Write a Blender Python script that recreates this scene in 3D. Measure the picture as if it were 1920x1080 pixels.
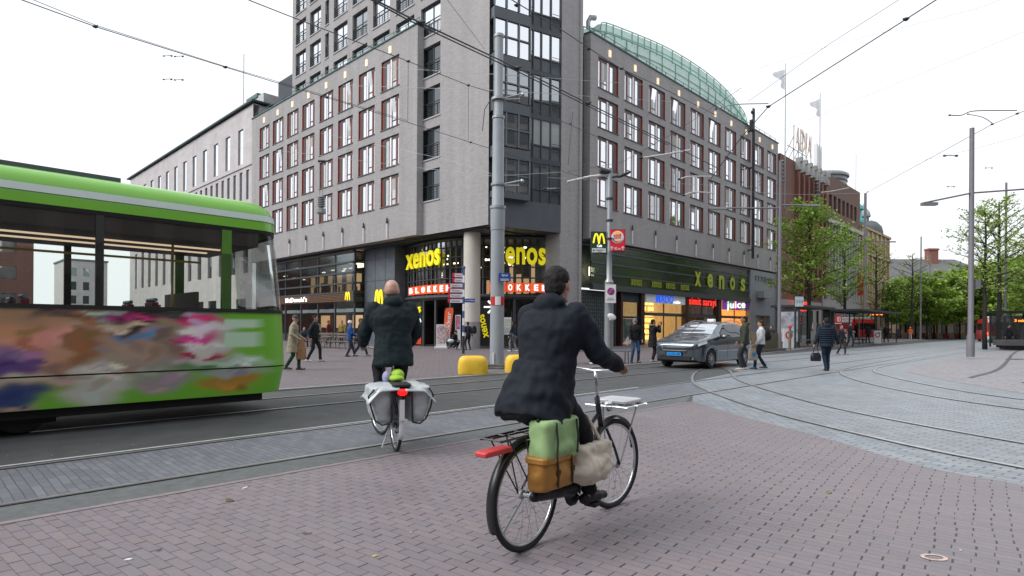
import bpy, bmesh, math, random
from mathutils import Vector, Matrix
R = math.radians
random.seed(7)
scene = bpy.context.scene
COL = scene.collection
for o in list(bpy.data.objects): bpy.data.objects.remove(o)

# ------------------------------------------------------------------ camera
cam = bpy.data.cameras.new("camera"); camo = bpy.data.objects.new("camera", cam); COL.objects.link(camo)
F = 1117.0; H = 1.4
cam.sensor_width = 36; cam.lens = F / 1920 * 36; cam.shift_y = 73 / 1920; cam.clip_start = 0.05; cam.clip_end = 2500
a = R(0.385)
rx = Vector((math.cos(a), 0, math.sin(a))); uy = Vector((-math.sin(a), 0, math.cos(a))); bz = Vector((0, -1, 0))
m = Matrix((rx, uy, bz)).transposed().to_4x4(); m.translation = Vector((0, 0, H)); camo.matrix_world = m
scene.camera = camo

# ------------------------------------------------------------------ sky and light (overcast)
SUN_EL, SUN_AZ = 42, 250          # azimuth of the light, degrees clockwise from +Y
w = bpy.data.worlds.new("World"); scene.world = w; w.use_nodes = True
nt = w.node_tree; N = nt.nodes; N.clear()
out = N.new('ShaderNodeOutputWorld'); bg = N.new('ShaderNodeBackground'); sky = N.new('ShaderNodeTexSky')
sky.sky_type = 'NISHITA'; sky.sun_disc = False; sky.sun_elevation = R(SUN_EL); sky.sun_rotation = R(SUN_AZ)
sky.dust_density = 4; sky.air_density = 1.5
bw = N.new('ShaderNodeRGBToBW'); nt.links.new(sky.outputs[0], bw.inputs[0])
mx = N.new('ShaderNodeMixRGB'); mx.inputs[0].default_value = 0.93
nt.links.new(bw.outputs[0], mx.inputs[1]); mx.inputs[2].default_value = (9.35, 9.7, 10.2, 1)   # the cloud deck
nt.links.new(mx.outputs[0], bg.inputs[0]); bg.inputs[1].default_value = 0.115
nt.links.new(bg.outputs[0], out.inputs[0])
sun = bpy.data.lights.new("sun", 'SUN'); suno = bpy.data.objects.new("sun", sun); COL.objects.link(suno)
sun.energy = 2.2; sun.angle = R(32); sun.color = (1.0, 0.97, 0.93)
sd = Vector((math.sin(R(SUN_AZ)) * math.cos(R(SUN_EL)), math.cos(R(SUN_AZ)) * math.cos(R(SUN_EL)), math.sin(R(SUN_EL))))
suno.rotation_euler = sd.to_track_quat('Z', 'Y').to_euler()
scene.view_settings.view_transform = 'Standard'; scene.view_settings.look = 'None'
scene.view_settings.gamma = 1; scene.view_settings.exposure = 0.13; scene.view_settings.use_curve_mapping = False
scene.cycles.max_bounces = 8; scene.cycles.transparent_max_bounces = 16; scene.cycles.caustics_reflective = False
scene.cycles.caustics_refractive = False; scene.cycles.sample_clamp_indirect = 6
scene.cycles.diffuse_bounces = 4; scene.cycles.glossy_bounces = 4
try: scene.cycles.use_denoising = True
except Exception: pass

# ------------------------------------------------------------------ street frame: u along the trams, v across towards the shops
EU = (0.698, 0.716); EV = (-0.716, 0.698); PHI = math.atan2(EU[1], EU[0])
def B(u, v, z=0): return Vector((EU[0]*u + EV[0]*v, EU[1]*u + EV[1]*v, z))
def uv(X, Y): return (EU[0]*X + EU[1]*Y, EV[0]*X + EV[1]*Y)
def yh(px): return 613 + (px - 960) * 0.00671
def gnd(px, py, z=0):             # survey helper: where on the ground a measured foot point is
    Y = F * (H - z) / (py - yh(px)); return Vector(((px - 960) / F * Y, Y, z))
def at(px, py, Y): return Vector(((px - 960) / F * Y, Y, H + (yh(px) - py) * Y / F))
def v_at(px, u):
    t = (px - 960) / F; return u / (EU[1] + EU[0]*t) * (EV[1] + EV[0]*t)
def u_at(px, v):
    t = (px - 960) / F; return v / (EV[1] + EV[0]*t) * (EU[1] + EU[0]*t)

# ------------------------------------------------------------------ materials
MATS = {}
def _nt(name):
    m = bpy.data.materials.new(name); m.use_nodes = True
    nt = m.node_tree; return m, nt, nt.nodes, nt.links, nt.nodes['Principled BSDF']
def mat(name, col, rough=0.6, metal=0.0, emit=0, var=0.12, vscale=3.0, bump=0.0, bscale=40, spec=0.5, ecol=None, stretch=None, coat=0):
    if name in MATS: return MATS[name]
    m, nt, N, L, b = _nt(name)
    b.inputs['Roughness'].default_value = rough; b.inputs['Metallic'].default_value = metal
    b.inputs['Specular IOR Level'].default_value = spec; b.inputs['Coat Weight'].default_value = coat
    c = (*col, 1); b.inputs['Base Color'].default_value = c
    if var > 0 or bump > 0:
        tc = N.new('ShaderNodeTexCoord'); mp = N.new('ShaderNodeMapping'); L.new(tc.outputs['Object'], mp.inputs[0])
        if stretch: mp.inputs['Scale'].default_value = stretch
        if var > 0:
            n = N.new('ShaderNodeTexNoise'); n.inputs['Scale'].default_value = vscale; n.inputs['Detail'].default_value = 6
            n.inputs['Roughness'].default_value = 0.65
            L.new(mp.outputs[0], n.inputs[0])
            rmp = N.new('ShaderNodeMapRange'); rmp.inputs[1].default_value = .3; rmp.inputs[2].default_value = .7
            rmp.inputs[3].default_value = 1 - var; rmp.inputs[4].default_value = 1 + var
            L.new(n.outputs[0], rmp.inputs[0])
            mu = N.new('ShaderNodeVectorMath'); mu.operation = 'SCALE'; mu.inputs[0].default_value = col
            L.new(rmp.outputs[0], mu.inputs['Scale']); L.new(mu.outputs[0], b.inputs['Base Color'])
        if bump > 0:
            n2 = N.new('ShaderNodeTexNoise'); n2.inputs['Scale'].default_value = bscale; n2.inputs['Detail'].default_value = 3
            L.new(mp.outputs[0], n2.inputs[0]); bp = N.new('ShaderNodeBump'); bp.inputs['Strength'].default_value = bump
            bp.inputs['Distance'].default_value = .02; L.new(n2.outputs[0], bp.inputs['Height']); L.new(bp.outputs[0], b.inputs['Normal'])
    if emit:
        b.inputs['Emission Color'].default_value = (*(ecol or col), 1); b.inputs['Emission Strength'].default_value = emit
    MATS[name] = m; return m
def math_(N, L, op, a, b=None, c=None):
    n = N.new('ShaderNodeMath'); n.operation = op
    for i, x in enumerate((a, b, c)):
        if x is None: continue
        if isinstance(x, (int, float)): n.inputs[i].default_value = x
        else: L.new(x, n.inputs[i])
    return n.outputs[0]
def brick_mat(name, w_, h_, ang, js, jl, col, jcol, var=.14, tint=(0, 0, 0), rough=.6, world=True, vert=False, wob=.006, jstr=1.0, bump=.25, big=.12, spec=.5, lstr=.6):
    """running bond: js = width of the short joints, jl = of the long ones (metres)"""
    if name in MATS: return MATS[name]
    m, nt, N, L, b = _nt(name)
    b.inputs['Roughness'].default_value = rough; b.inputs['Specular IOR Level'].default_value = spec
    if world: src = N.new('ShaderNodeNewGeometry').outputs['Position']
    else: src = N.new('ShaderNodeTexCoord').outputs['Object']
    sp = N.new('ShaderNodeSeparateXYZ')
    if vert:
        L.new(src, sp.inputs[0]); X = math_(N, L, 'ADD', sp.outputs[0], sp.outputs[1]); Y = sp.outputs[2]
    else:
        wn = N.new('ShaderNodeTexNoise'); wn.inputs['Scale'].default_value = 1.7; wn.inputs['Detail'].default_value = 2; L.new(src, wn.inputs[0])
        sc = N.new('ShaderNodeVectorMath'); sc.operation = 'SCALE'; sc.inputs['Scale'].default_value = wob * 6; L.new(wn.outputs[1], sc.inputs[0])
        ad = N.new('ShaderNodeVectorMath'); L.new(src, ad.inputs[0]); L.new(sc.outputs[0], ad.inputs[1])
        mp = N.new('ShaderNodeVectorRotate'); mp.rotation_type = 'Z_AXIS'; mp.inputs['Angle'].default_value = -ang
        L.new(ad.outputs[0], mp.inputs[0]); L.new(mp.outputs[0], sp.inputs[0]); X = sp.outputs[0]; Y = sp.outputs[1]
    r = math_(N, L, 'DIVIDE', Y, h_); row = math_(N, L, 'FLOOR', r); fy = math_(N, L, 'FRACT', r)
    wn1 = N.new('ShaderNodeTexWhiteNoise'); wn1.noise_dimensions = '1D'; L.new(row, wn1.inputs['W'])
    off = math_(N, L, 'MULTIPLY', math_(N, L, 'MODULO', math_(N, L, 'ABSOLUTE', row), 2.0), .5)
    xx = math_(N, L, 'ADD', math_(N, L, 'ADD', math_(N, L, 'DIVIDE', X, w_), off), math_(N, L, 'MULTIPLY', wn1.outputs[0], .10))
    colm = math_(N, L, 'FLOOR', xx); fx = math_(N, L, 'FRACT', xx)
    cb = N.new('ShaderNodeCombineXYZ'); L.new(colm, cb.inputs[0]); L.new(row, cb.inputs[1])
    rnd = N.new('ShaderNodeTexWhiteNoise'); rnd.noise_dimensions = '2D'; L.new(cb.outputs[0], rnd.inputs['Vector'])
    rs = N.new('ShaderNodeSeparateColor'); L.new(rnd.outputs['Color'], rs.inputs[0])
    js_ = math_(N, L, 'MULTIPLY', math_(N, L, 'ADD', rs.outputs[1], .45), js)
    ms = math_(N, L, 'LESS_THAN', math_(N, L, 'MULTIPLY', fx, w_), js_)
    ml = math_(N, L, 'LESS_THAN', math_(N, L, 'MULTIPLY', fy, h_), jl)
    big_n = N.new('ShaderNodeTexNoise'); big_n.inputs['Scale'].default_value = .45; big_n.inputs['Detail'].default_value = 7; big_n.inputs['Roughness'].default_value = .6; L.new(src, big_n.inputs[0])
    fine = N.new('ShaderNodeTexNoise'); fine.inputs['Scale'].default_value = 60; fine.inputs['Detail'].default_value = 4; L.new(src, fine.inputs[0])
    f1 = math_(N, L, 'MULTIPLY_ADD', math_(N, L, 'SUBTRACT', rs.outputs[0], .5), var * 2, 1.0)
    f2 = math_(N, L, 'MULTIPLY_ADD', math_(N, L, 'SUBTRACT', big_n.outputs[0], .5), big * 4, f1)
    if vert:                                        # rain streaks down the wall
        sm = N.new('ShaderNodeMapping'); sm.inputs['Scale'].default_value = (1.6, 1.6, .07); L.new(src, sm.inputs[0])
        sn = N.new('ShaderNodeTexNoise'); sn.inputs['Scale'].default_value = 1.0; sn.inputs['Detail'].default_value = 5; L.new(sm.outputs[0], sn.inputs[0])
        f2 = math_(N, L, 'MULTIPLY_ADD', math_(N, L, 'SUBTRACT', sn.outputs[0], .5), .38, f2)
    f3 = math_(N, L, 'MULTIPLY_ADD', math_(N, L, 'SUBTRACT', fine.outputs[0], .5), .35, f2)
    tn = N.new('ShaderNodeMixRGB'); L.new(rs.outputs[2], tn.inputs[0]); tn.inputs[1].default_value = (*col, 1)
    tn.inputs[2].default_value = (col[0]+tint[0], col[1]+tint[1], col[2]+tint[2], 1)
    sc2 = N.new('ShaderNodeVectorMath'); sc2.operation = 'SCALE'; L.new(tn.outputs[0], sc2.inputs[0]); L.new(f3, sc2.inputs['Scale'])
    j = math_(N, L, 'MAXIMUM', ms, math_(N, L, 'MULTIPLY', ml, lstr))
    j = math_(N, L, 'MULTIPLY', j, jstr)
    mj = N.new('ShaderNodeMixRGB'); L.new(j, mj.inputs[0]); L.new(sc2.outputs[0], mj.inputs[1]); mj.inputs[2].default_value = (*jcol, 1)
    L.new(mj.outputs[0], b.inputs['Base Color'])
    bp = N.new('ShaderNodeBump'); bp.inputs['Strength'].default_value = bump; bp.inputs['Distance'].default_value = .01
    L.new(math_(N, L, 'SUBTRACT', math_(N, L, 'MULTIPLY', fine.outputs[0], .3), j), bp.inputs['Height']); L.new(bp.outputs[0], b.inputs['Normal'])
    rr = math_(N, L, 'MULTIPLY_ADD', big_n.outputs[0], .3, rough - .15); L.new(rr, b.inputs['Roughness'])
    MATS[name] = m; return m
def glass_mat(name, tint=(.8, .85, .85), refl=.25, rough=.02, dark=None, fk=1.2):
    """window glass: reflects by angle, else lets through (dark=None) or shows a dim room colour"""
    if name in MATS: return MATS[name]
    m, nt, N, L, b = _nt(name); N.remove(b); o = N['Material Output']
    g = N.new('ShaderNodeBsdfGlossy'); g.inputs['Roughness'].default_value = rough; g.inputs[0].default_value = (.93, .96, 1, 1)
    if dark is None: t = N.new('ShaderNodeBsdfTransparent'); t.inputs[0].default_value = (*tint, 1)
    else: t = N.new('ShaderNodeBsdfDiffuse'); t.inputs[0].default_value = (*dark, 1)
    lw = N.new('ShaderNodeFresnel'); lw.inputs[0].default_value = 1.5
    f = math_(N, L, 'ADD', math_(N, L, 'MULTIPLY', lw.outputs[0], fk), refl); f = math_(N, L, 'MINIMUM', f, .95)
    mix = N.new('ShaderNodeMixShader'); L.new(f, mix.inputs[0]); L.new(t.outputs[0], mix.inputs[1]); L.new(g.outputs[0], mix.inputs[2])
    L.new(mix.outputs[0], o.inputs[0]); MATS[name] = m; return m

# ------------------------------------------------------------------ mesh helpers
class MB:
    def __init__(s): s.v = []; s.f = []; s.m = []; s.k = 0
    def add(s, vs, fs, k=None):
        n = len(s.v); s.v += [tuple(p) for p in vs]; s.f += [tuple(i + n for i in f) for f in fs]
        s.m += [s.k if k is None else k] * len(fs); return s
    def box(s, x0, y0, z0, x1, y1, z1, k=None):
        if x0 > x1: x0, x1 = x1, x0
        if y0 > y1: y0, y1 = y1, y0
        if z0 > z1: z0, z1 = z1, z0
        return s.add([(x0,y0,z0),(x1,y0,z0),(x1,y1,z0),(x0,y1,z0),(x0,y0,z1),(x1,y0,z1),(x1,y1,z1),(x0,y1,z1)],
              [(0,3,2,1),(4,5,6,7),(0,1,5,4),(1,2,6,5),(2,3,7,6),(3,0,4,7)], k)
    def rbox(s, x0, y0, z0, x1, y1, z1, r, k=None, n=3):
        """box with rounded vertical edges and a small top bevel"""
        pts = []
        for cx, cy, a0 in ((x1-r, y1-r, 0), (x0+r, y1-r, 90), (x0+r, y0+r, 180), (x1-r, y0+r, 270)):
            for i in range(n+1):
                t = R(a0 + 90*i/n); pts.append((cx + r*math.cos(t), cy + r*math.sin(t)))
        cx, cy = (x0+x1)/2, (y0+y1)/2; b = min(r*.6, (z1-z0)*.3); rings = []
        for z, q in ((z0, .96), (z0+b*.5, 1), (z1-b, 1), (z1-b*.3, .97), (z1, .9)):
            rings.append([(cx+(x-cx)*q, cy+(y-cy)*q, z) for x, y in pts])
        return s.loft(rings, k=k)
    def loft(s, rings, caps=True, closed=True, k=None):
        n = len(rings[0]); vs = [p for r in rings for p in r]; fs = []
        for i in range(len(rings)-1):
            for j in range(n if closed else n-1):
                a, b = i*n+j, i*n+(j+1) % n; fs.append((a, b, b+n, a+n))
        if caps: fs.append(tuple(range(n))[::-1]); fs.append(tuple(range((len(rings)-1)*n, len(rings)*n)))
        return s.add(vs, fs, k)
    def prism(s, poly, z0, z1, k=None):
        return s.loft([[(x, y, z0) for x, y in poly], [(x, y, z1) for x, y in poly]], k=k)
    def tube(s, pts, r, n=8, caps=True, k=None, sq=1.0):
        pts = [Vector(p) for p in pts]; rings = []
        rr = r if isinstance(r, (list, tuple)) else [r]*len(pts); up = None
        for i, p in enumerate(pts):
            d = (pts[min(i+1, len(pts)-1)] - pts[max(i-1, 0)])
            if d.length < 1e-9: d = Vector((0, 0, 1))
            d.normalize()
            if up is None:
                up = Vector((0, 0, 1)) if abs(d.z) < .95 else Vector((1, 0, 0))
            x = d.cross(up)
            if x.length < 1e-4: x = d.cross(Vector((1, .3, 0)))
            x.normalize(); y = x.cross(d); y.normalize(); up = y
            rings.append([p + x*(rr[i]*math.cos(2*math.pi*j/n)) + y*(rr[i]*sq*math.sin(2*math.pi*j/n)) for j in range(n)])
        return s.loft(rings, caps=caps, k=k)
    def ell(s, c, r, nu=16, nv=10, rot=None, k=None):
        c = Vector(c); vs = []; fs = []
        for i in range(nv+1):
            ph = math.pi*i/nv
            for j in range(nu):
                th = 2*math.pi*j/nu
                p = Vector((r[0]*math.sin(ph)*math.cos(th), r[1]*math.sin(ph)*math.sin(th), -r[2]*math.cos(ph)))
                if rot: p = rot @ p
                vs.append(c + p)
        for i in range(nv):
            for j in range(nu):
                a, b = i*nu+j, i*nu+(j+1) % nu; fs.append((a, b, b+nu, a+nu))
        return s.add(vs, fs, k)
    def cap(s, p, q, r1, r2, n=10, k=None):
        """tapered capsule"""
        p = Vector(p); q = Vector(q); d = q - p; l = d.length
        if l < 1e-6: return s.ell(p, (r1, r1, r1), n, n, k=k)
        d /= l; pts = []; rr = []
        for t in (-1, -.85, -.5, 0): pts.append(p + d*(r1*t)); rr.append(r1*math.sqrt(max(1-t*t, .003)))
        for t in (0, .5, .85, 1): pts.append(q + d*(r2*t)); rr.append(r2*math.sqrt(max(1-t*t, .003)))
        return s.tube(pts, rr, n, k=k)
    def poly(s, pts, k=None): return s.add(pts, [tuple(range(len(pts)))], k)
    def lathe(s, prof, c=(0, 0, 0), n=20, k=None, axis='z', caps=True):
        rings = []
        for r_, z in prof:
            ring = []
            for j in range(n):
                t = 2*math.pi*j/n; x, y = r_*math.cos(t), r_*math.sin(t)
                p = (x, y, z) if axis == 'z' else ((z, x, y) if axis == 'x' else (y, z, x))
                ring.append((p[0]+c[0], p[1]+c[1], p[2]+c[2]))
            rings.append(ring)
        return s.loft(rings, caps=caps, k=k)
    def xf(s, M):
        s.v = [tuple(M @ Vector(p)) for p in s.v]; return s
OFF = {}
def tag(o, label=None, cat=None, group=None, kind=None):
    if label: o['label'] = label
    if cat: o['category'] = cat
    if group: o['group'] = group
    if kind: o['kind'] = kind
    return o
def mesh_of(mb, mats, smooth=False, off=(0, 0, 0), name='mesh'):
    me = bpy.data.meshes.new(name)
    me.from_pydata([(x-off[0], y-off[1], z-off[2]) for x, y, z in mb.v], [], mb.f)
    if not isinstance(mats, (list, tuple)): mats = [mats]
    for mm in mats: me.materials.append(mm)
    me.polygons.foreach_set('material_index', [min(i, len(mats)-1) for i in mb.m])
    if smooth: me.polygons.foreach_set('use_smooth', [True]*len(me.polygons))
    me.update(); bm = bmesh.new(); bm.from_mesh(me); bmesh.ops.recalc_face_normals(bm, faces=bm.faces); bm.to_mesh(me); bm.free()
    return me
def part(name, mb, mats, parent=None, smooth=False, loc=None, autosm=None):
    off = OFF.get(parent.name, (0, 0, 0)) if parent is not None else (0, 0, 0)
    o = bpy.data.objects.new(name, mesh_of(mb, mats, smooth, off, name)); COL.objects.link(o)
    if parent is not None:
        o.parent = parent; OFF[o.name] = off
    if loc: o.location = loc
    if autosm:
        bm = bmesh.new(); bm.from_mesh(o.data)
        for e in bm.edges:
            if len(e.link_faces) == 2 and e.calc_face_angle(0) > R(autosm): e.smooth = False
        for f in bm.faces: f.smooth = True
        bm.to_mesh(o.data); bm.free()
    return o
def thing(name, label, cat, loc=(0, 0, 0), rz=0.0, group=None, off=(0, 0, 0)):
    o = bpy.data.objects.new(name, None); COL.objects.link(o); o.location = loc; o.rotation_euler = (0, 0, rz)
    o.empty_display_size = .2; OFF[o.name] = off; return tag(o, label, cat, group)
def sthing(name, label, cat, u, v, group=None):
    """a thing whose parts are written in street coordinates (u, v, z)"""
    return thing(name, label, cat, B(u, v), PHI, group, (u, v, 0))
def single(name, mb, mats, label, cat, loc=(0, 0, 0), rz=0, group=None, smooth=False, autosm=None, off=None):
    o = part(name, mb, mats, None, smooth, autosm=autosm)
    if off:
        for vv in o.data.vertices: vv.co -= Vector(off)
    o.location = loc; o.rotation_euler = (0, 0, rz); return tag(o, label, cat, group)
def structure(name, mb, mats, smooth=False, street=True):
    o = part(name, mb, mats, None, smooth); o['kind'] = 'structure'
    if street: o.rotation_euler = (0, 0, PHI)
    return o
def copy_tree(o, parent=None):
    c = o.copy(); COL.objects.link(c); c.parent = parent; OFF[c.name] = OFF.get(o.name, (0, 0, 0))
    for ch in [x for x in o.children]: copy_tree(ch, c)
    return c
def text_mb(body, size, bold=0.0, ext=.02, xs=1.0, spacing=1.0, align='LEFT'):
    """lettering as a mesh: x along the words, y up, z towards the reader"""
    cu = bpy.data.curves.new('t', 'FONT'); cu.body = body; cu.size = size; cu.offset = bold; cu.extrude = ext
    cu.space_character = spacing; cu.align_x = align; cu.resolution_u = 3
    o = bpy.data.objects.new('t', cu); COL.objects.link(o)
    dg = bpy.context.evaluated_depsgraph_get(); dg.update(); me = bpy.data.meshes.new_from_object(o.evaluated_get(dg))
    mb = MB(); mb.add([(p.co.x*xs, p.co.y, p.co.z) for p in me.vertices], [tuple(p.vertices) for p in me.polygons])
    bpy.data.objects.remove(o); bpy.data.curves.remove(cu); bpy.data.meshes.remove(me); return mb
def place(mb, origin, xdir, up=(0, 0, 1)):
    """stand flat lettering up: its x along xdir, its y along up"""
    x = Vector(xdir).normalized(); y = Vector(up).normalized(); z = x.cross(y)
    M = Matrix((x, y, z)).transposed().to_4x4(); M.translation = Vector(origin); return mb.xf(M)
def fit(mb, w=None, h=None):
    """scale flat lettering to a width and height, lower left corner at 0"""
    xs = [p[0] for p in mb.v]; ys = [p[1] for p in mb.v]; x0, x1, y0, y1 = min(xs), max(xs), min(ys), max(ys)
    sx = w/(x1-x0) if w else None; sy = h/(y1-y0) if h else None; sx = sx or sy; sy = sy or sx
    mb.v = [((p[0]-x0)*sx, (p[1]-y0)*sy, p[2]) for p in mb.v]; return mb
def join(*mbs):
    r = MB()
    for i, b_ in enumerate(mbs):
        n = len(r.v); r.v += b_.v; r.f += [tuple(q+n for q in f) for f in b_.f]; r.m += b_.m
    return r
def wall_holes(mb, axis, c, a0, a1, z0, z1, holes, depth, k=0, kr=None):
    """a wall face on u=c (axis 'u') or v=c (axis 'v') with rectangular holes whose reveals go inwards by depth"""
    kr = k if kr is None else kr
    def P(a_, z, d=0): return (c+d, a_, z) if axis == 'u' else (a_, c+d, z)
    A = sorted(set([a0, a1] + [x for h in holes for x in h[:2] if a0 < x < a1])); Z = sorted(set([z0, z1] + [x for h in holes for x in h[2:] if z0 < x < z1]))
    for i in range(len(A)-1):
        run = None
        for j in range(len(Z)-1):
            ca, cz = (A[i]+A[i+1])/2, (Z[j]+Z[j+1])/2
            if any(h[0] < ca < h[1] and h[2] < cz < h[3] for h in holes): continue
            mb.poly([P(A[i], Z[j]), P(A[i+1], Z[j]), P(A[i+1], Z[j+1]), P(A[i], Z[j+1])], k)
    for h in holes:
        b0, b1, y0, y1 = h
        for q in (((b0, y0), (b1, y0)), ((b1, y0), (b1, y1)), ((b1, y1), (b0, y1)), ((b0, y1), (b0, y0))):
            (p0, p1), (q0, q1) = q
            mb.poly([P(p0, p1), P(q0, q1), P(q0, q1, depth), P(p0, p1, depth)], kr)
def spline(pts, n=8):
    pts = [Vector(p) for p in pts]; P = [pts[0]*2-pts[1]] + pts + [pts[-1]*2-pts[-2]]; out_ = []
    for i in range(1, len(P)-2):
        for j in range(n):
            t = j/n; p0, p1, p2, p3 = P[i-1:i+3]
            out_.append(.5*((2*p1)+(p2-p0)*t+(2*p0-5*p1+4*p2-p3)*t*t+(3*p1-p0-3*p2+p3)*t**3))
    out_.append(pts[-1]); return out_
def ribbon(mb, pts, w_, z, k=0, side=0.0):
    L_ = []; Rr = []
    for i, p in enumerate(pts):
        d = pts[min(i+1, len(pts)-1)] - pts[max(i-1, 0)]; n = Vector((-d.y, d.x)).normalized()
        L_.append((p.x+n.x*(side+w_/2), p.y+n.y*(side+w_/2), z)); Rr.append((p.x+n.x*(side-w_/2), p.y+n.y*(side-w_/2), z))
    for i in range(len(pts)-1): mb.poly([Rr[i], Rr[i+1], L_[i+1], L_[i]], k)

# common paints
steel = mat('galvanised steel', (.33, .35, .37), .45, .6, var=.1)
pole_grey = mat('pole grey paint', (.30, .33, .36), .5, var=.08, vscale=2)
dark_metal = mat('dark metal', (.025, .03, .033), .45, var=.1)
black = mat('black rubber', (.015, .015, .016), .7, var=.1)
white_p = mat('white paint', (.75, .76, .77), .45, var=.04)
red_p = mat('red paint', (.55, .02, .025), .4, var=.05)
blue_p = mat('blue enamel', (.02, .07, .30), .35, var=.05)
yellow_p = mat('yellow sign plastic', (.85, .68, .01), .4, var=.03)
# ================================================================== GROUND
asphalt = mat('asphalt', (.074, .078, .081), .68, var=.22, vscale=2.2, bump=.5, bscale=120)
asphalt_dark = mat('asphalt by the rails', (.135, .145, .148), .8, var=.2, vscale=9, bump=.6, bscale=150)
pav = brick_mat('clay pavers', .215, .073, R(-38), .0095, .0045, (.222, .188, .196), (.03, .025, .028), tint=(-.018, -.004, .008), var=.06, rough=.54)
pav_far = brick_mat('clay pavers of the pavement', .30, .12, R(-44.3), .016, .012, (.170, .138, .143), (.03, .027, .03), tint=(-.02, 0, .01), var=.08, rough=.65)
pav_track = brick_mat('grey track pavers', .20, .072, R(-44.3), .008, .008, (.145, .152, .175), (.062, .066, .078), tint=(.03, .03, .03), rough=.6, lstr=.9)
pav_curve = brick_mat('blue grey pavers', .20, .10, R(-55), .014, .011, (.24, .262, .29), (.055, .062, .075), tint=(.02, .02, .02), rough=.48, big=.12, var=.16)
pav_isl = brick_mat('pale island pavers', .21, .10, R(45.7), .007, .005, (.28, .262, .275), (.12, .11, .12), tint=(-.01, 0, .01), rough=.6, big=.08)
kerb_m = mat('kerb stone', (.27, .27, .28), .7, var=.15, bump=.2)
mb = MB(); mb.poly([(-900, -900, 0), (900, -900, 0), (900, 900, 0), (-900, 900, 0)])
structure('road', mb, asphalt)
# foreground pavement: left edge along the rails, right edge along the curved tracks
edge = [Vector(p[:2]) for p in [uv(3.45, 11.28)]] + [Vector(uv(x, y)) for x, y in ((3.62, 9.6), (4.0, 7.7), (4.16, 6.2), (4.58, 5.38), (5.3, 4.1), (6.6, 2.6), (9, 0.8), (13, -1))]
edge = spline(edge, 6)
mb = MB()
low = [(-30, 5.4)] + [(p.x, p.y) for p in edge] + [(9, -25), (-30, -25)]
mb.poly([(x, y, .008) for x, y in low]); structure('pavement_foreground', mb, pav)
# edging stones along the asphalt
mb = MB(); ribbon(mb, [Vector((u, 5.43)) for u in [-30 + i*.5 for i in range(81)]] + [Vector((10.42, 5.40))], .07, .012)
structure('pavement_edging', mb, mat('edging brick', (.24, .205, .21), .7, var=.2, vscale=14))
# gravelly asphalt margin beside the near rail, brick between the rails
mb = MB(); mb.poly([(-30, 5.47, .004), (10.3, 5.47, .004), (11.6, 6.0, .004), (-30, 6.0, .004)])
structure('track_margin', mb, asphalt_dark)
mb = MB(); mb.poly([(-30, 6.02, .006), (12.3, 6.02, .006), (14.2, 7.47, .006), (-30, 7.47, .006)])
structure('track_paving', mb, pav_track)
# the field of curved tracks
mb = MB(); mb.poly([(10.42, 5.40, .003)] + [(p.x, p.y, .003) for p in edge[1:]] + [(60, -25, .003), (70, 0, .003), (130, 4, .003), (130, 13.6, .003), (24, 12.2, .003), (19, 8.2, .003), (14.3, 7.5, .003), (11.6, 6.0, .003)][0:])
structure('track_field', mb, pav_curve)
# far pavement with kerb; platform side beyond
mb = MB(); k0 = [(-120, 12.3), (12.7, 12.4), (20, 12.2), (25, 12.5), (32, 12.9), (42, 13.5), (58, 14.3), (80, 14.8), (92, 15.4), (95, 16.8), (97, 24), (130, 40)]
mb.poly([(x, y, .03) for x, y in k0[:5]] + [(32, 60, .03), (-120, 60, .03)])
mb.poly([(32, 12.9, .03), (42, 13.5, .12), (42, 60, .12), (32, 60, .03)])
mb.poly([(x, y, .12) for x, y in k0[5:]] + [(130, 60, .12), (42, 60, .12)])
structure('pavement_shops', mb, pav_far)
mb = MB()
for i in range(len(k0)-1):
    (x0, y0), (x1, y1) = k0[i], k0[i+1]; h0 = .034 if x0 <= 32 else .125; h1 = .034 if x1 <= 32 else .125; d = Vector((x1-x0, y1-y0)).normalized(); n = Vector((-d.y, d.x))*.16
    mb.loft([[(x0, y0, 0), (x0, y0, h0), (x0+n.x, y0+n.y, h0), (x0+n.x, y0+n.y, 0)], [(x1, y1, 0), (x1, y1, h1), (x1+n.x, y1+n.y, h1), (x1+n.x, y1+n.y, 0)]])
structure('kerb', mb, kerb_m)
# paved island on the right, its joint line and kerb
isl = [Vector(uv(*p)) for p in ((60, 66), (30, 37.5), (17.5, 25), (13.6, 20.5), (12.3, 17.5), (11.6, 14.6), (11.2, 12), (11.5, 9), (13, 6), (17, 3))]
isl = spline(isl, 6)
mb = MB(); mb.poly([(p.x, p.y, .007) for p in isl] + [(60, -14, .007), (140, -14, .007), (140, 3, .007)])
structure('pavement_island', mb, pav_isl)
mb = MB(); ln = spline([Vector(uv(*p)) for p in ((13.3, 17.3), (17.5, 21.4), (25.25, 30.2), (29, 34.5), (37.8, 44), (60, 66))], 6)
ribbon(mb, ln, .14, .013); structure('gutter_line', mb, mat('gutter', (.1, .1, .11), .8))
mb = MB(); ribbon(mb, ln[14:], .25, .012, side=-.28); structure('island_edging', mb, kerb_m)
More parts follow.
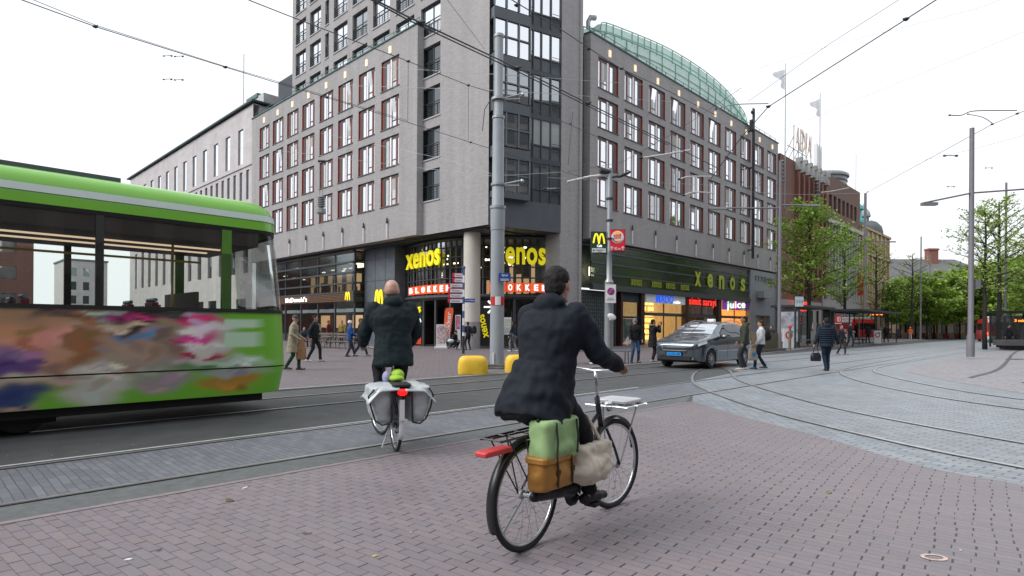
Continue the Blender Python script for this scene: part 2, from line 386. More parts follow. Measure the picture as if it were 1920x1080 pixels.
# ------------------------------------------------------------------ rails
rail_m = mat('rail steel', (.60, .61, .62), .32, .8, var=.15, vscale=5); groove_m = mat('rail groove', (.012, .012, .014), .8, var=0)
seal_m = mat('rail edge concrete', (.27, .275, .28), .7, var=.15)
def rail(pts, name='tram_rail', z=.012, flip=1, pale=False):
    P = [Vector(p) for p in pts]; mb = MB()
    ribbon(mb, P, .084, z-.002, 2 if pale else 1, side=0)
    ribbon(mb, P, .062, z+.002, 0, side=.010*flip)
    ribbon(mb, P, .008, z+.002, 0, side=-.038*flip)
    return structure(name, mb, [rail_m, groove_m, seal_m])
def straight(v, u0=-40, u1=60, n=60): return [(u0+(u1-u0)*i/n, v) for i in range(n+1)]
rail(straight(5.98, -40, 44, 84)); rail(straight(7.47, -40, 44, 84), flip=1)
mb = MB(); ribbon(mb, [Vector(p) for p in straight(7.58, -40, 12, 50)], .05, .0155); structure('rail_edge_strip', mb, mat('pale edge strip', (.5, .5, .5), .6, var=.2, vscale=8))
rail(straight(9.72, -60, 90)); rail(straight(11.2, -60, 90))
def C(l): return [Vector(uv(*p)) for p in l]
far = [(44, 52), (27.5, 36)]
rail(spline([Vector((24, 9.75)), Vector((20, 9.7)), Vector((17.59, 9.0))] + C([(4.75, 15.67), (4.37, 13.3), (4.31, 10.04), (4.70, 7.51), (5.16, 6.07), (6.0, 4.2), (8.0, 1.5)]), 8), 'tram_rail', .0135)
rail(spline([Vector((26, 11.15)), Vector((22, 10.4)), Vector((19.28, 8.7))] + C([(6.3, 16.8), (5.95, 15.0), (5.72, 12.08), (5.75, 10.0), (6.3, 7.4), (7.2, 5.2), (9.2, 2.4)]), 8), 'tram_rail', .0135)
rail(spline(C([(40, 52), (24, 34.5), (14.5, 24.2), (11.2, 20.2), (9.65, 17), (8.9, 13.6), (9.0, 10.6), (10.5, 7), (14, 3)]), 8), 'tram_rail', .0145)
rail(spline(C([(41.6, 51.6), (25.2, 34), (15.6, 24.2), (12.4, 20.4), (11.2, 17.6), (10.4, 14.4), (10.3, 12), (11.4, 8.4), (15, 4.6)]), 8), 'tram_rail', .0145)
# drain covers and litter
mb = MB(); c = uv(13.9, 15.7); mb.lathe([(.36, .008), (.36, .016), (.3, .017), (.3, .014)], (c[0], c[1], 0), 24)
single('manhole_cover', mb, dark_metal, 'round iron manhole cover set in the paved island at the right', 'manhole cover', B(*c), PHI, off=(*c, 0))
grate = MB(); c = uv(18.5, 23)
g0 = gnd(1905, 674); 
for i in range(9): grate.box(-.45, -.2+.045*i, .008, .45, -.175+.045*i, .02)
grate.box(-.48, -.23, .006, .48, .21, .011)
single('drain_grate', grate, dark_metal, 'dark slotted drain grate in the island paving near the right edge', 'drain grate', g0, .4)
rr = random.Random(3)
def litter(name, px, py, sx, sy, col, label, cat):
    p = gnd(px, py); mb = MB(); n = 11; ring = []
    for i in range(n):
        t = 2*math.pi*i/n; q = 1+rr.uniform(-.3, .3); ring.append((sx*q*math.cos(t), sy*q*math.sin(t)))
    mb.loft([[(x, y, .009) for x, y in ring], [(x*.9, y*.9, .013+rr.uniform(0, .004)) for x, y in ring]])
    single(name, mb, mat('litter ' + label[:12], col, .8, var=.2, vscale=30), label, cat, p, rr.uniform(0, 3))
litter('moss_clump', 433, 941, .06, .028, (.09, .09, .045), 'olive brown clump of moss on the pavers at the left', 'moss')
litter('moss_clump', 1556, 925, .05, .02, (.17, .19, .08), 'yellow green tuft of moss on the pavers at the right', 'moss')
litter('leaf', 706, 1046, .016, .01, (.55, .42, .2), 'small yellow leaf lying on the pavers between the cyclists', 'leaf')
litter('paper_scrap', 243, 1053, .022, .01, (.7, .7, .72), 'white paper scrap on the pavers at lower left', 'litter')
litter('paper_scrap', 462, 917, .03, .012, (.7, .7, .72), 'white paper scrap beside the asphalt edge', 'litter')
def ring_mark(px, py, r_, label):
    p = gnd(px, py); mb = MB(); pts = [Vector((r_*math.cos(2*math.pi*i/24), r_*.7*math.sin(2*math.pi*i/24))) for i in range(25)]
    ribbon(mb, pts, .022, .0115); single('chalk_mark', mb, mat('pink chalk', (.55, .42, .38), .9, var=.4, vscale=40), label, 'chalk mark', p)
ring_mark(1754, 1048, .065, 'pink chalk ring drawn on the pavers at lower right')
def stain(px, py, sx, sy, label):
    p = gnd(px, py); mb = MB(); n = 22; ring = []
    for i in range(n): t = 2*math.pi*i/n; q = 1+.25*math.sin(3*t+px)+.15*math.sin(5*t+py); ring.append((sx*q*math.cos(t), sy*q*math.sin(t), .0105))
    mb.poly(ring); single('gum_spot', mb, mat('old gum', (.10, .095, .10), .7, var=.3, vscale=30), label, 'gum spot', p)
stain(578, 1003, .03, .02, 'dark gum spot on the pavers left of the near bicycle'); stain(300, 1035, .018, .014, 'small dark gum spot near the lower left corner'); stain(1330, 980, .02, .015, 'dark gum spot on the pavers at the lower middle right'); stain(880, 900, .02, .014, 'dark gum spot between the two bicycles')
# fallen grit speckles
mb = MB()
for i in range(260):
    u, v = rr.uniform(-4, 12), rr.uniform(-2, 5.2) if i % 3 else rr.uniform(5.5, 12)
    if u > 8.5 and v < 5.2: continue
    s_ = rr.uniform(.003, .009); mb.box(u-s_, v-s_*.7, .01, u+s_, v+s_*.7, .013)
o = structure('grit', mb, mat('grit', (.5, .5, .48), .8, var=.4, vscale=2)); o['kind'] = 'stuff'; tag(o, 'scattered pale grit and crumbs on the paving', 'grit')
# ================================================================== BUILDINGS
bk = brick_mat('grey facade brick', .24, .08, 0, .012, .012, (.365, .352, .355), (.30, .29, .293), world=False, vert=True, tint=(-.02, -.02, -.02), var=.07, rough=.8, big=.07, bump=.3, spec=.25)
bk_sh = bk
frame_red = mat('red brown window frame', (.19, .045, .032), .45, var=.12)
dkfr = mat('dark slate frame', (.05, .06, .068), .45, var=.1)
slate = mat('slate panel', (.085, .098, .112), .5, var=.12, vscale=1.2)
greyfr = mat('grey frame', (.14, .155, .17), .45, var=.08)
glz = glass_mat('window glass', dark=(.035, .045, .05), refl=.30)
glz_b = glass_mat('bright window glass', dark=(.30, .31, .32), refl=.72)
glz_c = glass_mat('curtained window glass', dark=(.42, .45, .44), refl=.22)
glz_d = glass_mat('dark window glass', dark=(.012, .02, .022), refl=.10)
shopglass = glass_mat('shop window glass', tint=(.86, .88, .88), refl=.015, fk=.5)
louvre = glass_mat('band glass', tint=(.62, .66, .64), refl=.02, fk=.55, rough=.08)
sillm = mat('window sill', (.08, .08, .09), .6, var=.1)
sill_w = mat('pale window sill', (.42, .42, .44), .6, var=.08)
whitebar = mat('white window post', (.85, .85, .86), .3, var=.02)
stone_d = mat('blue grey stone', (.115, .13, .155), .55, var=.2, vscale=1.5, bump=.1, bscale=20)
copper = mat('pale green copper', (.60, .78, .71), .5, var=.10, vscale=1.5)
copper_d = mat('dark green rail', (.07, .16, .14), .5, var=.1)
warm = mat('warm lamp glow', (1, .78, .5), .5, emit=.62, ecol=(1, .76, .52), var=0)
warm2 = mat('lit shop interior', (.6, .42, .18), .6, emit=.55, ecol=(1, .62, .22), var=0)
OU, OV = 24.0, 24.2
office = sthing('apartment_building', 'grey brick corner block with slim tower, red framed windows and shops below', 'building', OU, OV)
ZB, ZT = 7.4, 21.2; rows = [9.7 + 2.7*k for k in range(4)]
colsL = [v_at(p, 23.5) for p in (712, 669.6, 631.4, 596.8, 564, 535.8, 509, 484.4)]      # far (left) edge of each opening
winL = [(v - 2.15, v) for v in colsL]
colsR = [u_at(p, 24.2) for p in (1118.7, 1168.4, 1213.8, 1254.7, 1292, 1325.8, 1356.9, 1385.8, 1412, 1436.4)]
winR = [(u, u + 2.4) for u in colsR]
# --- the tower: one face of the corner block, 12 floors in view
twc = [(785.5, 822), (738.6, 773), (695.5, 727), (657, 685), (622, 647.6), (577.5, 598), (551, 570)]
winT = [(v_at(b_, 24.0), v_at(a_, 24.0)) for a_, b_ in twc]; narrowT = (v_at(613, 24), v_at(606, 24))
wall = MB()
hT = []
for k in range(4): hT.append((29.95, 31.95, 9.6+2.7*k, 11.6+2.7*k))
for k in range(4, 13):
    z = 20.4 + 2.7*(k-4)
    for i, (a_, b_) in enumerate(winT): hT.append((a_, b_, z, z+2.0))
    hT.append((*narrowT, z, z+2.0))
vL = v_at(545, 24.0)
wall_holes(wall, 'u', 24.0, 25.4, vL, ZB, 46, hT, .25)
wall.poly([(24, 25.4, ZB), (24, 25.4, 46), (29.5, 25.4+6, 46), (29.5, 31.4, ZB)])
wall.box(24.5, vL-.02, ZB, 36, vL, 46); wall.box(24.46, 25.6, 7.42, 36, 36, 7.6)
wall.box(29.6, 26.25, 7.62, 31.0, 49.9, 45.9)
wall.box(29.0, 24.1, 0, 31.1, 26.2, 46)              # the pier beside the glass
wall.box(30.85, 24.0, 0, 31.1, 24.1, 46)
wall.box(31.12, 25.0, 7.3, 32.3, 26, 21.1)
# --- left block
hL = [(a_, b_, z, z+2.1) for a_, b_ in winL for z in rows]
wall_holes(wall, 'u', 23.5, 31.7, 58.0, ZB, ZT, hL, .22)
wall.poly([(23.5, 31.7, ZB), (24.0, 31.7, ZB), (24.0, 31.7, ZT), (23.5, 31.7, ZT)])
wall.poly([(23.5, 31.7, ZB), (26.5, 31.7, ZB), (26.5, 58, ZB), (23.5, 58, ZB)])
wall.poly([(23.5, 31.7, ZT), (24.1, 31.7, ZT), (24.1, 58, ZT), (23.5, 58, ZT)])
wall.poly([(23.5, 58, ZB), (30, 58, ZB), (30, 58, ZT), (23.5, 58, ZT)])
# --- right block
hR = [(a_, b_, z, z+2.1) for a_, b_ in winR for z in rows]
wall_holes(wall, 'v', 24.2, 32.2, 65.4, ZB, ZT, hR, .22)
wall.poly([(32.2, 24.2, ZB), (32.2, 25.2, ZB), (32.2, 25.2, ZT), (32.2, 24.2, ZT)])
wall.poly([(32.2, 24.2, ZB), (65.4, 24.2, ZB), (65.4, 26.5, ZB), (32.2, 26.5, ZB)])
wall.poly([(32.2, 24.2, ZT), (65.4, 24.2, ZT), (65.4, 25.5, ZT), (32.2, 25.5, ZT)])
wall.poly([(65.4, 24.2, 0), (65.4, 34, 0), (65.4, 34, ZT), (65.4, 24.2, ZT)])
part('wall', wall, bk, office)
mb = MB(); mb.box(24.3, 32, 7.5, 36, 57.9, 21.0); mb.box(31.3, 24.75, 7.5, 65.3, 34, 21.0); part('inner_wall', mb, dkfr, office)

# --- windows; repeated meshes are shared
def office_window(w_, h_, variant, side):
    """x = along the facade, y = into the wall, z = up; origin at lower left of the opening"""
    fr = MB(); t = .07; d0, d1 = .09, .15
    fr.box(0, d0, 0, w_, d1, t); fr.box(0, d0, h_-.22, w_, d1, h_-.16)
    mul = [(.14, .20), (.53, .61), (.88, 1.0)] if side == 'R' else [(0, .13), (.42, .475), (.78, .86)]
    for a_, b_ in mul: fr.box(a_*w_, d0, t, b_*w_, d1, h_-.22)
    if side == 'L': fr.box(0, 0.01, t, .03, d0, h_-.02)
    else: fr.box(w_-.03, .01, t, w_, d0, h_-.02)
    m_a, m_b = (.21, .45) if side == 'R' else (.56, .77)
    fr.box(m_a*w_, d0, .42, m_b*w_, d1-.01, .48)
    br = MB(); br.box((.465 if side == 'R' else .478)*w_, d0-.03, .0, (.53 if side == 'R' else .55)*w_, d0+.03, h_-.1)
    pan = MB(); pan.box(0, .125, t, w_, .135, h_-.22)
    sl = MB(); sl.box(-.05, -.05, -.06, w_+.05, .10, -.005)
    return fr, br, pan, sl
def mk_set(w_, h_, side):
    t_ = .07
    fr, br, pan, sl = office_window(w_, h_, 0, side)
    res = {'frame': mesh_of(fr, frame_red), 'bar': mesh_of(br, whitebar), 'sill': mesh_of(sl, sillm)}
    for i, g in enumerate((glz, glz_b, glz_c, glz_d)):
        p = MB(); p.add(pan.v, pan.f); res['pane%d' % i] = mesh_of(p, g)
    dk_ = MB(); dk_.box(0, .11, h_-.16, w_, .14, h_); dk_.box(*((.78*w_, .10, t_, .88*w_, .12, h_-.22) if side == 'R' else (.13*w_, .10, t_, .22*w_, .12, h_-.22))); res['blind'] = mesh_of(dk_, dkfr)
    # a tilted open casement
    c = MB(); z0 = .5; x0, x1 = ((.21*w_, .45*w_) if side == 'R' else (.56*w_, .77*w_)); 
    vs = [(x0, .18, z0), (x1, .18, z0), (x1, .02, h_-.14), (x0, .02, h_-.14)]
    c.add(vs, [(0, 1, 2, 3)]); res['casement'] = mesh_of(c, glz_c)
    for q_, hb_ in enumerate((.35, .75, 1.2)):
        rb2 = MB(); xa_, xb_ = ((.20, .53) if side == 'R' else (.55, .78)); rb2.box(xa_*w_, .118, h_-.22-hb_, xb_*w_, .124, h_-.2); rb2.box(xa_*w_, .112, h_-.24-hb_, xb_*w_, .126, h_-.21-hb_); res['roller%d' % q_] = mesh_of(rb2, mat('roller blind', (.42, .41, .38), .8, var=.06))
    # a drawn curtain strip, inside the frame line
    cu = MB()
    xa = (.22 if side == 'R' else .24)*w_
    for i in range(5): cu.box(xa+.06*i, .115-.008*(i % 2), .1, xa+.06*(i+1), .122, h_-.24)
    res['curtain'] = mesh_of(cu, mat('white curtain', (.6, .62, .62), .8, var=.1))
    return res
def inst(name, me, parent, loc, rz=0.0):
    o = bpy.data.objects.new(name, me); COL.objects.link(o); o.parent = parent; o.location = loc; o.rotation_euler = (0, 0, rz); OFF[o.name] = (0, 0, 0); return o
setR = mk_set(2.4, 2.1, 'R'); setL = mk_set(2.15, 2.1, 'L')
rw = random.Random(11)
def put_window(S, u, v, z, rz, bright):
    w0 = inst('window', S['frame'], office, (u-OU, v-OV, z), rz)
    g = rw.choice(bright); inst('pane', S['pane%d' % g], w0, (0, 0, 0)); inst('mullion', S['bar'], w0, (0, 0, 0)); inst('blind', S['blind'], w0, (0, 0, 0)); inst('sill', S['sill'], w0, (0, 0, 0))
    if rw.random() < .35: inst('curtain', S['curtain'], w0, (0, -.0, 0))
    if rw.random() < .3: inst('roller_blind', S['roller%d' % rw.choice((0, 1, 2))], w0, (0, 0, 0))
    if rw.random() < .12: inst('casement', S['casement'], w0, (0, 0, 0))
for (a_, b_) in winR:
    for z in rows: put_window(setR, a_, 24.2, z, 0, [1, 2, 2, 1, 1, 0])
for (a_, b_) in winL:
    for z in rows: put_window(setL, 23.5, b_, z, -math.pi/2, [1, 1, 1, 1, 2])
# tower windows with little balconies
def tower_set(w_, rail_=True):
    fr = MB(); t = .07; h_ = 2.0
    fr.box(0, .16, 0, t, .24, h_); fr.box(w_-t, .16, 0, w_, .24, h_); fr.box(t, .16, 0, w_-t, .24, t); fr.box(t, .16, h_-t, w_-t, .24, h_)
    if w_ > 1: fr.box(w_*.55-.025, .16, t, w_*.55+.025, .24, h_-t)
    pn = MB(); pn.box(t, .2, t, w_-t, .21, h_-t)
    rl = MB()
    for i in range(5): rl.box(.02, .05, .14+.16*i, w_-.02, .065, .155+.16*i)
    n = max(2, int(w_/.55))
    for i in range(n+1): x = .03+(w_-.06)*i/n; rl.box(x-.02, .045, .02, x+.02, .08, .95)
    rl.box(.02, .03, .93, w_-.02, .09, .97)
    sl = MB(); sl.box(-.04, -.06, -.08, w_+.04, .26, -.005)
    return dict(frame=mesh_of(fr, dkfr), pane=[mesh_of(pn, g) for g in (glz_b, glz_b, glz, glz_d)], rail=mesh_of(rl, dark_metal), sill=mesh_of(sl, sill_w))
tsets = {}
for (a_, b_, z, z1) in hT:
    wd = round(b_-a_, 2)
    if wd not in tsets: tsets[wd] = tower_set(wd)
    S = tsets[wd]; w0 = inst('balcony_window', S['frame'], office, (24.0-OU, b_-OV, z), -math.pi/2)
    inst('pane', S['pane'][3 if z < 20 else rw.choice((0, 0, 1, 2))], w0, (0, 0, 0)); inst('railing', S['rail'], w0, (0, 0, 0)); inst('sill', S['sill'], w0, (0, 0, 0))
# --- glazed corner: chamfer from A to Cc
A_ = Vector((24.05, 25.42)); C_ = Vector((29.0, 24.05)); dC = (C_-A_); LC = dC.length; dC.normalize(); nC = Vector((dC.y, -dC.x))   # nC points out to the street
if nC.y > 0: nC = -nC
rzC = math.atan2(dC.y, dC.x)
def cg(name, mb, mats, par=office):                   # x along the chamfer, y inwards, z up
    o = part(name, mb, mats, None); o.parent = par
    if par is office: o.location = (A_.x-OU, A_.y-OV, 0); o.rotation_euler = (0, 0, rzC)
    return o
mb = MB(); mb.box(.02, .0, 7.35, LC, .3, 9.1); mb.box(0, .3, 7.35, LC, .5, 46); cg('spandrel', mb, slate)
bw_ = LC*.5
mb = MB(); mb.box(.05, -.45, 9.0, bw_, .28, 9.35)
for k in range(-1, 13):
    z = 9.35+2.7*k+2.0
    if z > 9.4: m1 = MB(); m1.box(.05, -.45, z, bw_, .28, z+.62); cg('bay_band', m1, slate)
cg('bay_sill', mb, slate)
for k in range(0, 12):
    z = 9.35 + 2.7*k + .02 - .0
    fr = MB(); zz0 = z if k else 9.36; hh = 1.97
    for x in (.05, bw_*.34, bw_*.67, bw_-.07): fr.box(x, -.45, zz0, x+.08, -.37, zz0+hh)
    fr.box(.05, -.44, zz0+hh*.5, bw_, -.37, zz0+hh*.5+.07); fr.box(bw_-.08, -.36, zz0, bw_, .2, zz0+.06); fr.box(bw_-.08, .1, zz0, bw_, .2, zz0+hh)
    o = cg('bay_window', fr, greyfr)
    p = MB(); p.box(.1, -.35, zz0, bw_-.1, -.34, zz0+hh); p.box(bw_-.03, -.34, zz0, bw_-.02, .15, zz0+hh); q = part('pane', p, glz_b if k >= 3 else glz, None); q.parent = o  # upper bays take the brighter glass to imitate reflected sky
    p = MB()
    for x in (.18, bw_*.40, bw_*.86):
        for i in range(4): p.box(x+.05*i, -.30-.02*(i % 2), zz0+.05, x+.05*i+.05, -.28, zz0+hh-.05)
    q = part('curtain', p, MATS['white curtain'], None); q.parent = o
    # flat part
    fr = MB(); zc = 9.1+2.7*k; xs = [bw_, bw_+.42, bw_+1.02, bw_+1.72, LC-.1]
    fr.box(bw_, -.02, zc+2.4, LC, .1, zc+2.7)
    for x in xs: fr.box(x, -.04, zc, x+.07, .06, zc+2.4)
    fr.box(bw_, -.03, zc+.75, LC, .05, zc+.83)
    o = cg('corner_glazing', fr, dkfr)
    p = MB(); p.box(bw_+.05, .06, zc+.83, LC-.05, .08, zc+2.4); q = part('pane', p, glz_b if k >= 3 else (glz_c if k % 2 else glz), None); q.parent = o  # brighter glass on the upper floors stands in for reflected sky
    p = MB(); p.box(bw_+.05, .03, zc, LC-.05, .07, zc+.75); q = part('panel', p, slate if k % 2 else dkfr, None); q.parent = o
    p = MB()
    for (xa, xb) in ((bw_+.07, bw_+.42), (bw_+1.8, LC-.1)):
        for i in range(4): p.box(xa, -.10, zc+.5+.16*i, xb, -.08, zc+.53+.16*i)
    q = part('railing', p, dark_metal, None); q.parent = o
# --- coping, rooftop rails and warm soffit lamps
mb = MB(); mb.box(23.42, 31.62, 21.2, 24.0, 58.05, 21.28); mb.box(32.12, 24.12, 21.2, 65.5, 24.75, 21.28); part('coping', mb, copper_d, office)
mb = MB()
for z in (21.5, 21.75): mb.box(23.75, 31.8, z, 23.78, 58, z+.03); mb.box(32.3, 24.45, z, 65.3, 24.48, z+.03)
for i in range(19): mb.box(23.74, 31.9+1.44*i, 21.28, 23.78, 31.94+1.44*i, 21.78)
for i in range(24): mb.box(32.4+1.43*i, 24.44, 21.28, 32.44+1.43*i, 24.48, 21.78)
part('roof_railing', mb, copper_d, office)
lm = MB(); lm.box(-.11, -.05, -.23, .11, .04, .23); lme = mesh_of(lm, warm)
for p_ in (1139, 1186.7, 1229.3, 1269, 1305, 1337.5, 1367.6, 1396, 1421, 1445): inst('wall_lamp', lme, office, (u_at(p_, 24.2)-OU, 24.15-OV, 20.45))
for p_ in (729, 685, 645, 609.5, 576.5, 546.5, 519, 493.5): inst('wall_lamp', lme, office, (23.45-OU, v_at(p_, 23.5)-OV, 20.45), math.pi/2)
st = MB(); st.lathe([(.045, 0), (.045, 1.0)], n=8, k=0); st.lathe([(.07, 1.0), (.07, 1.12), (.05, 1.35), (.02, 1.4)], n=8, k=1); sme = mesh_of(st, [white_p, dark_metal])
for p_ in (1184.3, 1228, 1267.6, 1303.7, 1336, 1366, 1394, 1420, 1443.6): inst('wall_light_rod', sme, office, (u_at(p_, 24.1)-OU, 24.08-OV, 7.5))
for p_ in (541, 572, 604.4, 640, 680, 724): inst('wall_light_rod', sme, office, (23.4-OU, v_at(p_, 23.4)-OV, 7.5))

# --- green glass and copper roof over the right block
def roof_shell(name, st_, z0, seam, m_):
    mb = MB(); P = []
    for px, v, py in st_:
        u = u_at(px, v); Y = EU[1]*u + EV[1]*v; z = H + (yh(px)-py)*Y/F; P.append(Vector((u, v, z)))
    P = spline(P, 6); rings = []
    for p in P: rings.append([(p.x, p.y, z0), (p.x, p.y, p.z-.12), (p.x, p.y+.35, p.z), (p.x+.5, p.y+3, p.z-.2), (p.x+.5, p.y+3, z0)])
    mb.loft(rings, k=0)
    o = part(name, mb, m_, office); rb = MB(); acc = 0; last = None
    for i, p in enumerate(P):
        if last is None or (p-last).length > seam:
            rb.box(p.x-.03, p.y-.07, z0, p.x+.03, p.y+.01, p.z-.02); last = p
    q = part('seam', rb, mat('green copper seam', (.24, .42, .36), .5), office)
    for dz in (-.02, -.75): hr = MB(); hr.tube([(p.x, p.y-.05, p.z+dz) for p in P], .05 if dz > -.1 else .025, 5); part('roof_edge' if dz > -.1 else 'roof_rail', hr, MATS['green copper seam'], office)
roof_shell('copper_roof', [(1089, 26.2, 50), (1130, 26.2, 61), (1171, 26.1, 76), (1238, 26.0, 106), (1309, 25.8, 149), (1350, 25.5, 180), (1375, 25.3, 203), (1399, 25.1, 234)], 21.2, 1.15, copper)
roof_shell('upper_copper_roof', [(1122, 29.8, 50), (1128, 29.8, 42), (1171, 29.6, 57), (1238, 29.2, 85), (1291, 28.4, 115), (1335, 27.5, 147), (1367, 26.6, 178), (1390, 25.8, 208), (1397, 25.4, 224)], 22.5, .8, copper)
fl = MB(); fl.tube([(36.4, 27.6, 22), (36.4, 27.6, 24.7), (36.55, 27.5, 25.0), (37.0, 27.4, 25.1)], [.17, .17, .2, .2], 12); part('flue', fl, steel, office)
# --- rooftop box and canopy above the left block
mb = MB(); mb.box(26.8, 56.4, 21, 34, 59.7, 26.2); part('rooftop_plant_room', mb, mat('dark blue plant room', (.03, .035, .05), .6, var=.2), office)
mb = MB(); mb.prism([(24.7, 59.8), (24.7, 62.5), (33, 62.5), (33, 59.8)], 24.2, 24.6); part('rooftop_canopy', mb, copper_d, office)
mb = MB(); mb.box(26.8, 59.75, 22.8, 33, 62, 24.2); part('rooftop_glazing', mb, glz_b, office)

# --- overhang soffit, lower walls
mb = MB(); mb.box(24.3, 26, 7.25, 36, 58, 7.38); mb.box(31.2, 24.6, 7.25, 65.3, 34, 7.38)
mb.poly([(24.05, 25.45, 7.33), (29, 24.3, 7.33), (31, 24.3, 7.33), (31, 34, 7.33), (24.05, 34, 7.33)])
part('soffit', mb, dkfr, office)
# ------------------------------------------------ burger restaurant, left
ML0, ML1 = 40.5, 58.0; UM = 24.2
mb = MB()
for v in (40.5, 43.4, 46.2, 49.2, 52.2, 55.2, 57.9): mb.box(UM, v-.06, 0, UM+.12, v+.06, 7.25)
for z in (7.05, 6.25, 5.45, 4.65, 3.95): mb.box(UM-.10, ML0-.02, z, UM+.10, ML1, z+.13)
for z in (7.05, 6.25, 5.45, 4.65, 3.95): mb.box(UM, ML0-.10, z, 25.2, ML0-.02, z+.13)
mb.box(25.1, ML0-.1, 0, 25.22, ML0+.1, 7.25)
part('shop_frame', mb, dkfr, office)
mb = MB(); mb.box(UM+.04, ML0, 4.0, UM+.05, ML1, 7.1); mb.box(UM+.05, ML0-.05, 4.0, 25.1, ML0-.04, 7.1); part('band_glazing', mb, louvre, office)
mb = MB(); mb.box(UM+.04, ML0, .1, UM+.05, ML1, 3.3); mb.box(UM+.05, ML0-.05, .1, 25.1, ML0-.04, 3.9); part('shop_window', mb, shopglass, office)
wood = mat('wooden slats', (.16, .085, .05), .6, var=.2, vscale=4)
mb = MB()
for i in range(5): mb.box(UM-.12, ML0+1.2, 3.32+.125*i, UM-.04, ML1, 3.39+.125*i)
mb.box(UM-.04, ML0, 3.28, UM+.02, ML1, 3.95); part('slatted_fascia', mb, [wood], office)
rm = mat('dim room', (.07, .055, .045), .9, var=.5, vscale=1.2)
def room(u0, v0, u1, v1, z0, z1, nlights, rr_, name='interior', lit=None, back=None):
    mb = MB()
    mb.poly([(u0, v0, z0), (u1, v0, z0), (u1, v1, z0), (u0, v1, z0)]); mb.poly([(u0, v0, z1), (u1, v0, z1), (u1, v1, z1), (u0, v1, z1)])
    o = part(name, mb, lit or rm, office)
# restaurant interior: floors, back wall, hanging lamps
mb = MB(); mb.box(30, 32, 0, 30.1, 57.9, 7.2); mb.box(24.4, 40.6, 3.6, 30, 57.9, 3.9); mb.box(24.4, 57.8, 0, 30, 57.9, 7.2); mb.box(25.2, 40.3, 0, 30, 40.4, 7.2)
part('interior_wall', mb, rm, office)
ri = random.Random(5); mb = MB()
lampwhite = mat('ceiling lamp panel', (1, .86, .65), .5, emit=4, ecol=(1, .82, .58), var=0)
for i in range(17):
    v = 41.3+ri.uniform(0, 1)+i*.95; u = ri.uniform(25.2, 28.5); z = ri.choice((6.6, 6.75, 6.0)); mb.box(u, v, z, u+.12, v+ri.uniform(.25, .7), z+.07)
mb.box(25.5, 41.2, 6.05, 25.6, 42.2, 6.5)
part('ceiling_lights', mb, lampwhite, office)
mb = MB()
for i in range(9): mb.box(28.5, 41.5+1.7*i, 4.6, 28.6, 42.2+1.7*i, 6.2)
for i in range(5): mb.box(29.5, 42+3.*i, 1.2, 29.6, 43.6+3.*i, 2.4)
part('lit_panels', mb, mat('amber panel', (.5, .3, .12), .6, emit=.9, ecol=(1, .6, .3), var=0), office)
mb = MB()
for i in range(6): v = 42+i*2.6; mb.box(25.2, v, 2.55, 26.4, v+1.5, 2.8)
part('menu_board', mb, mat('pale menu board', (.5, .55, .55), .5, emit=.55, var=0), office)
mb = MB()
for i in range(40):
    v = 41+ri.uniform(0, 16.5); u = ri.uniform(25, 29); s_ = ri.uniform(.12, .3); z = ri.choice((0, 0, 3.9)); mb.box(u, v, z, u+s_, v+s_, z+ri.uniform(.6, 1.3))
part('seating', mb, mat('seating brown', (.14, .07, .045), .6, var=.4), office)
def arch_M(h, w_, r_):
    mb = MB()
    for s in (-1, 1):
        pts = []
        for i in range(15):
            t = -1 + 2*i/14; pts.append((s*w_*.25 + t*w_*.25*(1.0), h*(1-abs(t)**2.3) + 0.0, 0))
        pts[0] = (pts[0][0], (h*.05 if s < 0 else h*.0), 0)
        mb.tube(pts, [r_]*15, 6, sq=.8)
    return mb
def on_u(mb, u, v, z): return place(mb, (u, v, z), (0, -1, 0))      # lettering on a wall facing -u, reads towards smaller v
def on_v(mb, u, v, z): return place(mb, (u, v, z), (1, 0, 0))
def unsub(mb): return mb
lit_w = mat('white lit letters', (1, 1, 1), .5, emit=1.1, var=0); lit_y = mat('yellow lit sign', (1, .72, .03), .5, emit=.75, ecol=(1, .70, .02), var=0)
v0, v1 = v_at(535, UM-.2), v_at(575, UM-.2)
t = fit(text_mb("McDonald's", .5, .004, .012, spacing=1.08), v0-v1, .42); on_u(t, UM-.2, v0, 3.42); part('shop_sign', t, lit_w, office)
v0 = v_at(655, UM-.2); mb = MB(); mb.box(UM-.2, v0-.55, 3.25, UM-.1, v0+.55, 4.1); part('sign_board', mb, dkfr, office)
t = arch_M(.62, .66, .045); on_u(t, UM-.27, v_at(651.5, UM-.25), 3.36); part('arches_sign', t, lit_y, office)
# stone wall between the restaurant and the household shop
mb = MB(); mb.box(25.0, 36.3, 0, 25.6, 40.3, 7.3); mb.box(25.6, 36.32, 0, 26.6, 36.8, 7.3); part('stone_wall', mb, stone_d, office)
mb = MB()
for z in (1.6, 3.2, 4.8, 6.4): mb.box(24.985, 36.3, z, 25.0, 40.3, z+.025)
for v in (37.5, 38.8): mb.box(24.985, v, 0, 25.0, v+.02, 7.3)
part('stone_joint', mb, dkfr, office)
t = arch_M(1.3, 1.0, .085); on_u(t, 24.85, v_at(711, 24.9), 2.75); part('arches_sign', t, lit_y, office)
